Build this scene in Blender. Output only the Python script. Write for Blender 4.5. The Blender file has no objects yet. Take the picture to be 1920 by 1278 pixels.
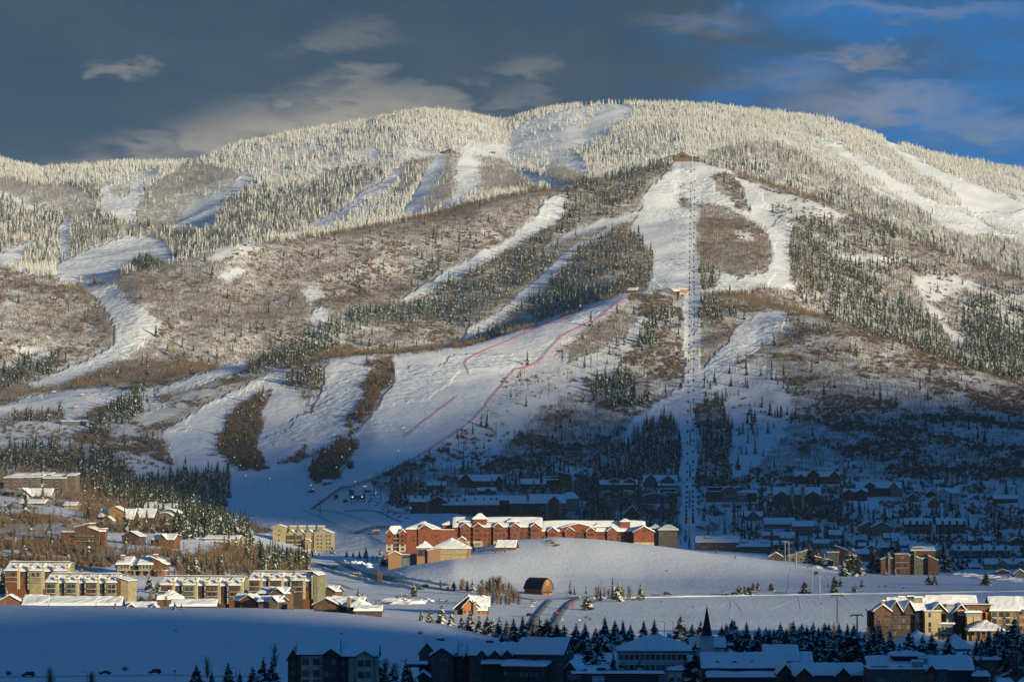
import bpy, math, random, bisect
import numpy as np
from mathutils import Vector
R = math.radians
random.seed(7)
S = bpy.context.scene
COL = S.collection

# ------------------------------------------------------------------ camera
F = 7000.0            # focal length in photograph pixels (1920 wide)
HZ = 880.0            # photograph row of the horizon
CAMZ = 75.0
cam_d = bpy.data.cameras.new('camera')
cam_d.sensor_width = 36.0
cam_d.lens = 36.0 * F / 1920.0
cam_d.shift_y = (HZ - 639.0) / 1920.0
cam_d.clip_start = 5.0
cam_d.clip_end = 60000.0
cam = bpy.data.objects.new('camera', cam_d)
COL.objects.link(cam)
cam.location = (0, 0, CAMZ)
cam.rotation_euler = (R(90), 0, 0)
S.camera = cam

# ------------------------------------------------------------------ light
SUN_EL, SUN_AZ = 7.5, 136.0          # azimuth clockwise from +Y (towards +X)
sx, sy = math.sin(R(SUN_AZ)), math.cos(R(SUN_AZ))
travel = Vector((-sx * math.cos(R(SUN_EL)), -sy * math.cos(R(SUN_EL)), -math.sin(R(SUN_EL))))
sun_d = bpy.data.lights.new('sun', 'SUN')
sun_d.energy = 5.0
sun_d.angle = R(1.5)
sun_d.color = (1.0, 0.85, 0.53)
sun = bpy.data.objects.new('sun', sun_d)
COL.objects.link(sun)
sun.rotation_euler = travel.to_track_quat('-Z', 'Y').to_euler()
sun.location = (800, -800, 900)
S.view_settings.view_transform = 'Standard'
S.view_settings.look = 'None'
S.view_settings.exposure = 0.55
S.view_settings.gamma = 1.0
S.view_settings.use_curve_mapping = False
try:
    S.cycles.max_bounces = 4
    S.cycles.diffuse_bounces = 3
    S.cycles.transparent_max_bounces = 8
    S.cycles.caustics_reflective = False
    S.cycles.caustics_refractive = False
except Exception:
    pass

class NT:
    def __init__(s, tree):
        s.t = tree; s.n = tree.nodes; s.l = tree.links
    def add(s, typ, **kw):
        n = s.n.new(typ)
        for k, v in kw.items():
            setattr(n, k, v)
        return n
    def sock(s, n, key, v):
        i = n.inputs[key]
        if isinstance(v, bpy.types.NodeSocket): s.l.new(v, i)
        elif v is not None: i.default_value = v
    def math(s, op, a, b=None, c=None, clamp=False):
        n = s.add('ShaderNodeMath', operation=op, use_clamp=clamp)
        s.sock(n, 0, a)
        if b is not None: s.sock(n, 1, b)
        if c is not None: s.sock(n, 2, c)
        return n.outputs[0]
    def vmath(s, op, a, b=None, sc=None):
        n = s.add('ShaderNodeVectorMath', operation=op)
        s.sock(n, 0, a)
        if b is not None: s.sock(n, 1, b)
        if sc is not None: s.sock(n, 3, sc)
        return n.outputs['Value'] if op in ('LENGTH', 'DOT_PRODUCT') else n.outputs[0]
    def comb(s, x, y, z):
        n = s.add('ShaderNodeCombineXYZ'); s.sock(n, 0, x); s.sock(n, 1, y); s.sock(n, 2, z)
        return n.outputs[0]
    def noise(s, vec, scale, detail=4, rough=0.5, dist=0.0):
        n = s.add('ShaderNodeTexNoise')
        if vec is not None: s.sock(n, 'Vector', vec)
        n.inputs['Scale'].default_value = scale
        n.inputs['Detail'].default_value = detail
        n.inputs['Roughness'].default_value = rough
        n.inputs['Distortion'].default_value = dist
        return n.outputs[0]
    def smooth(s, v, a, b):
        n = s.add('ShaderNodeMapRange', interpolation_type='SMOOTHSTEP')
        s.sock(n, 0, v); n.inputs[1].default_value = a; n.inputs[2].default_value = b
        return n.outputs[0]
    def mix(s, f, a, b, mode='MIX'):
        n = s.add('ShaderNodeMix', data_type='RGBA', blend_type=mode)
        s.sock(n, 0, f)
        s.sock(n, 6, a if not isinstance(a, tuple) else (*a, 1)[:4])
        s.sock(n, 7, b if not isinstance(b, tuple) else (*b, 1)[:4])
        return n.outputs[2]

# sky: Nishita with a deck of dusk cloud in the west (left) and open blue to the right
world = bpy.data.worlds.new('World'); S.world = world
world.use_nodes = True
w = NT(world.node_tree); w.n.clear()
tc = w.add('ShaderNodeTexCoord').outputs['Generated']
sky = w.add('ShaderNodeTexSky', sky_type='NISHITA')
sky.sun_disc = False
sky.sun_elevation = R(SUN_EL); sky.sun_rotation = R(SUN_AZ)
sky.altitude = 2100; sky.air_density = 1.0; sky.dust_density = 0.3; sky.ozone_density = 3.0
SKYTINT = (0.12, 0.86, 1.20)
hi = w.vmath('NORMALIZE', w.vmath('ADD', tc, (0.0, 0.0, 0.60)))
w.l.new(hi, sky.inputs[0])
base = w.mix(1.0, sky.outputs[0], SKYTINT, 'MULTIPLY')
sep = w.add('ShaderNodeSeparateXYZ'); w.l.new(tc, sep.inputs[0])
X, Y, Z = sep.outputs
# stretched noise for streaky cloud
str_ = w.vmath('MULTIPLY', tc, (1.0, 1.0, 3.0))
n1 = w.noise(str_, 9.0, 6, 0.55, 0.3)
n2 = w.noise(str_, 38.0, 6, 0.6, 0.4)
n3 = w.noise(str_, 110.0, 5, 0.6, 0.2)
grad = w.math('MULTIPLY_ADD', X, -5.2, 0.93)            # much cloud on the left, little on the right
cov = w.math('ADD', grad, w.math('MULTIPLY', w.math('SUBTRACT', n1, 0.5), 1.6))
cov = w.math('ADD', cov, w.math('MULTIPLY', w.math('SUBTRACT', n2, 0.5), 0.9))
cov = w.math('SUBTRACT', cov, w.math('MULTIPLY', w.smooth(Z, .13, .5), .95))
cov = w.smooth(cov, 0.1, 0.75)
dark = w.mix(w.smooth(w.math('ADD', n2, w.math('MULTIPLY', w.math('SUBTRACT', n1, .5), 1.2)), 0.3, 0.75),
             (0.014, 0.034, 0.062), (0.028, 0.045, 0.066))
CLB = 0.15     # world strength; cloud colours are divided by it
def cdiv(c): return tuple(v / CLB for v in c)
dark = w.mix(1.0, dark, cdiv((1, 1, 1)), 'MULTIPLY')
col = w.mix(w.math('MULTIPLY', cov, 0.93), base, dark)
# lit cloud banks: (azimuth tangent, elevation tangent, half sizes, strength)
ysafe = w.math('MAXIMUM', Y, 0.05)
at_ = w.math('DIVIDE', X, ysafe); et_ = w.math('DIVIDE', Z, ysafe)
dn = w.math('MULTIPLY', w.math('SUBTRACT', n2, 0.5), 0.055)
dn2 = w.math('MULTIPLY', w.math('SUBTRACT', n3, 0.5), 0.018)
at2 = w.math('ADD', at_, w.math('ADD', dn, dn2)); et2 = w.math('ADD', et_, w.math('MULTIPLY', w.math('ADD', dn, dn2), 0.45))
def bank(u, v, a, b, s):
    dx = w.math('DIVIDE', w.math('SUBTRACT', at2, (u - 960) / F), a / F)
    dy = w.math('DIVIDE', w.math('SUBTRACT', et2, (HZ - v) / F), b / F)
    r = w.math('SQRT', w.math('ADD', w.math('MULTIPLY', dx, dx), w.math('MULTIPLY', dy, dy)))
    m = w.math('SUBTRACT', 1.0, w.smooth(r, 0.1, 1.25))
    return w.math('MULTIPLY', m, s)
m = None
for b_ in [(540, 250, 200, 74, 1), (700, 215, 190, 62, .95), (815, 215, 110, 40, .7), (430, 262, 130, 60, .85), (620, 178, 90, 40, .6),
           (290, 285, 150, 42, .62), (230, 130, 70, 30, .5), (650, 145, 60, 34, .55), (680, 62, 110, 26, .25), (1000, 125, 70, 28, .3),
           (1600, 118, 150, 20, .45), (1640, 200, 220, 50, .5), (1850, 240, 190, 40, .36), (990, 185, 80, 30, .3), (1700, 20, 260, 26, .3), (1320, 40, 140, 34, .22), (1480, 160, 160, 40, .25)]:
    x_ = bank(*b_)
    m = x_ if m is None else w.math('MAXIMUM', m, x_)
m = w.math('MULTIPLY', m, w.smooth(w.math('ADD', w.math('MULTIPLY', n3, .5), w.math('MULTIPLY', n2, .5)), 0.1, 0.62))
col = w.mix(m, col, cdiv((0.26, 0.235, 0.20)))
bg = w.add('ShaderNodeBackground'); w.l.new(col, bg.inputs[0]); bg.inputs[1].default_value = CLB
wo = w.add('ShaderNodeOutputWorld'); w.l.new(bg.outputs[0], wo.inputs[0])

# ------------------------------------------------------------------ noise
class Lat:
    def __init__(s, seed, n=256):
        s.g = np.random.default_rng(seed).random((n, n)); s.n = n
    def __call__(s, x, y):
        x = np.asarray(x, float); y = np.asarray(y, float)
        xi = np.floor(x).astype(int); yi = np.floor(y).astype(int)
        fx = x - xi; fy = y - yi
        fx = fx * fx * (3 - 2 * fx); fy = fy * fy * (3 - 2 * fy)
        n = s.n; a = s.g[xi % n, yi % n]; b = s.g[(xi + 1) % n, yi % n]
        c = s.g[xi % n, (yi + 1) % n]; d = s.g[(xi + 1) % n, (yi + 1) % n]
        return (a * (1 - fx) + b * fx) * (1 - fy) + (c * (1 - fx) + d * fx) * fy
L1 = Lat(11)
def fbm(x, y, scale, octv=4, rough=0.5):
    r = 0; amp = 1; tot = 0
    for o in range(octv):
        r = r + amp * L1(np.asarray(x) / scale + 17.3 * o, np.asarray(y) / scale + 9.1 * o)
        tot += amp; amp *= rough; scale = scale / 2.03
    return r / tot * 2 - 1            # about -1..1

# ------------------------------------------------------------------ terrain
# lines over the land, nearest first: (distance, [(column, row) ...]) ; distance may be a list too
LV = [
 (60,   [(0, 6200)]),
 (500,  [(0, 1720)]),
 (1000, [(0, 1350)]),
 (1180, [(0, 1300)]),
 (1380, [(-200, 1250), (700, 1250), (1000, 1241), (2120, 1241)]),
 (1540, [(-200, 1192), (500, 1196), (800, 1208), (1000, 1214), (2120, 1214)]),
 (1700, [(-200, 1131), (0, 1134), (480, 1140), (640, 1150), (780, 1165), (915, 1188), (1000, 1192), (2120, 1189)]),
 (1830, [(-200, 1145), (480, 1150), (800, 1168), (915, 1172), (1000, 1170), (1100, 1168), (2120, 1166)]),
 (2020, [(-200, 1128), (0, 1130), (480, 1133), (700, 1135), (900, 1135), (1100, 1140), (1500, 1140), (2120, 1138)]),
 (2200, [(-200, 1068), (100, 1080), (300, 1086), (450, 1100), (650, 1108), (900, 1112), (1100, 1117), (1500, 1113), (1920, 1108), (2120, 1108)]),
 (2380, [(-200, 1028), (100, 1040), (300, 1048), (450, 1068), (600, 1080), (700, 1084), (760, 1068), (850, 1056), (920, 1062), (1050, 1078), (1200, 1087), (1500, 1088), (1700, 1086), (1920, 1084), (2120, 1084)]),
 (2560, [(-200, 990), (100, 1002), (300, 1018), (450, 1040), (600, 1056), (700, 1062), (760, 1050), (880, 1030), (960, 1012), (1040, 1006), (1120, 1010), (1250, 1025), (1350, 1040), (1450, 1056), (1600, 1074), (1760, 1077), (2120, 1072)]),
 (2680, [(-200, 975), (100, 985), (300, 1002), (450, 1028), (600, 1046), (700, 1050), (760, 1050), (880, 1044), (960, 1036), (1040, 1032), (1120, 1032), (1250, 1034), (1350, 1038), (1450, 1046), (1600, 1060), (1760, 1064), (2120, 1060)]),
 (2950, [(-200, 935), (100, 945), (300, 970), (450, 1000), (600, 1035), (700, 1025), (850, 1000), (1050, 1000), (1250, 1008), (1320, 1022), (1450, 1018), (1600, 1022), (1760, 1020), (2120, 1012)]),
 (3120, [(-200, 905), (100, 925), (300, 950), (450, 985), (600, 985), (700, 965), (850, 962), (1050, 975), (1250, 985), (1320, 985), (1450, 985), (1600, 990), (1760, 985), (2120, 975)]),
 (3300, [(-200, 885), (100, 900), (300, 925), (450, 950), (600, 940), (700, 915), (850, 922), (1050, 935), (1250, 940), (1320, 945), (1450, 945), (1600, 945), (1760, 945), (2120, 930)]),
 (3500, [(-200, 860), (100, 860), (300, 895), (450, 900), (600, 885), (700, 865), (850, 880), (1050, 895), (1250, 890), (1320, 895), (1450, 900), (1600, 895), (1760, 890), (2120, 870)]),
 (3720, [(-200, 815), (100, 810), (300, 815), (450, 820), (600, 815), (700, 795), (850, 805), (1050, 820), (1250, 815), (1320, 810), (1450, 805), (1600, 800), (1760, 800), (2120, 810)]),
 (3900, [(-200, 780), (100, 765), (300, 755), (450, 745), (600, 735), (700, 725), (850, 725), (1050, 740), (1250, 740), (1320, 735), (1450, 725), (1600, 725), (1760, 745), (1900, 765), (2120, 800)]),
 ([(0, 4050), (700, 4050), (860, 4150), (1160, 4450), (1290, 4500), (1490, 4350), (1700, 4180), (1920, 4060), (2120, 4020)],
        [(-200, 755), (0, 750), (200, 724), (350, 708), (480, 692), (610, 671), (700, 664), (740, 664), (860, 652), (1000, 610), (1160, 553), (1250, 546), (1320, 552), (1420, 578), (1490, 588), (1560, 603), (1700, 652), (1800, 685), (1920, 721), (2120, 790)]),
 ([(0, 4300), (700, 4300), (860, 4350), (1160, 4580), (1290, 4600), (1490, 4560), (1700, 4500), (1920, 4480), (2120, 4480)],
        [(-200, 715), (0, 700), (200, 688), (350, 690), (480, 690), (610, 676), (740, 671), (860, 661), (1000, 622), (1160, 548), (1250, 536), (1320, 536), (1400, 560), (1490, 592), (1560, 640), (1700, 700), (1800, 735), (1920, 775), (2120, 850)]),
 ([(0, 4420), (400, 4430), (900, 4640), (1275, 4850), (1920, 4700)], [(-200, 620), (0, 610), (110, 625), (180, 625), (260, 610), (350, 620), (480, 620), (610, 605), (740, 600), (860, 585), (1000, 550), (1160, 500), (1275, 485), (1400, 500), (1490, 525), (1600, 580), (1700, 625), (1800, 660), (1920, 700), (2120, 760)]),
 ([(0, 4580), (400, 4620), (900, 4900), (1275, 5250), (1500, 5150), (1920, 4980)], [(-200, 545), (0, 540), (90, 550), (180, 560), (260, 545), (350, 555), (480, 560), (610, 540), (740, 525), (860, 505), (1000, 465), (1160, 425), (1275, 405), (1400, 430), (1500, 460), (1620, 510), (1700, 545), (1800, 590), (1920, 640), (2120, 690)]),
 ([(0, 4740), (400, 4860), (900, 5280), (1275, 5750), (1500, 5550), (1920, 5250), (2120, 5200)],
        [(-200, 495), (0, 506), (90, 517), (150, 531), (230, 512), (330, 490), (450, 461), (550, 447), (650, 432), (800, 404), (900, 380), (1000, 360), (1060, 348), (1150, 328), (1240, 306), (1275, 301), (1310, 306), (1370, 322), (1450, 352), (1530, 374), (1630, 413), (1700, 442), (1800, 486), (1920, 522), (2120, 600)]),
 ([(0, 4940), (400, 5060), (900, 5480), (1275, 5950), (1500, 5800), (1920, 5650), (2120, 5600)],
        [(-200, 500), (0, 512), (150, 530), (230, 520), (330, 500), (450, 468), (550, 457), (650, 442), (800, 412), (900, 388), (1000, 368), (1060, 352), (1150, 338), (1240, 320), (1310, 325), (1370, 345), (1450, 382), (1530, 405), (1630, 440), (1700, 465), (1800, 505), (1920, 545), (2120, 620)]),
 ([(0, 5800), (400, 5880), (800, 6100), (1100, 6350), (1920, 6350)], [(-200, 400), (0, 410), (110, 430), (235, 430), (330, 430), (450, 392), (600, 372), (750, 345), (850, 320), (960, 330), (1080, 305), (1200, 282), (1280, 270), (1400, 285), (1550, 335), (1700, 385), (1850, 430), (1920, 445), (2120, 500)]),
 ([(0, 6250), (400, 6350), (800, 6620), (1100, 6900), (1920, 6850)], [(-200, 330), (0, 345), (90, 352), (250, 335), (380, 322), (450, 310), (600, 285), (760, 245), (850, 250), (950, 270), (1060, 240), (1150, 232), (1280, 226), (1400, 235), (1550, 265), (1700, 305), (1850, 345), (1920, 360), (2120, 410)]),
 ([(0, 6650), (400, 6780), (800, 7080), (1100, 7350), (1920, 7250)], [(-200, 300), (0, 318), (80, 334), (180, 324), (250, 314), (370, 308), (392, 304), (398, 296), (450, 277), (550, 257), (650, 241), (700, 231), (760, 219), (800, 216), (880, 224), (940, 234), (960, 230), (1000, 216), (1040, 207), (1085, 202), (1150, 200), (1170, 202), (1250, 205), (1330, 208), (1420, 214), (1500, 225), (1560, 234), (1620, 252), (1660, 268), (1690, 278), (1750, 297), (1850, 317), (1920, 326), (2120, 370)]),
 (8000, [(-200, 500), (2120, 520)]),
 (9500, [(-200, 700), (2120, 700)]),
]
UC = np.linspace(-620, 2540, 700)
def yrows():
    segs = [(60, 900, 24), (900, 1300, 30), (1300, 2000, 110), (2000, 2700, 150), (2700, 3600, 130), (3600, 5000, 130), (5000, 6000, 75), (6000, 7450, 100), (7450, 9500, 14)]
    out = []
    for a, b, n in segs: out.append(np.linspace(a, b, n, endpoint=False))
    return np.concatenate(out + [np.array([9500.])])
YR = yrows()
def pchip(xk, yk, x):
    h = np.diff(xk); d = np.diff(yk) / h
    m_ = np.zeros_like(yk)
    for i in range(1, len(xk) - 1):
        if d[i - 1] * d[i] > 0:
            w1 = 2 * h[i] + h[i - 1]; w2 = h[i] + 2 * h[i - 1]
            m_[i] = (w1 + w2) / (w1 / d[i - 1] + w2 / d[i])
    m_[0] = d[0]; m_[-1] = d[-1]
    i = np.clip(np.searchsorted(xk, x) - 1, 0, len(h) - 1)
    t = (x - xk[i]) / h[i]
    return ((2*t**3-3*t**2+1)*yk[i] + (t**3-2*t**2+t)*h[i]*m_[i] + (-2*t**3+3*t**2)*yk[i+1] + (t**3-t**2)*h[i]*m_[i+1])
def lin(pts, u):
    p = np.array(pts, float)
    return np.interp(u, p[:, 0], p[:, 1])
def sm(a, k):       # smooth a 1-D array lightly
    ker = np.hanning(k + 2)[1:-1]; ker /= ker.sum()
    return np.convolve(np.pad(a, k // 2, mode='edge'), ker, mode='valid')
YL = []; ZL = []
for Yd, vs in LV:
    yv = lin(Yd, UC) if isinstance(Yd, list) else np.full(len(UC), float(Yd))
    vv = sm(lin(vs, UC), 7)
    YL.append(yv); ZL.append(CAMZ - (vv - HZ) * yv / F)
YL = np.array(YL); ZL = np.array(ZL)
ZG = np.zeros((len(UC), len(YR)))
for c in range(len(UC)):
    ZG[c] = pchip(YL[:, c], ZL[:, c], YR)
TT = (UC - 960) / F
XG = TT[:, None] * YR[None, :]
YG = np.repeat(YR[None, :], len(UC), 0)
mt = np.clip((YG - 2900) / 1200, 0, 1)
VG0 = HZ - (ZG - CAMZ) * F / YG
# ribs and hollows on the mountain, running down towards the valley
def ridged(x, y, sc, o=3): return 1 - 2 * np.abs(fbm(x, y, sc, o, .5))
rib = fbm(XG * 1.0 + YG * .25, YG * .35, 260, 4, .45) * 12 + fbm(XG, YG, 70, 3, .5) * 2.6 + ridged(XG * .9 - YG * .45, YG * .3 + XG * .1, 110) * 3.2 - 1
rib = rib * np.clip(1.35 - np.abs(VG0 - 760) / 1400, .4, 1)
ZG += rib * mt * (1 - .55 * np.clip((YG - 6800) / 500, 0, 1))
vl = np.clip((YG - 900) / 600, 0, 1) * (1 - mt)
ZG += vl * (fbm(XG, YG, 90, 3, .45) * .55)
left = np.clip((2700 - YG) / 400, 0, 1) * np.clip((YG - 2080) / 80, 0, 1) * np.clip((-120 - XG) / 60, 0, 1)
ZG += left * fbm(XG, YG, 40, 3, .5) * 2.0
ZG += fbm(XG, YG, 18, 2, .5) * .35 * np.clip((YG - 2600) / 500, 0, 1)
VG = HZ - (ZG - CAMZ) * F / YG
RM = np.minimum.accumulate(np.where(YG < 250, 9999, VG), axis=1)

def at(u, v, Yfix=None):
    """first ground point seen at photograph pixel (u, v)"""
    t = (u - 960) / F
    c = int(np.clip(round((u - UC[0]) / (UC[1] - UC[0])), 0, len(UC) - 1))
    if Yfix is None:
        r = int(np.argmax(RM[c] <= v))
        if RM[c][r] > v: r = len(YR) - 1
        Yv = YR[r]
        if r > 0:
            a, b = VG[c][r - 1], VG[c][r]
            if a > v > b or a >= v >= b: Yv = YR[r - 1] + (YR[r] - YR[r - 1]) * (a - v) / max(a - b, 1e-6)
    else: Yv = Yfix
    x = t * Yv
    return Vector((x, Yv, ground(x, Yv)))
def groundv(x, y):
    x = np.asarray(x, float); y = np.asarray(y, float)
    u = 960 + F * x / y
    cf = np.clip((u - UC[0]) / (UC[1] - UC[0]), 0, len(UC) - 1.001); ci = cf.astype(int); cf = cf - ci
    ri = np.clip(np.searchsorted(YR, y) - 1, 0, len(YR) - 2); rf = np.clip((y - YR[ri]) / (YR[ri + 1] - YR[ri]), 0, 1)
    return (ZG[ci, ri] * (1 - cf) + ZG[ci + 1, ri] * cf) * (1 - rf) + (ZG[ci, ri + 1] * (1 - cf) + ZG[ci + 1, ri + 1] * cf) * rf
def ground(x, y): return float(groundv(x, y))

# ------------------------------------------------------------------ materials
MATS = {}
def mat(name, col, rough=0.8, var=0.15, scale=1.5, col2=None, bump=0.0, bscale=3.0, emis=None, metal=0.0, spec=0.3, coord='Object', stretch=None, rnd=0.0):
    if name in MATS: return MATS[name]
    m_ = bpy.data.materials.new(name); m_.use_nodes = True
    t = NT(m_.node_tree); b = t.n['Principled BSDF']
    co = t.add('ShaderNodeTexCoord').outputs[coord]
    if stretch: co = t.vmath('MULTIPLY', co, stretch)
    nz = t.noise(co, scale, 4, .6)
    c2 = col2 if col2 else tuple(min(1, c * (1 - var) * .8) for c in col)
    c = t.mix(t.smooth(nz, .35, .65), col, c2)
    if rnd:
        oi = t.add('ShaderNodeObjectInfo').outputs['Random']
        c = t.mix(t.math('MULTIPLY', oi, rnd), c, tuple(v * .35 for v in col))
    t.l.new(c, b.inputs['Base Color'])
    b.inputs['Roughness'].default_value = rough; b.inputs['Metallic'].default_value = metal
    b.inputs['Specular IOR Level'].default_value = spec
    if emis:
        b.inputs['Emission Color'].default_value = (*emis[0], 1); b.inputs['Emission Strength'].default_value = emis[1]
    if bump:
        bn = t.add('ShaderNodeBump'); bn.inputs['Distance'].default_value = bump
        t.l.new(t.noise(co, bscale, 5, .6), bn.inputs['Height']); t.l.new(bn.outputs[0], b.inputs['Normal'])
    MATS[name] = m_; return m_

def snow_ground():
    m_ = bpy.data.materials.new('snow_ground'); m_.use_nodes = True
    t = NT(m_.node_tree); b = t.n['Principled BSDF']
    co = t.add('ShaderNodeTexCoord').outputs['Object']
    at1 = t.add('ShaderNodeAttribute', attribute_name='veg').outputs['Fac']
    at3 = t.add('ShaderNodeAttribute', attribute_name='mogul').outputs['Fac']
    nz = t.noise(co, .35, 4, .7); nz2 = t.noise(co, .06, 4, .6)
    snow = t.mix(nz, (.86, .875, .90), (.80, .82, .86))
    duff = t.mix(nz, (.24, .19, .14), (.36, .31, .26))
    f = t.math('MULTIPLY', at1, t.smooth(t.math('ADD', nz, t.math('MULTIPLY', nz2, .6)), .62, .95))
    c = t.mix(f, snow, duff)
    t.l.new(c, b.inputs['Base Color']); b.inputs['Roughness'].default_value = .75
    b.inputs['Specular IOR Level'].default_value = .2
    # moguls, wind ripple and small lumps
    vo = t.add('ShaderNodeTexVoronoi', feature='SMOOTH_F1'); vo.inputs['Scale'].default_value = .13; t.l.new(co, vo.inputs['Vector'])
    h1 = t.math('MULTIPLY', t.math('MULTIPLY', vo.outputs[0], at3), 1.5)
    h2 = t.math('MULTIPLY', t.noise(co, .09, 5, .62), t.math('MULTIPLY_ADD', at3, 2.2, .7))
    h3 = t.math('MULTIPLY', t.noise(t.vmath('MULTIPLY', co, (1, .35, 1)), .5, 3, .6), .34)
    bn = t.add('ShaderNodeBump'); bn.inputs['Distance'].default_value = 1.0; bn.inputs['Strength'].default_value = .8
    t.l.new(t.math('ADD', h1, t.math('ADD', h2, h3)), bn.inputs['Height']); t.l.new(bn.outputs[0], b.inputs['Normal'])
    return m_

# ------------------------------------------------------------------ vegetation map (over the land as it faces the valley)
CH = ['frost', 'conif', 'aspen', 'grey', 'shrub']
MIX = {
 'F': (1, 0, 0, 0, 0), 'FD': (.6, .0, 0, .1, 0), 'FS': (.05, 0, 0, 0, 0), 'FM': (.2, 0, 0, .1, 0), 'G': (.04, 0, 0, 1, 0), 'GF': (.55, .35, .05, .5, 0), 'GG': (.25, .1, .15, .9, 0),
 'B': (0, .03, 1.35, 0, .14), 'BB': (0, .0, 1.7, 0, .25), 'BS': (0, .06, .8, 0, .4), 'BC': (0, .5, .9, 0, .1), 'C': (0, 1.2, .2, 0, 0), 'CB': (0, .8, .5, 0, 0), 'CS': (0, .14, .05, 0, .05),
 'S': (0, .03, .38, 0, .75), 'SS': (0, .02, .06, 0, .2), 'DI': (0, .2, 1.0, 0, 1.42), 'D': (0, .05, .7, 0, .8), 'DC': (0, .5, .5, 0, .6), 'P': (0, 0, 0, 0, 0), 'T': (0, .02, .35, 0, .9), 'TC': (0, .11, .12, 0, .3), 'A': (0, .08, 1.1, 0, .2), 'XS': (0, .02, .02, 0, .5),
}
RS = 3
RW, RH = 1920 // RS, 1278 // RS
VM = np.zeros((RH, RW, 5), np.float32)
uu, vv_ = np.meshgrid((np.arange(RW) + .5) * RS, (np.arange(RH) + .5) * RS)
jit = fbm(uu, vv_, 22, 3, .6); jit2 = fbm(uu + 900, vv_ + 400, 22, 3, .6)
def poly(key, pts, jitter=7.0):
    if key == 'DI': jitter = 20.0
    P = np.array(pts, float); px = uu + jit * jitter; py = vv_ + jit2 * jitter * .8
    ins = np.zeros(uu.shape, bool); j = len(P) - 1
    for i in range(len(P)):
        xi, yi = P[i]; xj, yj = P[j]
        if yi != yj:
            c = ((yi > py) != (yj > py)) & (px < (xj - xi) * (py - yi) / (yj - yi) + xi)
            ins ^= c
        j = i
    VM[ins] = MIX[key]
def band(key, line, lo, hi, **k):   # area between the line shifted up and down
    poly(key, [(u, v + lo) for u, v in line] + [(u, v + hi) for u, v in reversed(line)], **k)
E0, E1 = -5, 1925
CREST = [(E0, 508), (90, 519), (150, 533), (230, 514), (330, 492), (450, 463), (550, 449), (650, 434), (800, 406), (900, 382), (1000, 362), (1060, 350), (1150, 330), (1240, 308), (1275, 303), (1310, 308), (1370, 324), (1450, 354), (1530, 376), (1630, 415), (1700, 444), (1800, 488), (E1, 524)]
XR = [(E0, 752), (200, 726), (350, 710), (480, 694), (610, 673), (740, 666), (860, 654), (1000, 612), (1160, 555), (1250, 548), (1320, 554), (1420, 580), (1490, 590), (1560, 605), (1700, 654), (1800, 687), (E1, 724)]
poly('F', [(E0, 0), (E1, 0)] + CREST[::-1], 2)
poly('B', CREST + XR[::-1], 2)
poly('S', XR + [(E1, 1000), (E0, 1000)], 1)
# --- upper left
poly('FD', [(395, 300), (640, 250), (900, 240), (900, 285), (640, 330), (420, 345)])
poly('GF', [(410, 350), (560, 352), (640, 312), (740, 310), (600, 425), (520, 445), (400, 470), (300, 495), (E0, 505), (E0, 345), (180, 348), (260, 358)])
poly('G', [(E0, 332), (60, 350), (120, 345), (170, 370), (180, 385), (175, 402), (140, 407), (100, 395), (60, 385), (E0, 372)])
poly('P', [(190, 345), (230, 330), (270, 318), (300, 318), (290, 340), (270, 355), (262, 375), (255, 425), (235, 420), (200, 400), (180, 390), (190, 370)])
poly('FM', [(200, 340), (260, 325), (280, 330), (262, 352), (230, 372), (205, 372)])
poly('G', [(210, 350), (245, 350), (248, 368), (212, 366)])
poly('G', [(345, 310), (400, 310), (440, 320), (447, 335), (430, 350), (400, 360), (360, 375), (345, 395), (320, 425), (300, 432), (262, 425), (256, 395), (268, 370), (275, 355), (300, 340), (320, 330)])
poly('P', [(447, 325), (475, 335), (468, 350), (440, 370), (415, 385), (405, 400), (400, 428), (330, 433), (318, 428), (345, 395), (360, 375), (400, 365), (430, 350)])
poly('P', [(E0, 355), (20, 365), (60, 385), (65, 397), (40, 390), (E0, 366)])
poly('P', [(E0, 480), (50, 458), (105, 430), (118, 410), (134, 411), (131, 450), (128, 482), (108, 487), (108, 440), (70, 455), (50, 480), (30, 507), (E0, 507)])
poly('GF', [(50, 470), (70, 448), (107, 437), (112, 490), (70, 500), (35, 502)])
poly('GG', [(132, 405), (260, 430), (310, 435), (380, 430), (330, 490), (315, 460), (290, 445), (235, 440), (150, 470), (128, 482)])
poly('P', [(105, 495), (150, 475), (235, 443), (290, 445), (315, 460), (320, 475), (335, 486), (300, 500), (250, 507), (225, 512), (215, 527), (195, 532), (110, 529), (105, 510)], 3)
poly('CB', [(245, 496), (262, 486), (300, 490), (305, 502), (260, 510)])
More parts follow.
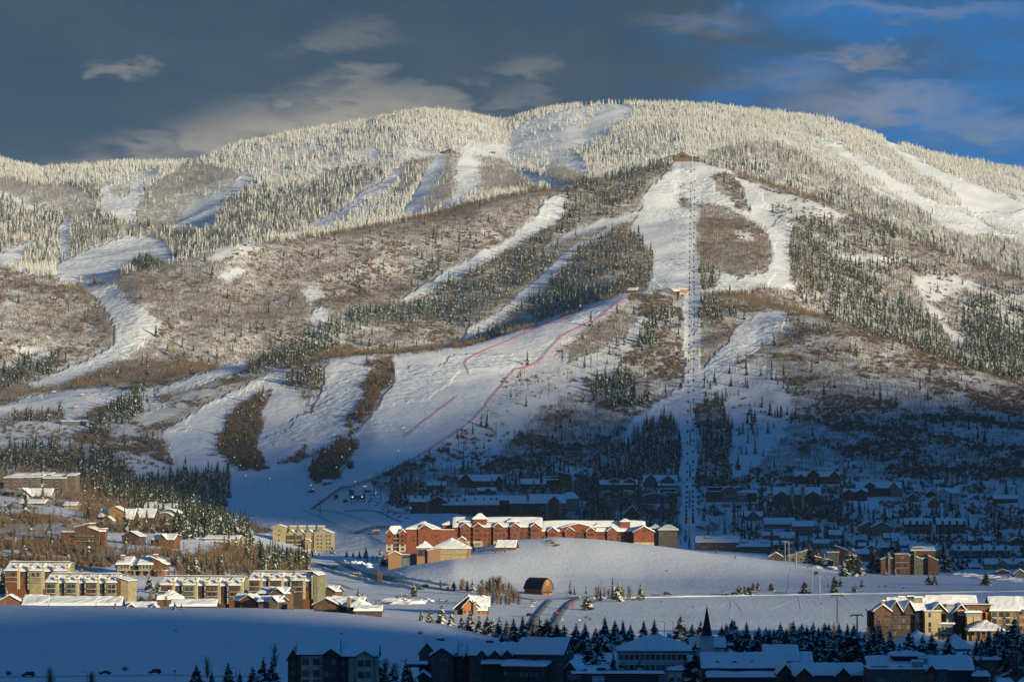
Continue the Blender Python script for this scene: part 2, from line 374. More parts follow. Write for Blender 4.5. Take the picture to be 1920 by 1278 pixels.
# --- upper middle
for k, pts in [
 ('P', [(565, 432), (600, 410), (640, 393), (680, 360), (735, 326), (762, 308), (757, 330), (740, 345), (700, 372), (655, 402), (625, 430)]),
 ('GG', [(762, 308), (790, 300), (818, 292), (812, 312), (785, 335), (765, 360), (740, 375), (745, 350)]),
 ('P', [(820, 290), (840, 290), (847, 300), (830, 328), (817, 345), (802, 380), (797, 400), (760, 408), (756, 395), (775, 365), (785, 345), (802, 310)]),
 ('G', [(840, 290), (862, 292), (858, 310), (850, 340), (855, 350), (845, 372), (820, 388), (800, 398), (800, 375), (820, 340), (832, 318)]),
 ('P', [(863, 288), (887, 290), (905, 310), (898, 330), (908, 345), (890, 362), (850, 387), (822, 392), (850, 368), (857, 345), (850, 330), (858, 305)]),
 ('G', [(885, 290), (915, 293), (955, 310), (975, 325), (992, 335), (1015, 350), (1010, 362), (960, 362), (920, 365), (888, 362), (908, 345), (900, 325), (905, 308)]),
 ('FS', [(960, 236), (1000, 218), (1035, 206), (1060, 200), (1090, 196), (1160, 192), (1185, 205), (1190, 225), (1165, 238), (1130, 260), (1100, 275), (1070, 283), (1050, 292), (1060, 302), (1085, 310), (1100, 330), (1060, 335), (1020, 322), (1000, 312), (940, 302), (870, 288), (870, 270), (940, 270), (960, 258)]),
 ('F', [(960, 225), (1000, 208), (1040, 198), (1085, 190), (1086, 202), (1040, 212), (1000, 222), (960, 245)]),
 ('FM', [(1060, 225), (1090, 205), (1125, 205), (1110, 230), (1075, 250)]),
 ('FM', [(980, 290), (1015, 275), (1075, 285), (1085, 300), (1040, 310), (990, 305)]),
 ('P', [(950, 312), (1000, 328), (1050, 340), (1082, 347), (1060, 356), (1000, 350)]),
 ('P', [(1050, 296), (1085, 292), (1098, 318), (1102, 334), (1070, 332), (1015, 318)]),
 ('G', [(1025, 312), (1050, 310), (1080, 325), (1098, 337), (1080, 347), (1040, 340), (1022, 330)]),
 ('P', [(1090, 205), (1165, 200), (1185, 210), (1140, 235), (1100, 262), (1060, 272), (1070, 250)]),
 ('FM', [(1100, 200), (1128, 200), (1110, 225), (1088, 240), (1075, 235)]),
 # --- upper right
 ('GG', [(1310, 302), (1370, 275), (1430, 262), (1500, 285), (1560, 325), (1650, 368), (1750, 402), (1900, 450), (E1, 470), (E1, 522), (1800, 486), (1700, 442), (1630, 413), (1530, 374), (1450, 352), (1370, 322)]),
 ('GF', [(1310, 305), (1360, 285), (1420, 300), (1480, 330), (1560, 360), (1640, 395), (1720, 425), (1800, 462), (1860, 490), (1800, 486), (1700, 442), (1630, 413), (1530, 374), (1450, 352), (1370, 322)]),
 ('P', [(1508, 248), (1540, 260), (1580, 278), (1612, 298), (1680, 338), (1760, 383), (1830, 408), (1880, 438), (1917, 440), (1915, 452), (1850, 442), (1780, 412), (1730, 397), (1670, 357), (1620, 322), (1570, 287), (1530, 265)]),
 ('P', [(1655, 262), (1690, 272), (1720, 298), (1780, 328), (1850, 353), (E1, 385), (E1, 442), (1850, 418), (1800, 387), (1790, 357), (1720, 322), (1695, 298), (1668, 280)]),
 ('F', [(1688, 268), (1705, 280), (1715, 296), (1690, 280)]),
 ('SS', [(1740, 395), (1800, 420), (1850, 440), (1830, 448), (1780, 432), (1740, 408)]),
 # --- mountain face: left
 ('BS', [(E0, 508), (90, 519), (130, 540), (165, 580), (185, 620), (170, 660), (90, 670), (E0, 660)]),
 ('B', [(20, 600), (60, 570), (120, 565), (170, 610), (160, 650), (60, 640)]),
 ('P', [(30, 648), (80, 655), (95, 665), (50, 664)]),
 ('P', [(145, 535), (215, 530), (225, 545), (240, 565), (270, 580), (300, 602), (296, 628), (272, 643), (242, 667), (205, 690), (155, 708), (100, 728), (55, 728), (50, 717), (110, 692), (180, 667), (212, 647), (217, 620), (202, 590), (180, 560)]),
 ('P', [(E0, 762), (60, 742), (140, 730), (215, 726), (262, 735), (282, 745), (250, 760), (185, 765), (150, 785), (90, 790), (E0, 782)]),
 ('SS', [(E0, 785), (100, 790), (160, 800), (130, 830), (60, 850), (E0, 850)]),
 ('BC', [(20, 775), (115, 768), (125, 790), (60, 790), (20, 790)]),
 ('CB', [(E0, 690), (60, 660), (125, 668), (130, 690), (60, 715), (E0, 745)]),
 ('P', [(300, 726), (380, 698), (450, 679), (482, 681), (440, 702), (380, 717), (330, 737), (300, 747)]),
 ('XS', [(200, 812), (260, 782), (330, 747), (412, 722), (402, 742), (350, 767), (300, 792), (230, 832)]),
 ('C', [(165, 812), (180, 790), (205, 768), (240, 745), (268, 722), (282, 742), (275, 768), (220, 802), (175, 820)]),
 ('CS', [(268, 722), (300, 735), (310, 760), (270, 780), (260, 750)]),
 # ski fingers
 ('D', [(300, 800), (340, 785), (400, 748), (430, 722), (400, 735), (350, 770), (260, 810), (230, 840), (290, 870), (320, 860)]),
 ('P', [(303, 812), (340, 787), (400, 750), (450, 722), (500, 702), (550, 688), (532, 702), (520, 720), (500, 737), (450, 757), (420, 792), (408, 812), (410, 852), (432, 877), (444, 892), (400, 892), (330, 872), (310, 842)]),
 ('DI', [(420, 800), (440, 767), (470, 747), (495, 735), (502, 760), (492, 792), (480, 832), (505, 882), (470, 897), (430, 872), (410, 842)]),
 ('P', [(520, 705), (560, 700), (605, 700), (578, 780), (568, 840), (505, 882), (482, 842), (490, 792), (505, 752)]),
 ('BC', [(545, 690), (610, 680), (612, 700), (602, 730), (575, 762), (560, 732), (530, 717)]),
 ('P', [(613, 675), (702, 664), (693, 690), (681, 720), (662, 790), (642, 832), (575, 852), (568, 800), (600, 740)]),
 ('DI', [(697, 690), (737, 668), (744, 690), (727, 720), (692, 762), (660, 802), (648, 797), (675, 752), (682, 717)]),
 ('P', [(735, 667), (860, 653), (1000, 610), (1158, 553), (1180, 550), (1150, 600), (1060, 650), (962, 695), (910, 770), (842, 832), (720, 892), (620, 932), (520, 985), (420, 982), (425, 895), (570, 880), (640, 835), (700, 770), (740, 712)]),
 ('P', [(430, 882), (505, 878), (570, 862), (640, 835), (640, 900), (560, 985), (420, 982)]),
 ('DI', [(573, 885), (600, 850), (640, 820), (665, 828), (662, 852), (650, 872), (635, 900), (600, 906), (575, 898)]),
 ('P', [(480, 990), (640, 905), (690, 893), (720, 932), (860, 962), (905, 977), (700, 1052), (640, 1048), (600, 1000)]),
 # --- centre
 ('P', [(1262, 300), (1310, 306), (1370, 321), (1420, 345), (1450, 400), (1480, 420), (1502, 450), (1487, 480), (1477, 530), (1500, 552), (1430, 537), (1400, 548), (1300, 552), (1208, 548), (1226, 500), (1217, 460), (1180, 430), (1200, 400), (1212, 360), (1250, 320)]),
 ('BB', [(1310, 385), (1350, 388), (1400, 410), (1432, 432), (1450, 482), (1432, 512), (1380, 520), (1345, 510), (1310, 495), (1308, 430)]),
 ('SS', [(1375, 430), (1405, 432), (1412, 452), (1380, 452)]),
 ('CB', [(1310, 495), (1350, 515), (1345, 540), (1312, 540)]),
 ('BS', [(1335, 330), (1362, 326), (1385, 340), (1398, 375), (1408, 400), (1380, 395), (1370, 375), (1335, 355)]),
 ('BB', [(1274, 370), (1292, 375), (1290, 392), (1272, 392)]),
 ('SS', [(1420, 350), (1480, 362), (1540, 377), (1620, 407), (1652, 417), (1580, 412), (1500, 407), (1490, 422), (1445, 402)]),
 ('BB', [(1372, 321), (1450, 350), (1530, 373), (1630, 412), (1700, 442), (1695, 448), (1625, 420), (1530, 380), (1450, 358), (1372, 326)]),
 ('BC', [(1060, 352), (1150, 332), (1240, 307), (1258, 318), (1210, 350), (1198, 372), (1150, 402), (1065, 442), (1045, 470), (980, 500), (920, 530), (860, 550), (800, 562), (850, 530), (930, 485), (1000, 450), (1058, 405)]),
 ('B', [(700, 428), (800, 404), (900, 380), (1020, 357), (1050, 350), (1030, 372), (1000, 405), (950, 432), (840, 430), (740, 450), (650, 450)]),
 ('BS', [(650, 450), (740, 450), (850, 430), (950, 435), (900, 470), (840, 505), (760, 550), (700, 560), (600, 570), (650, 500)]),
 ('P', [(1018, 375), (1060, 357), (1059, 400), (1035, 422), (990, 447), (925, 482), (862, 522), (812, 547), (765, 567), (745, 562), (800, 530), (850, 500), (900, 475), (960, 440), (1002, 410)]),
 ('BC', [(1000, 480), (1060, 475), (1040, 495), (960, 555), (900, 600), (860, 640), (700, 640), (640, 650), (700, 600), (800, 560), (900, 530)]),
 ('P', [(1205, 392), (1182, 418), (1140, 428), (1090, 445), (1040, 462), (1012, 472), (1040, 452), (1080, 432), (1130, 414), (1170, 405)]),
 ('P', [(1175, 412), (1145, 442), (1095, 467), (1062, 502), (1015, 542), (965, 577), (930, 612), (892, 627), (862, 647), (880, 615), (935, 582), (1000, 530), (1045, 485), (1095, 452)]),
 ('BC', [(1095, 465), (1120, 450), (1150, 435), (1200, 440), (1226, 480), (1212, 540), (1160, 551), (1090, 575), (1000, 607), (880, 647), (930, 612), (1015, 545), (1060, 505)]),
 ('C', [(1000, 560), (1060, 530), (1110, 535), (1160, 545), (1090, 573), (1010, 600)]),
 ('CB', [(470, 700), (530, 652), (620, 602), (720, 572), (850, 562), (880, 578), (740, 622), (640, 652), (560, 680), (480, 705)]),
 ('BS', [(640, 640), (740, 605), (820, 600), (860, 630), (850, 650), (740, 662), (640, 668)]),
 ('P', [(580, 600), (590, 573), (612, 580), (618, 600), (590, 614)]),
 ('P', [(402, 522), (450, 500), (457, 512), (425, 527)]),
 ('SS', [(375, 492), (440, 460), (505, 465), (480, 478), (400, 492), (310, 512)]),
 ('P', [(560, 545), (600, 535), (610, 560), (580, 570)]),
 ('BS', [(330, 640), (380, 618), (440, 612), (490, 640), (470, 665), (400, 670), (330, 690)]),
 # gondola clearing
 ('P', [(1283, 548), (1318, 550), (1310, 700), (1306, 1015), (1275, 1015), (1272, 800), (1280, 700)]),
 ('BS', [(1318, 600), (1360, 590), (1400, 600), (1380, 640), (1330, 690), (1312, 690), (1312, 620)]),
 ('DC', [(1312, 562), (1380, 572), (1385, 590), (1345, 602), (1312, 600)]),
 ('P', [(1385, 610), (1420, 583), (1482, 590), (1442, 642), (1392, 672), (1342, 722), (1300, 765), (1270, 792), (1212, 832), (1168, 835), (1180, 790), (1240, 750), (1290, 715), (1345, 658)]),
 ('C', [(1105, 742), (1110, 702), (1150, 690), (1195, 720), (1200, 762), (1160, 772)]),
 ('C', [(1190, 652), (1182, 622), (1230, 612), (1225, 662)]),
 ('C', [(1215, 612), (1218, 590), (1262, 582), (1264, 612)]),
 ('CS', [(1060, 640), (1110, 600), (1180, 580), (1215, 600), (1180, 660), (1150, 700), (1080, 720), (1050, 690)]),
 ('B', [(1140, 595), (1175, 580), (1200, 600), (1160, 640), (1060, 680), (1060, 650)]),
 ('D', [(940, 850), (960, 830), (1000, 800), (1060, 768), (1170, 785), (1160, 822), (1040, 855), (960, 860)]),
 ('SS', [(840, 840), (960, 690), (1040, 660), (1100, 720), (1000, 780), (920, 870), (800, 880)]),
 ('C', [(1105, 892), (1112, 870), (1160, 845), (1220, 790), (1262, 782), (1280, 860), (1272, 895), (1200, 905), (1110, 905)]),
 ('SS', [(840, 900), (1100, 870), (1110, 890), (1000, 885), (860, 895)]),
 # --- right lower slope
 ('BS', [(1500, 602), (1560, 608), (1700, 656), (1800, 690), (1700, 720), (1560, 690), (1450, 640)]),
 ('D', [(1430, 660), (1500, 650), (1580, 700), (1660, 740), (1640, 760), (1560, 740), (1480, 720)]),
 ('CS', [(1320, 720), (1380, 680), (1450, 690), (1490, 760), (1470, 820), (1400, 890), (1310, 910), (1306, 780)]),
 ('DC', [(1308, 760), (1345, 740), (1370, 800), (1370, 900), (1308, 915)]),
 ('D', [(1580, 780), (1700, 800), (1850, 850), (E1, 870), (E1, 910), (1800, 880), (1640, 850), (1500, 860), (1480, 820)]),
 # forests behind the right ridge
 ('BC', [(1490, 410), (1580, 412), (1650, 418), (1700, 444), (1800, 488), (E1, 524), (E1, 600), (1800, 560), (1700, 500), (1640, 560), (1560, 600), (1490, 560), (1480, 480)]),
 ('BB', [(1660, 450), (1700, 448), (1800, 492), (E1, 528), (E1, 545), (1800, 525), (1700, 490)]),
 ('CB', [(1560, 560), (1640, 560), (1700, 560), (1760, 590), (1780, 640), (1800, 685), (1700, 652), (1560, 603)]),
 ('C', [(1830, 540), (E1, 550), (E1, 722), (1800, 685), (1790, 640), (1800, 600)]),
 ('SS', [(1715, 520), (1800, 518), (1850, 535), (1780, 552), (1750, 572), (1790, 620), (1830, 640), (1800, 650), (1770, 620), (1730, 570)]),
 ('P', [(1560, 478), (1620, 476), (1700, 490), (1600, 493)]),
 # --- foot of the mountain and the town
 ('CB', [(130, 880), (210, 848), (262, 902), (330, 880), (425, 885), (432, 930), (400, 960), (330, 972), (250, 962), (200, 935)]),
 ('SS', [(240, 850), (330, 870), (400, 890), (330, 888), (262, 905), (215, 850)]),
 ('DC', [(E0, 850), (60, 835), (150, 840), (205, 850), (130, 885), (E0, 890)]),
 ('D', [(130, 930), (200, 940), (240, 962), (180, 980), (120, 950)]),
 ('SS', [(E0, 925), (120, 950), (180, 985), (110, 990), (E0, 965)]),
 ('T', [(E0, 965), (60, 962), (110, 978), (115, 1002), (200, 1025), (350, 1030), (325, 1060), (205, 1060), (190, 1072), (E0, 1066)]),
 ('A', [(325, 1060), (400, 1030), (470, 1028), (500, 1052), (490, 1080), (330, 1082)]),
 ('BC', [(480, 1042), (580, 1045), (582, 1082), (490, 1084)]),
 ('C', [(330, 975), (420, 975), (470, 990), (470, 1012), (335, 1008)]),
 ('DC', [(860, 880), (960, 870), (1100, 900), (1110, 930), (960, 930), (860, 915)]),
 ('DC', [(730, 900), (770, 905), (800, 925), (760, 960), (730, 945)]),
 ('DC', [(1085, 915), (1200, 920), (1272, 945), (1275, 1010), (1200, 985), (1085, 985)]),
 ('TC', [(1308, 915), (1450, 900), (1700, 895), (E1, 900), (E1, 1068), (1780, 1060), (1480, 1050), (1310, 1010)]),
 ('P', [(1590, 935), (1640, 935), (1690, 970), (1600, 950)]),
 ('DC', [(1440, 945), (1560, 940), (1600, 980), (1500, 975), (1440, 970)]),
 ('P', [(E0, 1070), (600, 1085), (700, 1060), (960, 1010), (1310, 1020), (1500, 1055), (E1, 1075), (E1, 1278), (E0, 1278)]),
]:
    poly(k, pts)
VM[vv_ < 180] = MIX['F']
def vclass(x, y):
    """densities (n,5) at ground points, plus photograph position"""
    x = np.asarray(x); y = np.asarray(y)
    u = 960 + F * x / y
    ci = np.clip(np.rint((u - UC[0]) / (UC[1] - UC[0])).astype(int), 0, len(UC) - 1)
    ri = np.clip(np.searchsorted(YR, y) - 1, 0, len(YR) - 1)
    z = groundv(x, y); v = HZ - (z - CAMZ) * F / y
    rm = RM[ci, ri]; hid = v > rm + 1.0
    v2 = np.where(hid, rm - 2.5, v)
    um = np.where(u < 0, -u, np.where(u > 1919, 3838 - u, u))
    um = np.clip(um, 0, 1919)
    d = VM[np.clip((v2 / RS).astype(int), 0, RH - 1), np.clip((um / RS).astype(int), 0, RW - 1)]
    return d, u, v, z, hid
EXCL = []     # building footprints (x, y, r) keep clear of stray trees

# build the land mesh
def grid_mesh(name, Xa, Ya, Za, material, attrs=None):
    nx, ny = Xa.shape
    me = bpy.data.meshes.new(name)
    co = np.stack([Xa, Ya, Za], -1).reshape(-1, 3).astype(np.float32)
    i = np.arange(nx * ny).reshape(nx, ny)
    q = np.stack([i[:-1, :-1], i[1:, :-1], i[1:, 1:], i[:-1, 1:]], -1).reshape(-1, 4).astype(np.int32)
    me.vertices.add(len(co)); me.vertices.foreach_set('co', co.ravel())
    me.loops.add(q.size); me.loops.foreach_set('vertex_index', q.ravel())
    me.polygons.add(len(q)); me.polygons.foreach_set('loop_start', np.arange(0, q.size, 4, dtype=np.int32))
    me.update(calc_edges=True)
    me.polygons.foreach_set('use_smooth', np.ones(len(q), bool))
    for k, a in (attrs or {}).items():
        at_a = me.attributes.new(k, 'FLOAT', 'POINT'); at_a.data.foreach_set('value', a.reshape(-1).astype(np.float32))
    me.materials.append(material)
    o = bpy.data.objects.new(name, me); COL.objects.link(o)
    return o
dd, ug, vg, zg, hg = vclass(XG.ravel(), YG.ravel())
veg = np.clip(dd[:, 0] * .15 + dd[:, 1] * .6 + dd[:, 2] * .9 + dd[:, 3] * .35 + dd[:, 4] * .75, 0, 1)
veg[(YG.ravel() < 2000)] = 0
mog = np.clip(1 - dd.sum(1) * 2, 0, 1) * np.clip((YG.ravel() - 2850) / 300, 0, 1)
mog = mog * (0.35 + 0.65 * (fbm(XG.ravel(), YG.ravel(), 160, 2) > .0))
SNOWG = snow_ground()
land = grid_mesh('snowy_ground', XG, YG, ZG, SNOWG, {'veg': veg, 'mogul': mog})
land['kind'] = 'structure'
# unseen ground: a low plain added to bounce light, hills shaped to cast shade
gx, gy = np.meshgrid(np.linspace(-9000, 9000, 60), np.linspace(-9000, 9900, 60), indexing='ij')
plain = grid_mesh('bounce_plain', gx, gy, -60 + fbm(gx, gy, 5000, 3) * 10, SNOWG)
plain['kind'] = 'structure'
tE = math.tan(R(SUN_EL)); nvx, nvy = -sy, sx     # across-sun axis in plan
RIDGE_S = 2600.0
def hill(name, s0, n0, n1, nn, half, H, seed, rough=30, prf=1.3):
    n_, s_ = np.meshgrid(np.linspace(n0, n1, nn), np.linspace(-half, half, 41), indexing='ij')
    prof = np.clip(1 - np.abs(s_) / (half * 1.02), 0, 1) ** prf
    away = 1 - np.exp(-(s_ / (half * .12)) ** 2)
    z = -60 + (H(n_) + 60) * prof + (fbm(n_ + seed, s_, 300, 4) * rough - rough * .6) * away
    o = grid_mesh(name, n_ * nvx + (s0 + s_) * sx, n_ * nvy + (s0 + s_) * sy, z, SNOWG)
    o['kind'] = 'structure'
def shade_ridge_h(n):
    thr = np.interp(n, [-3000, 0, 1000, 1204, 1341, 1500, 1704, 1926, 1985, 2015, 2050, 2115, 2300, 2479, 2646, 2830, 2960, 3106, 3400, 4000, 6500], [-300, -280, -260, -180, -215, -190, -100, -88, -92, 75, 125, 155, 182, 192, 218, 205, 212, 190, 190, 60, -300])
    return thr + (RIDGE_S + 2300) * tE + fbm(n, n * 0, 200, 4) * 9
hill('shade_hills', RIDGE_S, -2800, 6400, 900, 2300, shade_ridge_h, 0)  # unseen ridge added out of view, heights shaped to shade the mountain foot
def near_shade_h(n):
    z = np.interp(n, [-700, 0, 500, 900, 1025, 1080, 1122, 1171, 1227, 1280, 1341, 1420, 1600], [-100, 20, 60, 70, 66, 50, 38, 34, 14, 0, -22, -60, -140])
    return z + (400 + 1000) * tE + fbm(n, n * 0, 50, 4) * 3.5
hill('shade_hills', 400, -700, 1700, 260, 380, near_shade_h, 500, 12, 1.1)  # unseen nearer hill, its crest shaped to shade the foreground

haze_mb = bpy.data.meshes.new('haze')
hx, hy0, hy1, hz0, hz1 = 9800, -9600, 10400, -140, 850
hv = [(-hx, hy0, hz0), (hx, hy0, hz0), (hx, hy1, hz0), (-hx, hy1, hz0), (-hx, hy0, hz1), (hx, hy0, hz1), (hx, hy1, hz1), (-hx, hy1, hz1)]
haze_mb.from_pydata(hv, [], [(3, 2, 1, 0), (4, 5, 6, 7), (0, 1, 5, 4), (1, 2, 6, 5), (2, 3, 7, 6), (3, 0, 4, 7)])
hm = bpy.data.materials.new('valley_haze'); hm.use_nodes = True; ht = hm.node_tree; ht.nodes.clear()
ho = ht.nodes.new('ShaderNodeOutputMaterial'); hp = ht.nodes.new('ShaderNodeVolumePrincipled'); hp.inputs['Color'].default_value = (.5, .72, 1, 1)
hp.inputs['Density'].default_value = 2.2e-5; hp.inputs['Anisotropy'].default_value = 0.0
ht.links.new(hp.outputs[0], ho.inputs['Volume']); haze_mb.materials.append(hm)
hz_o = bpy.data.objects.new('haze', haze_mb); COL.objects.link(hz_o); hz_o['kind'] = 'stuff'; hz_o['label'] = 'thin pale evening haze filling the valley and fading the mountain'; hz_o['category'] = 'haze'

# ------------------------------------------------------------------ mesh helper
class MB:
    def __init__(s): s.v = []; s.f = []; s.m = []
    def face(s, pts, m=0):
        i = len(s.v); s.v += [tuple(p) for p in pts]; s.f.append(tuple(range(i, i + len(pts)))); s.m.append(m)
    def box(s, x0, x1, y0, y1, z0, z1, m=0):
        i = len(s.v)
        s.v += [(x0, y0, z0), (x1, y0, z0), (x1, y1, z0), (x0, y1, z0), (x0, y0, z1), (x1, y0, z1), (x1, y1, z1), (x0, y1, z1)]
        for q in ((3, 2, 1, 0), (4, 5, 6, 7), (0, 1, 5, 4), (1, 2, 6, 5), (2, 3, 7, 6), (3, 0, 4, 7)):
            s.f.append(tuple(i + k for k in q)); s.m.append(m)
    def tube(s, pts, r, n=6, m=0, r2=None, cap=True):
        rings = []; pts = [Vector(p) for p in pts]
        for k, p in enumerate(pts):
            d = (pts[min(k + 1, len(pts) - 1)] - pts[max(k - 1, 0)]).normalized()
            a = d.orthogonal().normalized() if abs(d.z) < .95 else Vector((1, 0, 0)); a = (a - d * a.dot(d)).normalized(); b = d.cross(a)
            rr = r if r2 is None else r + (r2 - r) * k / max(len(pts) - 1, 1)
            i = len(s.v); rings.append(i)
            for j in range(n):
                t = 2 * math.pi * j / n; s.v.append(tuple(p + (a * math.cos(t) + b * math.sin(t)) * rr))
        for k in range(len(rings) - 1):
            for j in range(n):
                a, b = rings[k], rings[k + 1]
                s.f.append((a + j, a + (j + 1) % n, b + (j + 1) % n, b + j)); s.m.append(m)
        if cap:
            s.f.append(tuple(rings[0] + j for j in reversed(range(n)))); s.m.append(m)
            s.f.append(tuple(rings[-1] + j for j in range(n))); s.m.append(m)
    def prism(s, prof, y0, y1, m=0):     # outline in x,z pushed along y
        n = len(prof); i = len(s.v)
        s.v += [(x, y0, z) for x, z in prof] + [(x, y1, z) for x, z in prof]
        s.f.append(tuple(i + k for k in range(n))); s.m.append(m)
        s.f.append(tuple(i + n + k for k in reversed(range(n)))); s.m.append(m)
        for k in range(n):
            s.f.append((i + k, i + n + k, i + n + (k + 1) % n, i + (k + 1) % n)); s.m.append(m)
    def mesh(s, name, mats, smooth=False):
        me = bpy.data.meshes.new(name); me.from_pydata(s.v, [], s.f)
        for m_ in (mats if isinstance(mats, (list, tuple)) else [mats]): me.materials.append(m_)
        me.polygons.foreach_set('material_index', s.m)
        if smooth: me.polygons.foreach_set('use_smooth', [True] * len(s.f))
        me.update(); return me
def link(name, me, parent=None, loc=None, rz=None):
    o = bpy.data.objects.new(name, me); COL.objects.link(o)
    if parent is not None: o.parent = parent
    if loc is not None: o.location = loc
    if rz is not None: o.rotation_euler = (0, 0, rz)
    return o
def tag(o, label, cat, group=None, kind=None):
    if label: o['label'] = label
    if cat: o['category'] = cat
    if group: o['group'] = group
    if kind: o['kind'] = kind
    return o
def thing(name, label, cat, loc, rz=0.0, group=None):
    return tag(link(name, None, None, loc, rz), label, cat, group)

# ------------------------------------------------------------------ plant materials
SNOW = mat('settled_snow', (.86, .875, .90), .7, .04, .8, (.80, .82, .86), bump=.06, bscale=1.2)
NEEDLE = mat('spruce_needles', (.030, .045, .022), .9, .3, 3.0, (.045, .055, .02), coord='Object', rnd=.5)
NEEDLE2 = mat('pine_needles', (.065, .065, .022), .9, .3, 3.0, (.04, .045, .018), rnd=.5)
HOAR = mat('rime_crust', (.93, .92, .90), .8, .05, 1.0, (.88, .87, .85), rnd=.08)
HOARSH = mat('rime_needles', (.62, .61, .57), .9, .2, 2.0, (.30, .31, .29), rnd=.3)
BARK = mat('grey_bark', (.16, .13, .105), .9, .3, 2.0, (.09, .07, .055))
TWIG = mat('brown_twigs', (.29, .20, .115), .9, .3, 2.0, (.19, .13, .075), rnd=.6)
TWIGG = mat('frosted_twigs', (.40, .37, .34), .9, .2, 2.0, (.27, .24, .22), rnd=.4)
SHRUBM = mat('scrub_oak_twigs', (.22, .155, .11), .9, .3, 2.0, (.15, .10, .07), rnd=.5)

rg = random.Random(5)
def conifer(W, per, rad, psnow, mats, droop=.5, jit_=.25, tuft=0, core=True, prof=.85, low=.06, seed=0):
    """crown of drooping branches, unit height. mats = [needles, snow]"""
    r_ = random.Random(seed); b = MB()
    for k in range(W):
        fr = (k + .3) / W; h = low + (1 - low) * fr ** .92
        rr = rad * (1 - h) ** prof * r_.uniform(.82, 1.15) + .008
        n = max(4, int(per * (.45 + .55 * (1 - fr))))
        a0 = r_.uniform(0, 6.28)
        for j in range(n):
            if r_.random() < jit_ * .35: continue
            a = a0 + 6.283 * j / n + r_.uniform(-.3, .3); L = rr * r_.uniform(1 - jit_, 1 + jit_ * .8)
            d = L * droop * r_.uniform(.6, 1.3); ca, sa = math.cos(a), math.sin(a)
            wd = L * 1.9 / n ** .5 * r_.uniform(.5, .8) * .8 + .004
            base = (0, 0, h + L * .18); tip = (ca * L, sa * L, h - d)
            mx, my, mz = ca * L * .62, sa * L * .62, h - d * .38
            lf = (mx - sa * wd, my + ca * wd, mz - wd * .55); rt = (mx + sa * wd, my - ca * wd, mz - wd * .55)
            mm = 1 if r_.random() < psnow else 0
            b.face([base, lf, tip], mm); b.face([base, tip, rt], mm if r_.random() < .75 else 1 - mm)
            for q in range(tuft):
                f0 = r_.uniform(.35, .95); cx, cy, cz = ca * L * f0, sa * L * f0, h - d * f0 * f0 + r_.uniform(-.003, .012)
                s_ = L * .24 * r_.uniform(.5, 1.2); th = r_.uniform(0, 6.28); s2 = s_ * .55
                c2, s3 = math.cos(th), math.sin(th)
                b.face([(cx + c2 * s_, cy + s3 * s_, cz - s_ * .4), (cx - s3 * s2, cy + c2 * s2, cz), (cx - c2 * s_ * .3, cy - s3 * s_ * .3, cz + s_ * .15)], 1 if r_.random() < psnow * 1.1 else 0)
    if core:
        for z0, z1, q0 in ((.05, .6, .42), (.45, .97, .27)):
            n = 7; st = [(math.cos(6.283 * j / n) * rad * q0 * r_.uniform(.7, 1.2), math.sin(6.283 * j / n) * rad * q0 * r_.uniform(.7, 1.2), z0 + r_.uniform(0, .06)) for j in range(n)]
            for j in range(n): b.face([st[j], st[(j + 1) % n], (0, 0, z1)], 0)
    return b
def trunk_mesh(r, h): b = MB(); b.tube([(0, 0, -.06), (0, 0, h)], r, 5, 0, r * .3); return b
def bare(seed, n=46, H=1.0, spread=.3, wid=.010, low=.3, up=1.0, stems=1):
    r_ = random.Random(seed); b = MB(); cz = (H + low) / 2; rz = (H - low) / 2
    for k in range(n):
        a = r_.uniform(0, 6.283); q = r_.random() ** .5; th = r_.uniform(-1.2, 1.45)
        rad = spread * q * math.cos(th) * (1.0 if th < .3 else .9); tz = cz + rz * math.sin(th) * q * 1.02
        ca, sa = math.cos(a), math.sin(a); e = Vector((ca * rad, sa * rad, tz)); s0 = max(low * .55, tz - rad * 1.3 - .10)
        p = Vector((0, 0, s0)); d = e - p; L = d.length; sd = Vector((-sa, ca, 0)) * wid * r_.uniform(.6, 1.2)
        m = p.lerp(e, .5) + Vector((ca, sa, -.3)) * L * .08
        b.face([p - sd, p + sd, m + sd * .7, m - sd * .7], 0); b.face([m - sd * .7, m + sd * .7, e], 0)
        for t in range(3):
            f0 = r_.uniform(.35, .95); p2 = m.lerp(e, max(0, f0 * 2 - 1)) if f0 > .5 else p.lerp(m, f0 * 2); a2 = a + r_.uniform(-1.3, 1.3)
            e2 = p2 + Vector((math.cos(a2) * .7, math.sin(a2) * .7, r_.uniform(.3, 1.1))) * min(L, .3) * r_.uniform(.3, .6)
            b.face([p2 - sd * .55, p2 + sd * .55, e2], 0)
    return b
def shrubm(seed, n=34, H=1.0, wid=.035):
    r_ = random.Random(seed); b = MB()
    for k in range(n):
        a = r_.uniform(0, 6.283); q = r_.uniform(.05, 1) ** .6; p = Vector((r_.uniform(-.35, .35), r_.uniform(-.35, .35), -.05))
        e = Vector((math.cos(a) * q * .75, math.sin(a) * q * .75, H * (1 - .55 * q * q) * r_.uniform(.65, 1.05)))
        sd = Vector((-math.sin(a), math.cos(a), 0)) * wid * r_.uniform(.6, 1.3)
        mid = p.lerp(e, .55) + Vector((0, 0, .06))
        b.face([p - sd * .7, p + sd * .7, mid + sd, e], 0)
        b.face([p - sd * .7, mid + sd, e], 0) if False else None
        for t in range(2):
            p2 = p.lerp(e, r_.uniform(.4, .9)); e2 = p2 + Vector((r_.uniform(-.25, .25), r_.uniform(-.25, .25), r_.uniform(.05, .3)))
            b.face([p2 - sd * .6, p2 + sd * .6, e2], 0)
    return b
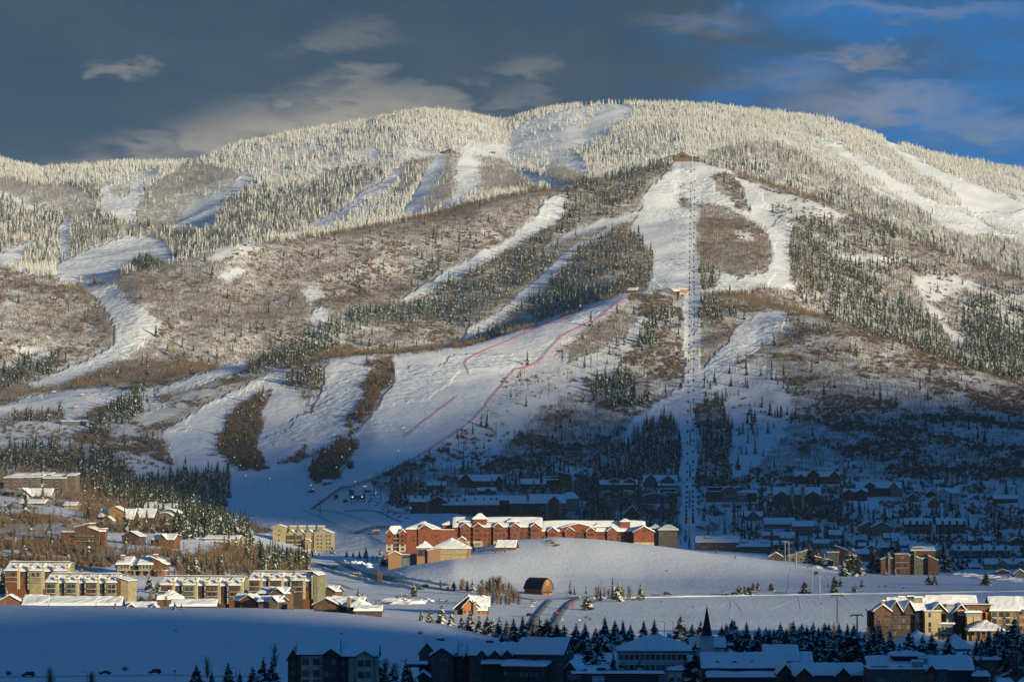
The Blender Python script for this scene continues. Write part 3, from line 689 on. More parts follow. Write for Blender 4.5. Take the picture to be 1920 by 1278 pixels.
def merge(bs):   # [(MB, x, y, z, scale, rot)]
    o = MB()
    for b, x, y, z, s_, rt in bs:
        i = len(o.v); c, sn = math.cos(rt), math.sin(rt)
        o.v += [((vx * c - vy * sn) * s_ + x, (vx * sn + vy * c) * s_ + y, vz * s_ + z) for vx, vy, vz in b.v]
        o.f += [tuple(i + k for k in f) for f in b.f]; o.m += b.m
    return o

# prototypes (unit height except clusters, which are in metres)
P_SPR = [conifer(11, 9,   .155 + .02 * k, .06, None, .55, .3, 0, seed=k).mesh('spruce_crown', [NEEDLE, SNOW]) for k in range(4)]
P_SPRT = trunk_mesh(.016, .5).mesh('spruce_trunk', BARK)
P_FRO = [conifer(9, 8, (.12, .15, .19, .24)[k], (.88, .93, .86, .95)[k], None, .5, .4, 0, seed=20 + k).mesh('frosted_spruce_crown', [HOARSH, HOAR]) for k in range(4)]
P_FG = [conifer(20, 16, .31 + .03 * k, .16 + .05 * k, None, .42, .28, 3, seed=40 + k, prof=.9).mesh('spruce_crown', [NEEDLE, SNOW]) for k in range(4)]
P_PINE = [conifer(13, 13, .36 + .04 * k, .13, None, .15, .35, 4, seed=60 + k, prof=.62, low=.10).mesh('pine_crown', [NEEDLE2, SNOW]) for k in range(3)]
P_ASP = [bare(70 + k, 90, 1.0, .18, .012, .2).mesh('aspen_crown', TWIG) for k in range(3)]
P_ASPT = trunk_mesh(.012, .93).mesh('aspen_trunk', mat('pale_aspen_bark', (.42, .37, .30), .8, .3, 4, (.25, .21, .17)))
P_ROUND = [bare(80 + k, 210, 1.0, .38, .010, .12).mesh('bare_crown', TWIG) for k in range(2)]
P_SHR = [shrubm(90 + k).mesh('shrub_twigs', SHRUBM) for k in range(3)]
def aspen_cluster(seed, n, rad, mt_, wid=.019):
    r_ = random.Random(seed); L = []
    for k in range(n):
        a, q = r_.uniform(0, 6.28), rad * math.sqrt(r_.random()); b = bare(seed * 31 + k, 11, 1.0, .16, wid * .8, .22)
        b.face([(-.009, 0, -.1), (.009, 0, -.1), (0, 0, .9)], 0); b.face([(0, -.009, -.1), (0, .009, -.1), (0, 0, .9)], 0)
        L.append((b, math.cos(a) * q, math.sin(a) * q, 0, r_.uniform(5.0, 8.6), r_.uniform(0, 6)))
    return merge(L).mesh('aspen_cluster', mt_)
P_AC = [aspen_cluster(3 + k, 6, 5.5, TWIG) for k in range(3)]
P_GC = [aspen_cluster(13 + k, 6, 5.5, TWIGG, .026) for k in range(3)]

def translucent(m_, f):
    t = NT(m_.node_tree); out = [n for n in t.n if n.type == 'OUTPUT_MATERIAL'][0]; bs = t.n['Principled BSDF']; src = bs.inputs['Base Color'].links[0].from_socket
    tr = t.add('ShaderNodeBsdfTranslucent'); t.l.new(src, tr.inputs[0]); mx = t.add('ShaderNodeMixShader'); mx.inputs[0].default_value = f
    t.l.new(bs.outputs[0], mx.inputs[1]); t.l.new(tr.outputs[0], mx.inputs[2]); t.l.new(mx.outputs[0], out.inputs[0])
PROTO = bpy.data.collections.new('plant_prototypes')     # never linked to the scene
def proto_coll(name, meshes):
    c = bpy.data.collections.new(name)
    for k, m_ in enumerate(meshes):
        c.objects.link(bpy.data.objects.new('%s_%02d' % (name, k), m_))
    return c
def scatter(name, label, cat, coll, pts, scl, rng, wz=(.85, 1.2)):
    n = len(pts)
    if n == 0: return
    me = bpy.data.meshes.new(name); me.vertices.add(n); me.vertices.foreach_set('co', np.asarray(pts, np.float32).ravel())
    sc_ = np.stack([scl * rng.uniform(wz[0], wz[1], n), scl * rng.uniform(wz[0], wz[1], n), scl], -1).astype(np.float32)
    a = me.attributes.new('iscale', 'FLOAT_VECTOR', 'POINT'); a.data.foreach_set('vector', sc_.ravel())
    a = me.attributes.new('irot', 'FLOAT_VECTOR', 'POINT'); rr = np.zeros((n, 3), np.float32); rr[:, 2] = rng.uniform(0, 6.283, n); rr[:, 0] = rng.normal(0, .03, n); a.data.foreach_set('vector', rr.ravel())
    a = me.attributes.new('ivar', 'INT', 'POINT'); a.data.foreach_set('value', rng.integers(0, len(coll.objects), n).astype(np.int32))
    o = link(name, me); tag(o, label, cat, None, 'stuff')
    g = bpy.data.node_groups.new(name, 'GeometryNodeTree')
    g.interface.new_socket('Geometry', in_out='INPUT', socket_type='NodeSocketGeometry'); g.interface.new_socket('Geometry', in_out='OUTPUT', socket_type='NodeSocketGeometry')
    gi = g.nodes.new('NodeGroupInput'); go = g.nodes.new('NodeGroupOutput'); ip = g.nodes.new('GeometryNodeInstanceOnPoints')
    ci = g.nodes.new('GeometryNodeCollectionInfo'); ci.inputs[0].default_value = coll; ci.inputs['Separate Children'].default_value = True; ci.inputs['Reset Children'].default_value = True
    def na(nm, ty): q = g.nodes.new('GeometryNodeInputNamedAttribute'); q.data_type = ty; q.inputs[0].default_value = nm; return q.outputs[0]
    ip.inputs['Pick Instance'].default_value = True
    g.links.new(gi.outputs[0], ip.inputs['Points']); g.links.new(ci.outputs[0], ip.inputs['Instance'])
    g.links.new(na('ivar', 'INT'), ip.inputs['Instance Index'])
    er = g.nodes.new('FunctionNodeEulerToRotation'); g.links.new(na('irot', 'FLOAT_VECTOR'), er.inputs[0]); g.links.new(er.outputs[0], ip.inputs['Rotation'])
    g.links.new(na('iscale', 'FLOAT_VECTOR'), ip.inputs['Scale']); g.links.new(ip.outputs[0], go.inputs[0])
    md = o.modifiers.new('scatter', 'NODES'); md.node_group = g
    return o

def candidates(spacing, ch, seed, y0, y1, dens=1.0, patch=None, frame=1.14):
    rng = np.random.default_rng(seed)
    ys = np.arange(y0, y1, spacing); P = []
    for y in ys:
        hw = y * 960 / F * frame + 15
        xs = np.arange(-hw, hw, spacing); P.append(np.stack([xs, np.full(len(xs), y)], -1))
    P = np.concatenate(P); P += rng.uniform(-.5, .5, P.shape) * spacing
    d, u, v, z, hid = vclass(P[:, 0], P[:, 1])
    p = d[:, ch] * dens
    if patch is not None: p = p * patch(P[:, 0], P[:, 1], d)
    k = rng.random(len(P)) < p
    return P[k, 0], P[k, 1], z[k], u[k], v[k], hid[k], rng
def patchy(scale, lo, hi, off=0):
    def f(x, y, d):
        n = fbm(x + off, y * 1.0 - off, scale, 4, .6)
        return np.clip((n - lo) / (hi - lo), 0, 1) * (1) + 0
    return f
LANDMARKS = [(110, 375, 'the grey aspen patch at the upper left'), (225, 370, 'the narrow upper left glade'), (390, 380, 'the crescent piste'), (215, 490, 'the white bowl at the left'), (80, 460, 'the far left strip piste'), (620, 405, 'the diagonal upper piste'), (790, 350, 'the middle upper piste'), (880, 340, 'the widest upper piste'), (930, 400, 'the brown aspen shoulder'), (1060, 320, 'the little upper glade'), (1100, 240, 'the summit bowl'), (1400, 300, 'the grey slope behind the lodge'), (1560, 280, 'the upper right piste'), (1750, 320, 'the far right piste'), (230, 600, 'the winding left piste'), (120, 600, 'the left brown hill'), (460, 810, 'the dark thicket between the pistes'), (620, 875, 'the dark grove above the red hut'), (960, 480, 'the long middle piste'), (1380, 460, 'the brown thicket right of the gondola'), (1450, 470, 'the piste right of the brown thicket'), (1700, 600, 'the right hand forest'), (1170, 740, 'the spruce clump left of the gondola'), (1400, 780, 'the spruces right of the gondola clearing'), (220, 780, 'the dark spruce belt at the left'), (350, 900, 'the big dark spruce stand at the left'), (1200, 850, 'the tall spruce stand left of the gondola'), (1650, 800, 'the big brushy right slope'), (1080, 820, 'the dark brush below the race piste'), (60, 1010, 'the brushy left bank')]

# ------------------------------------------------------------------ buildings
WM = {
 'tan': mat('tan_stucco', (.36, .30, .18), .9, .12, .5), 'cream': mat('cream_stucco', (.47, .42, .31), .9, .12, .5),
 'white': mat('off_white_stucco', (.55, .55, .52), .9, .1, .5), 'grey': mat('grey_siding', (.17, .17, .16), .9, .2, .6),
 'taupe': mat('taupe_siding', (.155, .125, .10), .9, .2, .6), 'brown': mat('brown_wood_siding', (.17, .095, .055), .85, .3, .8),
 'dark': mat('dark_wood_siding', (.095, .065, .05), .85, .3, .8), 'red': mat('brick_red_stucco', (.24, .072, .038), .9, .12, .4),
 'rust': mat('rust_cedar_siding', (.20, .085, .04), .85, .25, .8, stretch=(6, 6, .6)), 'green': mat('olive_siding', (.22, .23, .13), .9, .2, .6),
 'yellow': mat('ochre_siding', (.36, .21, .07), .9, .15, .6), 'brick': mat('tan_brick', (.34, .20, .12), .9, .3, 2.5, bump=.03, bscale=6),
 'stone': mat('stacked_stone', (.33, .27, .21), .9, .45, 1.8, (.16, .13, .11), bump=.1, bscale=2),
 'barn': mat('weathered_barn_board', (.27, .14, .07), .9, .4, 1.2, (.14, .075, .04), stretch=(4, 4, .5)), 'cedar': mat('pale_cedar_board', (.58, .46, .27), .85, .3, 2, (.34, .27, .16), stretch=(3, 3, .15)),
 'orange': mat('orange_timber', (.50, .20, .065), .8, .25, 1), 'slate': mat('slate_blue_siding', (.13, .16, .18), .9, .2, .6),
 'pink': mat('rose_siding', (.36, .19, .15), .9, .2, .6), 'green2': mat('pale_green_siding', (.28, .32, .28), .9, .2, .6), 'metal': mat('grey_metal_cladding', (.32, .34, .36), .5, .1, 1, metal=.4),
}
DECK = mat('dark_roof_edge', (.055, .045, .04), .8, .2, 2)
ROOFD = mat('dark_shingle_roof', (.035, .04, .055), .85, .3, 2.5, bump=.04)
GLASS = mat('window_glass', (.035, .045, .055), .12, .1, 1, spec=.8)
FRAME = mat('window_frame', (.30, .27, .23), .7, .1, 2)
FRAMED = mat('dark_window_frame', (.05, .04, .035), .7, .1, 2)
RAIL = mat('balcony_rail', (.10, .075, .06), .8, .2, 2)
GLASS2 = mat('window_glass_curtained', (.16, .15, .13), .35, .1, 1, spec=.6); GLASS3 = mat('window_glass_sky_tint', (.08, .09, .10), .2, .1, 1, spec=.7)  # last pane has a blue sky reflection painted into its colour
_wc = {}; _wr = random.Random(3)
def window_meshes(w, h, fr):
    k = (round(w, 2), round(h, 2), fr)
    if k not in _wc:
        f = MB(); t = .09 if w < 3 else .14; fm = FRAMED if fr else FRAME
        for a in ((-w/2, w/2, -.08, .02, 0, t), (-w/2, w/2, -.08, .02, h - t, h), (-w/2, -w/2 + t, -.08, .02, t, h - t), (w/2 - t, w/2, -.08, .02, t, h - t)): f.box(*a)
        if w > 1.1: f.box(-t * .35, t * .35, -.06, .02, t, h - t)
        g = MB(); g.box(-w/2 + t, w/2 - t, -.03, .0, t, h - t)
        _wc[k] = (f.mesh('window', fm), [g.mesh('pane', m_) for m_ in (GLASS, GLASS, GLASS3, GLASS2)])
    return _wc[k]
def add_window(root, x, y, z, w, h, rz=0, fr=0):
    f, g = window_meshes(w, h, fr); o = link('window', f, root, (x, y, z), rz); link('pane', g[_wr.randrange(4)], o); return o

def roof_fn(kind, a, b, rise):
    m = min(a, b)
    return {'gx': lambda x, y: rise * (1 - abs(y) / b), 'gy': lambda x, y: rise * (1 - abs(x) / a),
            'hip': lambda x, y: rise * min(1, (b - abs(y)) / m, (a - abs(x)) / m),
            'mans': lambda x, y: rise * min(1, (b - abs(y)) / (m * .5), (a - abs(x)) / (m * .5)),
            'sl': lambda x, y: rise * (a - x) / (2 * a), 'sr': lambda x, y: rise * (a + x) / (2 * a),
            'sb': lambda x, y: rise * (b + y) / (2 * b), 'sf': lambda x, y: rise * (b - y) / (2 * b),
            'flat': lambda x, y: 0.0, 'gam': lambda x, y: rise * (min(1, (1 - abs(x) / a) / .38) * .64 + max(0, ((1 - abs(x) / a) - .38) / .62) * .36),
            'arc': lambda x, y: rise * (1 - (x / a) ** 2)}[kind]
def cuts(kind, a, b, ov, ax):
    A = (a if ax == 0 else b) + ov; m = min(a, b); s_ = {-A, A, 0.0, -A * .94, A * .94}
    base = a if ax == 0 else b
    if kind == 'hip': s_ |= {base - m, m - base}
    if kind == 'mans': s_ |= {base - m * .5, m * .5 - base}
    if kind == 'gam' and ax == 0: s_ |= {a * .62, -a * .62}
    if kind == 'arc' and ax == 0: s_ |= {a * k / 6 for k in range(-6, 7)}
    for k in range(-3, 4): s_.add(A * k / 4.0)
    L = sorted(s_); out = [L[0]]
    for q in L[1:]:
        if q - out[-1] > .12: out.append(q)
    out[-1] = A
    return out
def add_roof(root, cx, cy, z, a, b, kind, rise, ov=.7, snow=.55, deckm=None, snowm=None, seed=0):
    f = roof_fn(kind, a, b, rise); xs, ys = cuts(kind, a, b, ov, 0), cuts(kind, a, b, ov, 1)
    if kind == 'hip': xs = sorted(set(xs)); 
    def slab(zb, zt, inset, nm, m_):
        mb = MB(); nx, ny = len(xs), len(ys); ii = {}
        X2 = [x_ * (1 - inset / (a + ov)) for x_ in xs]; Y2 = [y_ * (1 - inset / (b + ov)) for y_ in ys]
        for lay, zf in ((0, zb), (1, zt)):
            for i, x_ in enumerate(X2):
                for j, y_ in enumerate(Y2):
                    ii[lay, i, j] = len(mb.v); e = (i in (0, nx - 1)) or (j in (0, ny - 1))
                    mb.v.append((cx + x_, cy + y_, z + f(x_, y_) + zf(x_, y_, e)))
        for i in range(nx - 1):
            for j in range(ny - 1):
                mb.f.append((ii[1, i, j], ii[1, i + 1, j], ii[1, i + 1, j + 1], ii[1, i, j + 1])); mb.f.append((ii[0, i, j], ii[0, i, j + 1], ii[0, i + 1, j + 1], ii[0, i + 1, j])); mb.m += [0, 0]
        for i in range(nx - 1):
            mb.f.append((ii[0, i, 0], ii[0, i + 1, 0], ii[1, i + 1, 0], ii[1, i, 0])); mb.f.append((ii[0, i + 1, ny - 1], ii[0, i, ny - 1], ii[1, i, ny - 1], ii[1, i + 1, ny - 1])); mb.m += [0, 0]
        for j in range(ny - 1):
            mb.f.append((ii[0, 0, j + 1], ii[0, 0, j], ii[1, 0, j], ii[1, 0, j + 1])); mb.f.append((ii[0, nx - 1, j], ii[0, nx - 1, j + 1], ii[1, nx - 1, j + 1], ii[1, nx - 1, j])); mb.m += [0, 0]
        return mb.mesh(nm, m_)
    r = link('roof', slab(lambda x_, y_, e: .02, lambda x_, y_, e: .30, 0, 'roof', deckm or DECK), root)
    if snow > 0:
        def top(x_, y_, e):
            n = float(fbm(x_ + cx + seed * 13 + 500, y_ + cy, 5.0, 2)) * .3
            return .32 + snow * ((.42 if e else 1.0) + n * 1.0 + (_wr.uniform(-.22, .22)))
        link('roof_snow', slab(lambda x_, y_, e: .32, top, .12, 'roof_snow', SNOW), r)
    return r
def add_walls(root, cx, cy, z0, z1, a, b, kind, rise, wm, under=0.0):
    f = roof_fn(kind, a, b, rise) if kind not in ('hip', 'mans') else (lambda x, y: 0.0)
    P = []
    def side(p, q, n):
        for k in range(n): P.append((p[0] + (q[0] - p[0]) * k / n, p[1] + (q[1] - p[1]) * k / n))
    nf = 12 if kind in ('arc', 'gam') else 2
    side((-a, -b), (a, -b), nf if kind in ('gy', 'arc', 'gam') else 1); side((a, -b), (a, b), 2 if kind == 'gx' else 1)
    side((a, b), (-a, b), nf if kind in ('gy', 'arc', 'gam') else 1); side((-a, b), (-a, -b), 2 if kind == 'gx' else 1)
    mb = MB(); n = len(P)
    for p in P: mb.v.append((cx + p[0], cy + p[1], z0 - under))
    for p in P: mb.v.append((cx + p[0], cy + p[1], z1 + f(*p) + .015))
    for k in range(n): mb.f.append((k, (k + 1) % n, n + (k + 1) % n, n + k)); mb.m.append(0)
    return link('wall', mb.mesh('wall', wm), root)

class Bld:
    def __init__(s, name, label, cat, u, vb, Yd=None, rz=0, group=None, land=None, rad=None):
        if Yd is None: p = at(u, vb); Yd = p.y
        s.s = Yd / F; s.k = 0
        s.root = thing(name, label, cat, ((u - 960) * s.s, Yd, CAMZ - (vb - HZ) * s.s), R(rz), group)
        s.u, s.vb, s.Y = u, vb, Yd
        s.lo, s.hi, s.d = 1e9, -1e9, 0
        if land: LANDMARKS.append((u, vb, land))
    def W(s, x0, x1, z1, roof='gx', rise=6, d=(0, 12), z0=0, wall='tan', win=None, sw=None, ov=.7, snow=.6, deck=None, wsz=None, fr=0, zr=None, lsw=None):
        q = s.s; cx, a = (x0 + x1) / 2 * q, (x1 - x0) / 2 * q; cy, b = (d[0] + d[1]) / 2, (d[1] - d[0]) / 2
        x0p, x1p = x0, x1
        z0m, z1m, rs = z0 * q, z1 * q, rise * q
        wm = WM[wall] if isinstance(wall, str) else wall
        add_walls(s.root, cx, cy, z0m, z1m, a, b, roof, rs, wm, 16.0 if z0 == 0 else .0)
        s.k += 1
        add_roof(s.root, cx, cy, z1m, a, b, roof, rs, ov, snow, deck, seed=s.k)
        lo, hi = (zr[0] * q, zr[1] * q) if zr else (z0m, z1m)
        def put(n, rows, fx, face):
            sh = (hi - lo) / rows; w_, h_ = wsz or (1.3, min(1.5, sh * .55))
            for r_ in range(rows):
                for c in range(n):
                    fx(c, n, lo + sh * r_ + sh * .28, w_, h_)
        if win: put(win[0], win[1], lambda c, n, z, w_, h_: add_window(s.root, cx - a + 2 * a * (c + .5) / n, cy - b - .02, z, w_, h_, 0, fr), 0)
        if sw: put(sw[0], sw[1], lambda c, n, z, w_, h_: add_window(s.root, cx + a + .02, cy - b + 2 * b * (c + .5) / n, z, w_, h_, R(90), fr), 1)
        if lsw: put(lsw[0], lsw[1], lambda c, n, z, w_, h_: add_window(s.root, cx - a - .02, cy - b + 2 * b * (c + .5) / n, z, w_, h_, R(-90), fr), 1)
        s.lo = min(s.lo, x0 * q); s.hi = max(s.hi, x1 * q); s.d = max(s.d, d[1])
        p = s.root.location; xw = p.x + cx * math.cos(s.root.rotation_euler.z) - cy * math.sin(s.root.rotation_euler.z); yw = p.y + cx * math.sin(s.root.rotation_euler.z) + cy * math.cos(s.root.rotation_euler.z)
        nx = max(1, int(round(a / max(b, 3)))); rr = max(b, a / nx) * 1.05
        for i in range(nx): EXCL.append((xw - a + 2 * a * (i + .5) / nx, yw, rr))
        for i in range(nx):
            for kk in range(3 if p.x > 60 else 1): EXCL.append((xw - a + 2 * a * (i + .5) / nx, yw - b - rr * (.7 + kk * 1.2), rr * .85))
        return s
    def wins(s, L, y=0.0, w=1.4, h=1.5, fr=0):       # single windows at (x px, z px) on the plane y
        for x, z in L: add_window(s.root, x * s.s, y - .02, z * s.s, w, h, 0, fr)
        return s
    def chim(s, x, y, z0, z1, w=1.2, m='stone', d=None):
        q = s.s; b = MB(); d = d or w; b.box(x*q - w/2, x*q + w/2, y - d/2, y + d/2, z0*q, z1*q); c = link('chimney', b.mesh('chimney', WM[m]), s.root)
        b = MB(); b.box(x*q - w/2 - .12, x*q + w/2 + .12, y - d/2 - .12, y + d/2 + .12, z1*q, z1*q + .45); link('snow_cap', b.mesh('snow_cap', SNOW), c); return s
    def bal(s, x0, x1, zs, y=0.0, dp=1.6, m=None, snow=True):
        q = s.s
        for z in zs:
            b = MB(); X0, X1, Z = x0*q, x1*q, z*q
            b.box(X0, X1, y - dp, y - .03, Z - .2, Z)
            b.box(X0, X1, y - dp, y - dp + .07, Z + .95, Z + 1.05); n = max(3, int((X1 - X0) / .45))
            for k in range(n + 1): xx = X0 + (X1 - X0 - .06) * k / n; b.box(xx, xx + .06, y - dp + .01, y - dp + .06, Z, Z + .95)
            o = link('balcony', b.mesh('balcony', m or RAIL), s.root)
            if snow: b = MB(); b.box(X0, X1, y - dp + .08, y - .05, Z, Z + .22); link('balcony_snow', b.mesh('balcony_snow', SNOW), o)
        return s
    def door(s, x, z, w=1.1, h=2.1, y=0.0, m='dark'):
        q = s.s; b = MB(); b.box(x*q - w/2, x*q + w/2, y - .07, y + .02, z*q, z*q + h); link('door', b.mesh('door', WM[m]), s.root); return s
    def post(s, xs, z0, z1, y, r=.16, m='dark'):
        q = s.s
        for x in xs: b = MB(); b.box(x*q - r, x*q + r, y - r, y + r, z0*q, z1*q); link('post', b.mesh('post', WM[m]), s.root)
        return s
    def panel(s, x0, x1, z0, z1, y, m, name='wall_panel', t=.12):
        q = s.s; b = MB(); b.box(x0*q, x1*q, y - t, y, z0*q, z1*q); link(name, b.mesh(name, WM[m] if isinstance(m, str) else m), s.root); return s

# ================= foreground, in the evening shade
b = Bld('apartment_building', 'shaded cream and brown apartment block with snowy gables, nearest at the bottom left', 'apartment building', 625, 1290, 1130, land='the cream and brown apartment block')
b.W(-66, 8, 64, 'gx', 24, (0, 13), wall='cream', win=None, fr=1); b.W(-86, -66, 56, 'gy', 16, (2, 11), wall='dark', win=(1, 3)); b.W(8, 82, 60, 'gx', 20, (1, 13), wall='cream')
b.W(-18, 10, 64, 'gy', 9, (-1.8, 4), wall='dark', win=None); b.W(44, 74, 60, 'gy', 9, (-1.2, 4), wall='cream')
b.panel(8, 28, 0, 59, 1, 'dark'); b.panel(-66, -60, 0, 63, 0, 'brown')
b.wins([(x, z) for x in (-52, -32) for z in (44, 22, 4)], 0, 2.0, 2.0, 1); b.wins([(x, z) for x in (-12, 1) for z in (44, 22)], -1.8, 1.6, 1.9, 1); b.wins([(x, z) for x in (52, 65) for z in (42, 20)], -1.2, 1.7, 1.9, 1); b.wins([(18, 42), (18, 20)], .88, 1.4, 1.9, 1)
b.bal(-27, -19, [20, 42], 0, 1.3)

b = Bld('lodge_building', 'shaded grey brown lodge with steep gables and chimney right of the cream block', 'lodge', 820, 1290, 1120, land='the shaded grey lodge')
b.W(-34, -4, 66, 'gy', 18, (-1, 8), wall='taupe', fr=1); b.W(-20, 34, 66, 'gx', 22, (1, 14), wall='taupe'); b.W(-12, 30, 62, 'gy', 13, (-3, 6), wall='taupe', fr=1)
b.W(34, 66, 60, 'gx', 17, (2, 13), wall='taupe'); b.W(52, 66, 60, 'gy', 11, (0, 5), wall='dark')
b.chim(5, 7, 75, 92, 2.4, 'taupe'); b.wins([(-24, 48), (-14, 48), (-22, 26)], -1, 1.5, 1.5, 1); b.wins([(0, 50), (8, 50), (18, 50), (0, 28), (14, 28)], -3, 1.5, 1.6, 1); b.wins([(42, 40), (42, 20), (59, 40)], 2, 1.4, 1.5, 1)
b.W(-54, -20, 46, 'flat', 0, (-6, -1), z0=42, wall='dark', snow=.8); b.post([-50, -30], 0, 42, -5.5); b.W(-36, -14, 24, 'gy', 9, (-9, -3), z0=20, wall='dark'); b.post([-33, -17], 0, 20, -8.5)

b = Bld('lodge_building', 'shaded low lodge wing with three small gables left of the half timbered hall', 'lodge', 925, 1290, 1110, land='the low shaded lodge wing')
b.W(-45, 45, 62, 'gx', 18, (0, 13), wall='taupe', win=(8, 2), zr=(20, 60), fr=1)
for x in (-22, 3, 26): b.W(x - 8, x + 8, 62, 'gy', 8, (-1, 5), z0=50, wall='taupe', win=(1, 1), fr=1)
b.chim(-7, 7, 70, 88, 2.2, 'taupe'); b.W(-20, 40, 46, 'sb', 4, (-4, 0), z0=43, wall='dark'); b.post([-18, 0, 18, 38], 0, 43, -3.6)

b = Bld('half_timbered_hall', 'shaded alpine hall with half timbered gable and broad snowy roof, below the barn', 'hall', 1012, 1290, 1090, rz=-16, land='the half timbered hall')
b.W(-46, 44, 64, 'gx', 25, (0, 13), wall='taupe', win=(9, 1), zr=(44, 64), fr=1, wsz=(1.5, 1.3), sw=(4, 1)); b.chim(-8, 6.5, 80, 92, 1.8, 'brick')
b.W(-60, 20, 42, 'sb', 6, (-6, 0), z0=0, wall='dark', win=(8, 1), zr=(18, 40), fr=1)
q = b.s; x = 44 * q + .06
mb = MB()
def beam(p, r_): mb.tube([(x + .02, p[0], p[1]), (x + .02, r_[0], r_[1])], .16, 4)
z1 = 64 * q; zr_ = 89 * q
for p, r_ in (((.4, z1), (12.6, z1)), ((6.5, z1), (6.5, zr_ - .5)), ((3.2, z1), (3.2, z1 + 1.7)), ((9.8, z1), (9.8, z1 + 1.7)), ((3.2, z1), (6.5, z1 + 2.6)), ((9.8, z1), (6.5, z1 + 2.6)), ((2.2, z1 + 1.2), (10.8, z1 + 1.2))): beam(p, r_)
link('timber_frame', mb.mesh('timber_frame', WM['dark']), b.root)
mb = MB(); mb.face([(x - .03, .3, z1), (x - .03, 12.7, z1), (x - .03, 6.5, zr_ - .3)]); link('gable_panel', mb.mesh('gable_panel', WM['white']), b.root)
b.W(46, 66, 36, 'gy', 12, (2, 12), wall='brown')

b = Bld('hip_roofed_building', 'shaded white walled building with a wide snowy hip roof, left of the black steeple', 'building', 1232, 1282, 1220, land='the white hip roofed building')
b.W(-72, 66, 62, 'hip', 24, (0, 20), wall='white', win=(14, 2), zr=(22, 60), fr=1, wsz=(1.3, 1.6)); b.W(-18, 30, 72, 'hip', 16, (6, 18), z0=66, wall='dark', snow=.5)
b.W(58, 90, 44, 'sb', 8, (-8, 2), wall='green2', win=(2, 1)); b.W(20, 66, 28, 'hip', 5, (-9, -2), wall='white', win=(4, 1)); b.chim(26, 14, 80, 90, 1.5, 'metal')

b = Bld('church', 'small white church with a tall needle sharp black steeple rising from the dark spruces', 'church', 1326, 1240, 1330, land='the black church steeple')
b.W(-12, 12, 46, 'flat', 0, (0, 4.6), wall='white', ov=.4, snow=.15, deck=WM['metal']); b.W(-30, 34, 26, 'gx', 14, (4.6, 14), wall='white', win=(4, 1), fr=1)
q = b.s; mb = MB()
for k in range(8):
    a0, a1 = math.pi / 4 * k + math.pi / 8, math.pi / 4 * (k + 1) + math.pi / 8
    r0 = 10.8 * q; zb = 48 * q; p0 = (math.cos(a0) * r0, 2.3 + math.sin(a0) * r0, zb); p1 = (math.cos(a1) * r0, 2.3 + math.sin(a1) * r0, zb)
    r1 = 6.6 * q; z1 = 70 * q; q0 = (math.cos(a0) * r1, 2.3 + math.sin(a0) * r1, z1); q1 = (math.cos(a1) * r1, 2.3 + math.sin(a1) * r1, z1)
    mb.face([p0, p1, q1, q0]); mb.face([q0, q1, (0, 2.3, 106 * q)])
link('spire', mb.mesh('spire', mat('black_spire_shingle', (.018, .02, .024), .7, .2, 3)), b.root)
mb = MB(); mb.tube([(0, 2.3, 105 * q), (0, 2.3, 109.5 * q)], .06, 5); link('spire_finial', mb.mesh('spire_finial', DECK), b.root)
for k in (-1, 1):
    mb = MB(); mb.prism([(k * 4.5 * q - .6, 50 * q), (k * 4.5 * q + .6, 50 * q), (k * 4.5 * q, 60 * q)], -.3, 1.2); link('spire_dormer', mb.mesh('spire_dormer', DECK), b.root)

b = Bld('long_roofed_building', 'shaded long building with three round topped dormers in its snowy roof', 'building', 1392, 1290, 1060, land='the long shaded roof with three dormers')
b.W(-74, 80, 38, 'gx', 22, (0, 15), wall='dark', win=(12, 1), zr=(10, 36), fr=1); b.W(-66, 70, 22, 'sb', 6, (-5, 0), wall='dark', snow=.6)
for x in (-46, -14, 19): b.W(x - 6, x + 6, 45, 'arc', 4, (2.0, 7), z0=36, wall='dark', win=(1, 1), snow=.4, ov=.3, wsz=(.9, .7))
b.W(50, 112, 46, 'gx', 24, (16, 28), wall='green2', snow=.7)
b = Bld('gabled_building', 'shaded building with four small dormers and a dark gable between two longer roofs', 'building', 1484, 1290, 1075, land='the shaded roof with four dormers')
b.W(-44, 38, 42, 'gx', 20, (0, 13), wall='dark', fr=1, win=(7, 1), zr=(8, 40))
for x in (-34, -22, -8, 6): b.W(x - 4.5, x + 4.5, 49, 'gy', 4, (1.2, 6), z0=38, wall='dark', snow=.4, ov=.3, win=(1, 1), wsz=(.8, .7))
b = Bld('shop_building', 'shaded long tan shop building with two dark red front gables on the bottom edge', 'shop building', 1553, 1296, 1000, land='the shaded shop with two red gables')
b.W(-64, 66, 30, 'gx', 16, (0, 14), wall='taupe'); b.W(-60, -32, 30, 'gy', 13, (-2, 5), wall='rust', win=(2, 1), wsz=(1.1, 1.2), fr=0); b.W(14, 40, 30, 'gy', 13, (-2, 5), wall='rust', win=(2, 1), wsz=(1.1, 1.2))
b.W(-92, -66, 34, 'gy', 14, (2, 10), wall='dark')
for x in (-10, 4, 22): b.chim(x, 8, 40, 47, 1.6, 'metal')
b = Bld('flat_roofed_building', 'shaded tan flat roofed building with roof vents at the bottom right corner', 'building', 1700, 1296, 985, land='the flat roofed tan building')
b.W(-70, 76, 40, 'flat', 0, (0, 16), wall='taupe', ov=.25, snow=.35); b.wins([(x, 12) for x in (-48, -23, 3, 62)], 0, 1.7, 1.8, 0)
b.W(38, 54, 40, 'gy', 8, (-.8, 5), wall='rust', win=(1, 2), wsz=(1, 1.1), snow=.1)
for x, w_ in ((-55, 2.5), (-38, 2), (-8, 1.2), (24, 2.8)): b.chim(x, 5, 41, 47 if x < 20 else 55, w_, 'metal')
b = Bld('hall_building', 'shaded hall with a very long snowy roof behind the flat roofed tan building', 'hall', 1728, 1290, 1085, land='the long shaded hall roof')
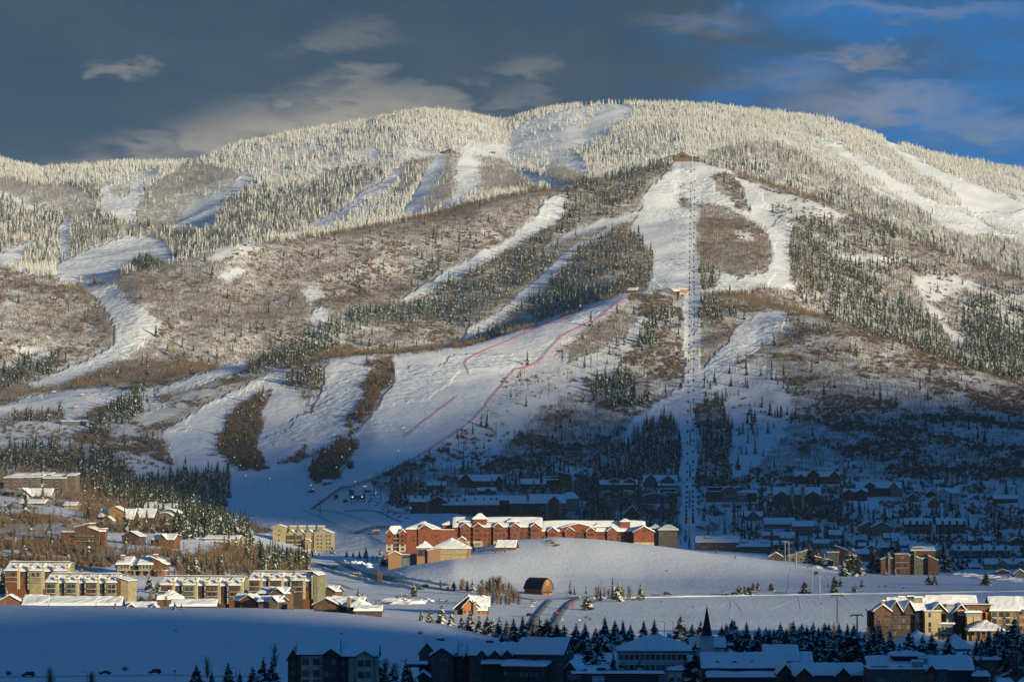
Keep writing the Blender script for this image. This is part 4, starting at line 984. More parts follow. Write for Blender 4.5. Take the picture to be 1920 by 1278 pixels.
b.W(-98, 96, 34, 'gx', 20, (0, 16), wall='dark', win=None, sw=(2, 1)); b.W(-50, 8, 58, 'hip', 4, (4, 16), z0=44, wall='dark'); b.chim(4, 3, 44, 56, 2.6, 'metal', 2); b.W(96, 124, 22, 'sb', 4, (-2, 6), wall='dark')
b = Bld('low_building', 'shaded single storey hut with flat snow roof among the spruces near the bottom right corner', 'hut', 1854, 1252, 1290, land='the low flat hut at the right')
b.W(-20, 20, 14, 'flat', 0, (0, 8), wall='brown', win=(5, 1), snow=.8, fr=1)
b = Bld('dark_flat_building', 'very dark low flat roofed building with a pale blank shop sign on the bottom edge', 'building', 1158, 1300, 955, land='the dark flat roof with the pale sign')
b.W(-84, 86, 36, 'flat', 0, (0, 12), wall='dark', ov=.5, snow=.05, win=None); b.panel(-48, -25, 18, 34, 0, mat('pale_blue_sign', (.30, .42, .48), .6, .08, .4, (.2, .3, .38)), 'sign_board', .2); b.panel(-94, -70, 28, 36, -1, 'slate', 'fascia_sign', .2); b.panel(76, 88, 20, 36, -.6, 'slate', 'fascia_sign', .2)

# ================= sunlit lodge complex on the right
b = Bld('resort_lodge', 'large resort lodge with stone chimneys, cedar towers and orange timber entrance at the right', 'hotel', 1775, 1200, 1640, land='the large sunlit resort lodge')
b.W(-145, -118, 46, 'sl', 8, (3, 12), wall='dark', win=(2, 3), fr=0); b.W(-136, -104, 54, 'gy', 12, (0, 10), wall='brown', win=(2, 4), zr=(8, 50), wsz=(1.7, 1.6)); b.chim(-117, 3, 60, 74, 1.3, 'pink')
b.W(-108, -34, 56, 'gx', 20, (3, 18), wall='dark', win=(9, 4), zr=(6, 54), wsz=(1.3, 1.6)); b.W(-104, -84, 56, 'gy', 16, (1, 8), z0=48, wall='dark', ov=.9); b.W(-78, -60, 56, 'gy', 16, (1, 8), z0=48, wall='dark', ov=.9)  # shade on the main front is put into its dark wall colour
b.W(-34, 60, 54, 'gx', 26, (4, 22), wall='dark'); b.chim(-80, 11, 70, 80, 3, 'stone', 2.5); b.chim(-63, 11, 70, 81, 3, 'stone', 2.5); b.chim(-50, 8, 66, 80, 3.8, 'stone', 3)
b.W(-42, -12, 54, 'flat', 0, (-3, 6), wall='cedar', ov=.6, snow=.5); b.wins([(-33, 44), (-33, 26), (-33, 16), (-15, 16), (-15, 4)], -3, 1.1, 2.0, 1)
b.W(-28, 0, 54, 'gy', 14, (0, 10), z0=50, wall='dark'); b.W(0, 15, 66, 'flat', 0, (1, 7), wall='metal', ov=.2, snow=.2); b.W(-12, 10, 30, 'flat', 0, (-2, 4), wall='green2', ov=1.2, win=(3, 2), wsz=(1.2, 1.7)); b.bal(-11, 8, [14], -2)
b.W(14, 40, 52, 'gy', 14, (0, 12), wall='dark', ov=.9); b.panel(20, 34, 46, 58, -.4, 'cedar')
b.W(33, 60, 52, 'flat', 0, (-7, 0), wall='metal', ov=.8, snow=.7, z0=46); b.W(35, 46, 46, 'flat', 0, (-6.5, -1), wall='cedar', snow=0, ov=.02); b.W(47, 60, 46, 'flat', 0, (-6.8, -1), wall='cedar', snow=0, ov=.02); b.panel(46, 47.2, 20, 45, -5.8, 'dark')
b.W(38, 84, 66, 'flat', 0, (2, 14), z0=55, wall='brown', ov=1.6, snow=.35); b.W(42, 82, 56, 'flat', 0, (5, 14), wall='orange', win=(3, 3), zr=(10, 54), snow=0, wsz=(1.8, 2.2), fr=1); b.post([44, 52, 60, 66, 76, 82], 0, 55, 2.2, .38, 'orange')
for k in (44, 52, 60, 66, 76, 82):
    mb = MB(); X_ = k * b.s
    for sg in (-1, 1): mb.tube([(X_, 2.2, 49 * b.s), (X_ + sg * 1.3, 1.4, 55 * b.s)], .17, 4)
    link('timber_brace', mb.mesh('timber_brace', WM['orange']), b.root)
b.W(36, 96, 22, 'hip', 14, (-16, -3), z0=19, wall='dark', ov=1.2, snow=.8); b.post([46, 56, 66, 76, 90], 0, 19, -15, .4, 'brick'); b.W(44, 92, 18, 'flat', 0, (-5, 0), wall='brick', snow=0, win=(5, 1), fr=1, wsz=(1.6, 2.2))
b.W(84, 136, 56, 'gx', 22, (1, 19), wall='tan', ov=1.0); b.wins([(x, z) for x in (90, 103, 115, 128) for z in (44, 31.5, 19, 6)], 1, 1.9, 2.0, 1); b.panel(95.5, 97.5, 0, 55, .98, 'orange'); b.panel(108, 110, 0, 55, .98, 'brown'); b.panel(121, 122.5, 0, 55, .98, 'orange'); b.panel(133, 137, 0, 55, .98, 'brown'); b.bal(85, 95, [17.5, 30, 42.5], 1); b.bal(110, 121, [17.5, 30, 42.5], 1)
b.W(136, 190, 58, 'gx', 20, (3, 20), wall='pink', win=(6, 4), wsz=(1.6, 1.8), fr=1); b.chim(30, 12, 66, 76, 6.5, 'stone', 3.5); b.chim(108, 12, 72, 80, 4, 'stone', 3)
b.panel(-58, -50, 10, 52, 2.9, 'white'); b.panel(-57, -51, 4, 34, 2.7, 'orange')
b = Bld('round_roofed_hall', 'low hall under a broad white snow mound behind the spruces, before the resort lodge', 'hall', 1725, 1222, 1560, land='the snow mound hall')
b.W(-36, 40, 12, 'hip', 20, (0, 24), wall='taupe', ov=1.2, snow=1.2)
b = Bld('hip_roofed_house', 'small house with a sunlit hip roof and pinkish wall below the resort lodge entrance', 'house', 1796, 1232, 1500, land='the small hip roofed house')
b.W(-26, 24, 18, 'hip', 20, (0, 13), wall='pink', ov=1.0, snow=.9, win=(4, 1), fr=1)

# ================= condominium rows at the left
def condo(u, vb, x0, x1, label, nb, walls, Yd, backw=None, land=None, h=27, rise=15, big=None):
    b = Bld('condominium', label, 'apartment building', u, vb, Yd, rz=-13, land=land); n = nb; wd = (x1 - x0) / n
    b.W(x0 + 2, x1 - 2, h + rise - 3, 'sf', 4, (7, 15), wall=backw or 'green', ov=.5, snow=.4)
    for k in range(n):
        a0, a1 = x0 + k * wd, x0 + (k + 1) * wd; sub = k % 2; wl = walls[k % len(walls)]; dd = 0 if sub == 0 else 1.6
        b.W(a0 + .2, a1 - .2, h - (0 if sub == 0 else 1), 'sb', rise - 3, (dd, 7), wall=wl, ov=.5, snow=.6)
        b.wins([((a0 + a1) / 2 + o_, z) for o_ in (-wd * .2, wd * .2) for z in (h - 10, h - 19, h - 28) if z > 0], dd, 1.6, 1.9, 1)
        if sub == 0: b.bal(a0 + 1.5, a1 - 1.5, [h - 11.5, h - 20.5], dd, 1.3)
        b.chim(a1, 1.2, h - 34, h + 8, 2.2, 'cream', 1.8)
        mb = MB(); mb.tube([(a1 * b.s, 1.2, (h + 8) * b.s + .4), (a1 * b.s, 1.2, (h + 11) * b.s + .5)], .35, 6); link('flue', mb.mesh('flue', DECK), b.root)
    return b
b = condo(160, 1119, -78, 62, 'condominium row with tan gabled right end, leftmost of three behind the blue field', 7, ['green', 'tan', 'green', 'rust', 'rust', 'green', 'tan'], 1900, land='the left condominium row')
b.W(62, 84, 30, 'sl', 7, (0, 14), wall='tan', ov=.4, snow=.35); b.panel(62.5, 70, 0, 34, -.02, 'rust')
b = condo(378, 1124, -80, 76, 'condominium row with rust red middle, middle of the three rows at the left', 7, ['rust', 'green', 'green', 'rust', 'rust', 'dark', 'rust'], 1910, land='the middle condominium row')
b = condo(530, 1108, -66, 60, 'sunlit condominium row with green gabled end, right one of the three rows at the left', 6, ['rust', 'tan', 'rust', 'cream', 'dark', 'rust'], 1960, backw='rust', land='the right condominium row', h=20)
b.W(60, 68, 30, 'sl', 5, (0, 15), wall='green', ov=.4, snow=.3)
b = condo(62, 1088, -56, 66, 'sunlit condominium row partly hidden by pines at the far left, higher than the other rows', 5, ['rust', 'rust', 'tan', 'rust', 'tan'], 2060, land='the upper left condominium row', h=18)

def house(u, vb, w, h, label, wall='brown', roof='gx', rise=7, Yd=None, rz=0, dep=10, win=(3, 2), extra=(), cat='house', name='house', land=None, ch=None, sw=None, ov=.8, snow=.65, group=None, fr=0, bals=None, wsz=None):
    b = Bld(name, label, cat, u, vb, Yd, rz, group, land)
    b.W(-w / 2, w / 2, h, roof, rise, (0, dep), wall=wall, win=win, sw=sw, ov=ov, snow=snow, fr=fr, wsz=wsz)
    for e in extra: b.W(*e[0], **e[1])
    if ch:
        for c in ch: b.chim(*c)
    if bals:
        for c in bals: b.bal(*c)
    return b
# small houses behind the field crest
house(18, 1134, 36, 8, 'little brown house at the far left edge behind the blue field crest', 'rust', 'gy', 10, 1880, dep=9, win=(2, 1), extra=[((26, 70, 6, 'gx', 10), dict(d=(3, 12), wall='dark'))], land='the little far left house')
for i_, (ux, w_, lb_) in enumerate([(66, 48, 'leftmost of three long snow covered garage roofs in shade on the blue field crest'), (136, 88, 'middle of three long snow covered garage roofs in shade on the blue field crest'), (204, 46, 'rightmost of three long snow covered garage roofs in shade on the blue field crest')]):
    house(ux, 1143, w_, 8, lb_, 'dark', 'gx', 12, 1750, dep=13, win=None, name='garage', cat='garage', snow=1.1, ov=.6)
house(262, 1143, 56, 2, 'low dark roofed building with two black gables half sunk behind the blue field crest', 'dark', 'gx', 10, 1765, dep=10, win=None, extra=[((-28, -2, 1, 'gy', 9), dict(d=(-2, 6), wall='dark')), ((20, 36, 1, 'gy', 8), dict(d=(-2, 6), wall='rust'))], land='the half sunk double gable')
house(318, 1128, 44, 5, 'low round snow covered roof beside bare trees below the middle condominium row', 'brown', 'hip', 12, 1840, win=None, snow=1.2)
house(362, 1140, 84, 4, 'long low snowy roof in shade on the crest below the middle condominium row', 'dark', 'gx', 9, 1780, dep=12, win=None, snow=.9)
house(466, 1130, 34, 4, 'small brown gabled house behind the field crest below the right condominium row', 'rust', 'gy', 10, 1850, win=(1, 1), extra=[((-34, -8, 4, 'gx', 9), dict(d=(3, 11), wall='brown', snow=.9))], land='the small brown gabled house', rz=-20)
house(510, 1120, 56, 8, 'brown house with two rounded snow roofs below the right condominium row', 'brown', 'gx', 9, 1900, win=(4, 1), extra=[((2, 27, 8, 'gy', 9), dict(d=(-2, 5), wall='brown', win=(2, 1)))], ch=[(-2, 0, 0, 20, 1.2, 'stone')], land='the brown house with rounded snow roofs', rz=-20)
house(504, 1137, 42, 10, 'low brown house with chimney just above the blue field, left of the sandstone chimney house', 'taupe', 'gx', 8, 1840, win=(4, 1), extra=[((4, 21, 10, 'gy', 8), dict(d=(-2, 5), wall='taupe'))], rz=-20)
b = house(612, 1142, 52, 8, 'brown house with a twin windowed gable right of the low brown house', 'brown', 'gy', 12, 1820, win=(2, 1), extra=[((0, 66, 6, 'gx', 14), dict(d=(3, 13), wall='brown', snow=.9)), ((46, 78, 6, 'hip', 12), dict(d=(-2, 8), wall='brown', snow=.9))], ch=[(50, -2.5, 0, 24, 1.7, 'stone')], land='the sandstone chimney house', rz=-20)
house(600, 1112, 64, 4, 'low snowy roofed house below the curving road at the left', 'brown', 'gx', 8, 2010, win=(4, 1), extra=[((6, 34, 4, 'gy', 8), dict(d=(-2, 5), wall='brown'))], land='the low house by the curving road', rz=-20)
house(690, 1147, 50, 2, 'low snow covered roof sinking behind the field crest left of the bare thicket', 'dark', 'gx', 6, 1800, win=None, snow=1.0)
# left hillside
b = Bld('large_house', 'large red brown house with two curved snow roofs on the left slope', 'house', 260, 1078, None, rz=-10, land='the large red brown house')
b.W(-46, -36, 16, 'sr', 6, (2, 9), wall='dark'); b.W(-42, -18, 20, 'sb', 10, (0, 9), wall='cream', win=(4, 2), ov=1, snow=1, wsz=(1.4, 1.9)); b.W(-18, 0, 18, 'sb', 10, (2, 9), wall='dark', win=(2, 1)); b.W(0, 26, 20, 'sb', 11, (0, 9), wall='cream', win=(4, 2), ov=1, snow=1, wsz=(1.4, 1.9))
b.W(26, 42, 26, 'sl', 7, (0, 10), wall='rust', win=(1, 1)); b.W(38, 52, 20, 'sl', 5, (1, 9), wall='brown', win=(1, 1)); b.chim(-34, 4, 26, 37, 2, 'brick'); b.chim(32, 1, 20, 39, 2, 'brick'); b.bal(-40, 24, [9], 0, 2.4); b.post([-38, -22, -6, 8, 22], -2, 9, -2.2, .5, 'brick'); b.W(34, 54, 8, 'flat', 0, (-3, 2), wall='brick', snow=.4)
b = house(152, 1022, 78, 22, 'four storey dark rust timber house with snow lined balconies on the left hillside', 'rust', 'sr', 8, None, dep=11, win=None, extra=[((-39, -12, 24, 'flat', 0), dict(d=(-1, 8), wall='rust', win=(3, 3))), ((-12, 18, 33, 'sr', 7), dict(d=(-1.5, 8), wall='rust', win=(4, 4))), ((16, 39, 26, 'sl', 8), dict(d=(-1, 8), wall='brown', win=(3, 2)))], bals=[(-11, 28, [8, 18], -1.6, 1.5), (-38, -14, [2], -1.1, 1.5)], name='large_house', land='the four storey rust house', rz=-20)
house(245, 1020, 36, 15, 'plain dark brown gabled house between bare aspens right of the four storey rust house', 'dark', 'gy', 9, None, win=(3, 2), snow=.35, land='the plain dark gabled house', rz=-20)
house(306, 1025, 44, 14, 'sunlit rust house with white framed windows and broad snowy roof on the left hillside', 'rust', 'gx', 9, None, win=(5, 2), extra=[((-28, -2, 12, 'sb', 6), dict(d=(2, 9), wall='dark', win=(2, 1))), ((-8, 8, 15, 'gy', 8), dict(d=(-1.5, 5), wall='rust', win=(2, 2)))], bals=[(-28, -10, [5], 2, 1.5)], land='the white windowed rust house', rz=-20)
house(415, 1020, 70, 10, 'long low tan house with two bands of snow, left of the tan apartment block', 'tan', 'gx', 5, None, win=(8, 1), extra=[((-32, 18, 4, 'sb', 2), dict(d=(-4, 0), wall='brown', snow=.5))], land='the long low tan house', rz=-20)
b = Bld('house', 'ochre gabled house with a cluster of snowy wings on the upper left hillside', 'house', 217, 978, None, rz=-18, land='the ochre gabled house')
b.W(-15, 15, 20, 'gy', 8, (0, 9), wall='yellow', win=(2, 1), zr=(8, 20)); b.W(-36, -12, 10, 'gx', 12, (2, 11), wall='dark', snow=.9); b.W(8, 34, 6, 'gx', 16, (2, 12), wall='dark', snow=.9); b.W(-20, 0, 2, 'gy', 7, (-5, 1), wall='brown')
house(268, 975, 44, 6, 'wide snow roofed house joined to the right of the ochre gabled house', 'dark', 'gx', 14, None, win=(3, 1), ch=[(-14, 4, 10, 22, 2.4, 'cream')], extra=[((-26, -4, 4, 'gx', 10), dict(d=(-3, 6), wall='dark', snow=.9))], rz=-20)
house(293, 963, 62, 10, 'grey flat roofed apartment house with snow lumps on its roof, above the ochre gabled house', 'taupe', 'sb', 7, None, win=(7, 1), ch=[(5, 2, 0, 14, 4, 'taupe')], extra=[((-31, -14, 14, 'sb', 6), dict(d=(5, 12), wall='taupe'))], land='the grey flat roofed apartment house', rz=-20)
house(316, 975, 32, 14, 'small grey cabin with two stacked curved snow roofs above the pines', 'grey', 'arc', 6, None, win=(3, 1), extra=[((-18, 10, 9, 'arc', 5), dict(d=(-3, 3), wall='grey', win=(2, 1)))], rz=-20)
house(408, 988, 26, 6, 'brick chimneyed house half hidden behind big pines left of the tan tower block', 'taupe', 'gx', 7, None, win=(3, 1), ch=[(2, 0, 4, 16, 1.6, 'brick')])
# dark condominium at upper left
b = Bld('condominium', 'grey five storey condominium with stepped snowy roofs at the far left', 'apartment building', 70, 922, None, rz=-12, land='the grey five storey condominium')
for k, (x0, x1, h_, dd_) in enumerate([(-66, -30, 26, 0), (-30, 6, 27, 2), (6, 52, 25, 4)]):
    b.W(x0, x1, h_, 'sb', 4, (dd_, dd_ + 12), wall='taupe' if k != 1 else 'grey', ov=.5); b.W(x0 + 8, x1 + 10, h_ + 5, 'sb', 3, (dd_ + 12, dd_ + 22), wall='taupe', ov=.5)
    n = 4
    for j in range(n):
        xx = x0 + (x1 - x0) * (j + .5) / n
        if j % 2 == 0: b.panel(xx - 3.4, xx + 3.4, 1, h_ - 2, dd_ - .02, 'dark'); b.bal(xx - 3.4, xx + 3.4, [1.5, 7.5, 13.5, 19.5], dd_ - .1, 1.4)
        b.wins([(xx - 1, z) for z in (2.5, 8.5, 14.5, 20.5)], dd_ - .12, 1.6, 1.6, 0)
b.W(52, 68, 30, 'sb', 4, (8, 20), wall='taupe', win=(2, 5))
house(62, 933, 74, 4, 'shaded green house under layered snowy roofs below the grey condominium', 'green', 'gx', 12, None, win=(6, 1), extra=[((-36, 0, 4, 'gy', 13), dict(d=(-3, 6), wall='green', win=(3, 1))), ((-20, -4, 0, 'gy', 7), dict(d=(-6, 0), wall='green'))], land='the shaded green house', rz=-20)
house(60, 946, 52, 3, 'flat snow covered garage with parked machinery in front, far left', 'taupe', 'gx', 6, None, win=(3, 1), name='garage', cat='garage', rz=-20)
house(131, 953, 24, 6, 'small pale shed with a lit end wall and two dark windows, alone at the left', 'cream', 'gx', 5, None, rz=-20, win=(1, 1), sw=(2, 1), name='shed', cat='shed', dep=8, land='the small pale shed')
# tan tower block
b = Bld('apartment_tower', 'tan apartment block with stair tower and snowy gables left of the red hotel', 'apartment building', 566, 1036, 2960, rz=-8, land='the tan apartment block')
b.W(-56, -32, 48, 'gy', 4, (0, 9), wall='tan', win=None, ov=.5, snow=.4); b.wins([(-44, z) for z in (6, 22, 32, 40)], 0, 1.2, 1.3, 1)
for k, x0 in enumerate((-31, -13, 5, 23)):
    b.W(x0, x0 + 19 + (15 if k == 3 else 0), 35 + (2 if k == 3 else 0), 'gy', 7, (3 - k * .9, 15 - k * .9), wall='tan', ov=.6, snow=.5)
    b.chim(x0 + 10, 9, 38, 50, 5.2, 'tan', 3)
for x0, x1 in ((-29, -15), (-11, 0)):
    b.panel(x0, x1, 0, 33, 2.0 - (x0 > -15) * .2, 'dark'); b.bal(x0, x1, [2, 9, 16, 23], 1.9, 1.3, WM['tan'])
b.wins([(x, z) for x in (30, 37, 47, 53) for z in (2, 9, 16, 23, 30)], .3, 1.4, 1.4, 1); b.wins([(6, z) for z in (9, 16, 23, 30)], 1.1, .8, 1.2, 1); b.panel(18, 23, 2, 33, 1.1, 'brown')
b.W(6, 17, 22, 'arc', 3, (-2, 1), wall='tan', snow=.4)
house(487, 1028, 44, 16, 'low neighbour building with flat snowy roofs joined left of the tan apartment block', 'tan', 'sb', 5, 3000, win=(5, 2), extra=[((-22, 0, 24, 'flat', 0), dict(d=(4, 12), wall='tan', win=(2, 2), zr=(16, 24)))])
# ================= the red hotel
b = Bld('red_hotel', 'long brick red hotel with cream base and roof turrets behind the white hill', 'hotel', 980, 1034, 2600, land='the red hotel')
q = b.s
# left block
b.W(-256, -222, 34, 'mans', 12, (0, 18), wall='red', ov=.5, snow=.7); b.W(-218, -155, 42, 'hip', 12, (-2, 20), wall='red', ov=.7, snow=.8); b.W(-196, -170, 42, 'gy', 8, (-3, 4), wall='red', ov=.5); b.W(-256, -243, 34, 'gy', 7, (-1.5, 5), wall='red', ov=.5); b.W(-232, -218, 34, 'gy', 7, (-1.5, 5), wall='red', ov=.5)
b.panel(-256, -243, 0, 14, -1.52, 'cream'); b.panel(-232, -218, 0, 14, -1.52, 'cream'); b.panel(-242, -233, 0, 33, -.05, 'dark')
b.wins([(x, z) for x in (-250, -225) for z in (3, 11, 19, 27)], -1.65, 2.0, 1.6, 1); b.wins([(-204, 19), (-204, 27), (-162, 19), (-162, 27)], -2, 1.3, 1.5, 1); b.wins([(-188, 42.5), (-182, 42.5)], -3, 1.3, 1.5, 1); b.bal(-242, -233, [9, 17, 25], -.2, 1.2)
b.W(-155, -130, 34, 'sf', 6, (4, 16), wall='red', win=(2, 2), zr=(14, 32))
# middle block, set back
b.W(-150, -64, 50, 'hip', 12, (10, 28), wall='red', ov=.7, snow=.8, z0=10); b.W(-130, 36, 46, 'gx', 16, (4, 26), wall='red', ov=.7, snow=.8)
b.W(-118, -58, 56, 'hip', 6, (8, 20), z0=46, wall='slate', win=(7, 1), ov=1.2, snow=.7); b.W(-93, -68, 62, 'hip', 8, (5, 12), wall='red', ov=.9, snow=.5, z0=46); b.wins([(-77 + k * 3.2, 55) for k in range(4)], 5, .8, 1.1, 1)
b.chim
for x in (-108, -84, -56 + 10, -14, 24):
    b.W(x - 9, x + 9, 46, 'gy', 7, (2.2, 9), wall='red', ov=.6, snow=.6)
    b.panel(x - 8.8, x + 8.8, -6, 20, 2.19, 'cream'); b.wins([(x + o_, z) for o_ in (-4.5, 0, 4.5) for z in (38, 29)], 2.2, 1.2, 1.5, 1); b.wins([(x, 21), (x, 12), (x, 4)], 2.05, 3.4, 1.6, 1); b.wins([(x, 46)], 2.2, 2.6, 1.0, 1)
for x in (-123, -70, -63, -35, -29): b.wins([(x, z) for z in (38, 29, 21, 12)], 4, 1.3, 1.5, 1)
for x0, x1 in ((-98, -94), (-3, 3), (9, 14), (-24, -23.4)):
    b.panel(x0, x1, -4, 45, 3.98, 'dark'); b.bal(x0, x1, [9, 18, 27, 36], 3.9, 1.6, WM['slate'], False)
b.W(-28, -6, 56, 'hip', 5, (7, 14), z0=48, wall='slate', win=(3, 1), ov=.8, snow=.6)
# right block
b.W(36, 230, 38, 'gx', 17, (6, 26), wall='red', ov=.7, snow=.8); b.W(72, 138, 44, 'gy', 8, (5, 12), wall='red', z0=36, win=(4, 1), ov=.6, wsz=(1.4, 1.4), fr=1)
for x in (56, 88, 128, 168):
    b.W(x - 9, x + 9, 38, 'gy', 7, (4.2, 11), wall='red', ov=.6, snow=.6); b.wins([(x + o_, z) for o_ in (-4.5, 0, 4.5) for z in (30, 21)], 4.2, 1.2, 1.5, 1); b.wins([(x, 38.5)], 4.2, 2.4, 1.0, 1); b.wins([(x, z) for z in (12, 4)], 4.2, 3.2, 1.6, 1)
for x in (70, 75, 142, 148, 153): b.wins([(x, z) for z in (30, 21, 12)], 6, 1.3, 1.5, 1)
for x0, x1 in ((100, 106), (109, 116), (178, 184)): b.panel(x0, x1, 0, 37, 5.98, 'dark'); b.bal(x0, x1, [9, 18, 27], 5.9, 1.6, WM['slate'], False)
b.W(122 + 25, 172, 46, 'hip', 6, (9, 15), z0=38, wall='slate', win=(3, 1), ov=.8, snow=.6) and None if False else b.W(136, 158, 47, 'hip', 5, (9, 15), z0=38, wall='slate', win=(3, 1), ov=.8, snow=.6)
b.W(184, 202, 56, 'hip', 4, (8, 13), z0=38, wall='red', ov=.6, snow=.5); b.wins([(189, z) for z in (30, 21, 12)], 6, 2.2, 1.5, 1); b.panel(199, 208, 0, 36, 5.9, 'dark')
b.W(208, 246, 37, 'gy', 10, (-3, 24), wall='red', ov=.9, snow=.8); b.panel(208, 246, -8, 18, -3.02, 'cream'); b.wins([(227, 38)], -3, 1.6, 1.3, 1)
# hotel conference hall
b = Bld('conference_hall', 'tan and brick hall with patchy snow hip roof before the red hotel', 'hall', 826, 1048, 2440, land='the tan conference hall')
b.W(-16, 56, 20, 'hip', 18, (0, 28), wall='tan', ov=.9, snow=.45, deck=ROOFD); b.W(-44, -16, 22, 'hip', 10, (-3, 18), wall='brick', ov=.8, snow=.5, deck=ROOFD); b.W(-24, 0, 16, 'sr', 5, (-5, 6), wall='brick', ov=.6)
b.panel(-15, 55, 8, 10, -.03, 'brick', 'trim_band'); b.wins([(-38, 6), (-30, 6)], -3, 3.2, 4.2, 1); b.panel(50, 56, -4, 19, -.05, 'brick'); b.W(-80, -44, 8, 'flat', 0, (2, 14), wall='slate', ov=.6, snow=.4, win=(8, 1), fr=1)
b.W(-98, -74, 8, 'gy', 6, (0, 10), wall='brick', snow=.6)
house(866, 1020, 14, 8, 'tiny brick gabled porch showing above the conference hall, in front of the red hotel', 'brick', 'gy', 5, 2500, win=None, dep=6)
house(948, 1030, 36, 5, 'small brown gabled pavilion with snow roof on the left shoulder of the white hill', 'brown', 'gx', 11, 2480, rz=-12, win=(3, 1), dep=9, land='the small brown pavilion')
# ================= the barn
b = Bld('barn', 'old brown board barn with a dark bare gambrel roof alone in the snow', 'barn', 1012, 1113, None, rz=40, land='the old barn')
q = b.s
b.W(-14, 14, 13, 'gam', 17, (-7, 9), wall='barn', ov=.5, snow=0, deck=ROOFD)
b.panel(-12.5, 12.5, 0, 6.5, -7.02, 'orange', 'board_panel'); b.panel(-3.5, 3.5, 17, 27, -7.02, 'orange', 'hay_door'); b.wins([(-9, 2), (-4, 2), (4, 2), (9, 2)], -7.15, 1.4, 1.2, 1); b.wins([(1, 12)], -7.02, 1.0, 1.2, 0); b.door(0, 0, 1.6, 2.3, -7.15)
mb = MB()
for k in range(9): xx = -14 * q + .5 + k * (28 * q - 1) / 8; mb.box(xx, xx + .12, -7.09, -7.02, 6.5 * q, 13 * q)
o = link('batten', mb.mesh('batten', WM['dark']), b.root)
# brown chalet lower centre
b = Bld('chalet', 'sunlit orange brown chalet with stone chimney and layered snowy gables above the dark spruces', 'chalet', 882, 1152, 1930, land='the orange brown chalet')
b.W(-30, 22, 12, 'gy', 22, (0, 11), wall='taupe', ov=1.1, snow=.9); b.W(-2, 34, 16, 'gx', 14, (3, 14), wall='brown', ov=1, snow=1); b.W(-14, 12, 14, 'gy', 14, (-3, 6), wall='orange', win=(3, 1), ov=.9, snow=.8); b.W(12, 30, 8, 'sb', 8, (-2, 4), wall='orange', win=(2, 1), ov=.9, snow=.9); b.chim(9, -3.4, 0, 26, 1.8, 'stone'); b.chim(24, 8, 26, 34, 1.4, 'metal')
# ================= mountain base buildings in the shade behind the hotel
SH = dict(fr=1)
b = Bld('condominium', 'shaded dark condominium with two brick chimneys behind the left end of the red hotel', 'apartment building', 805, 962, None, land='the dark condominium with two brick chimneys')
b.W(-36, 0, 22, 'gx', 10, (0, 14), wall='dark', win=(5, 4)); b.W(-2, 34, 21, 'gy', 11, (-3, 12), wall='dark', win=(4, 4)); b.chim(-26, 4, 22, 37, 2, 'brick'); b.chim(-12, 4, 28, 38, 2, 'brick'); b.panel(-6, 0, 0, 25, -.05, 'green2')
b = Bld('condominium', 'shaded long dark condominium with many brick chimneys and snowy roofs above the red hotel middle', 'apartment building', 895, 966, None, land='the long dark condominium')
b.W(-66, -8, 20, 'gx', 12, (3, 17), wall='dark', win=(8, 3)); b.W(-20, 40, 20, 'gx', 9, (0, 13), wall='dark', win=(9, 3)); b.W(-30, 60, 28, 'gx', 8, (16, 28), wall='dark')
for x in (-54, -38, -24, -4, 12, 26, 36): b.chim(x, 6, 24, 33, 1.8, 'brick')
b = Bld('condominium', 'shaded condominium of tan, red and grey bays behind the middle of the red hotel', 'apartment building', 1002, 974, None, land='the tan, red and grey condominium')
b.W(-46, -8, 31, 'gx', 12, (2, 16), wall='dark', win=(6, 5)); b.W(-10, 58, 31, 'gx', 15, (0, 15), wall='dark'); b.W(28, 46, 36, 'gy', 8, (-2.5, 8), wall='rust', win=(2, 5)); b.panel(22, 28, 0, 33, -.1, 'cream'); b.panel(46, 52, 0, 33, -.1, 'cream')
b.wins([(x, z) for x in (-2, 8, 17, 25, 49, 55) for z in (4, 11, 18, 25)], -.12, 1.5, 1.6, 1); b.bal(12, 22, [9, 16, 23], 0, 1.4); b.bal(46, 57, [9, 16, 23], -.2, 1.4); b.chim(-12, 3, 36, 48, 1.8, 'brick')
house(1068, 958, 36, 24, 'shaded pale green five storey block to the right behind the tan, red and grey condominium', 'green2', 'hip', 10, None, win=(6, 4), cat='apartment building', name='condominium')
house(900, 915, 78, 14, 'shaded reddish chalet with two big gables and snowy roof high above the dark condominiums', 'brown', 'gx', 10, None, win=(8, 2), extra=[((-40, -14, 14, 'gy', 13), dict(d=(-3, 7), wall='rust', win=(3, 2))), ((30, 42, 14, 'gy', 10), dict(d=(-2, 7), wall='rust', win=(1, 2)))], land='the high reddish chalet', cat='chalet')
house(912, 926, 36, 6, 'small shaded cabin just below the high reddish chalet', 'rust', 'gx', 5, None, win=(3, 1), land='the small cabin under the chalet', extra=[((-4, 10, 6, 'gy', 5), dict(d=(-2, 4), wall='rust'))])
house(818, 918, 34, 8, 'shaded flat roofed house among trees left of the high reddish chalet', 'grey', 'sb', 6, None, win=(4, 1), land='the flat roofed house left of the chalet')
house(1000, 917, 46, 10, 'shaded dark cabin with wide low snowy gable right of the high reddish chalet', 'dark', 'gx', 8, None, win=(4, 1), land='the dark low cabin')
b = house(1045, 914, 50, 18, 'shaded modern house of dark boxes with slanting snowy roofs above a curved retaining wall', 'dark', 'sr', 6, None, win=(5, 2), extra=[((2, 26, 24, 'sl', 5), dict(d=(-2, 8), wall='rust', win=(2, 3))), ((-28, 0, 14, 'sb', 4), dict(d=(-3, 4), wall='dark', win=(3, 1)))], land='the modern house above the curved wall', name='modern_house')
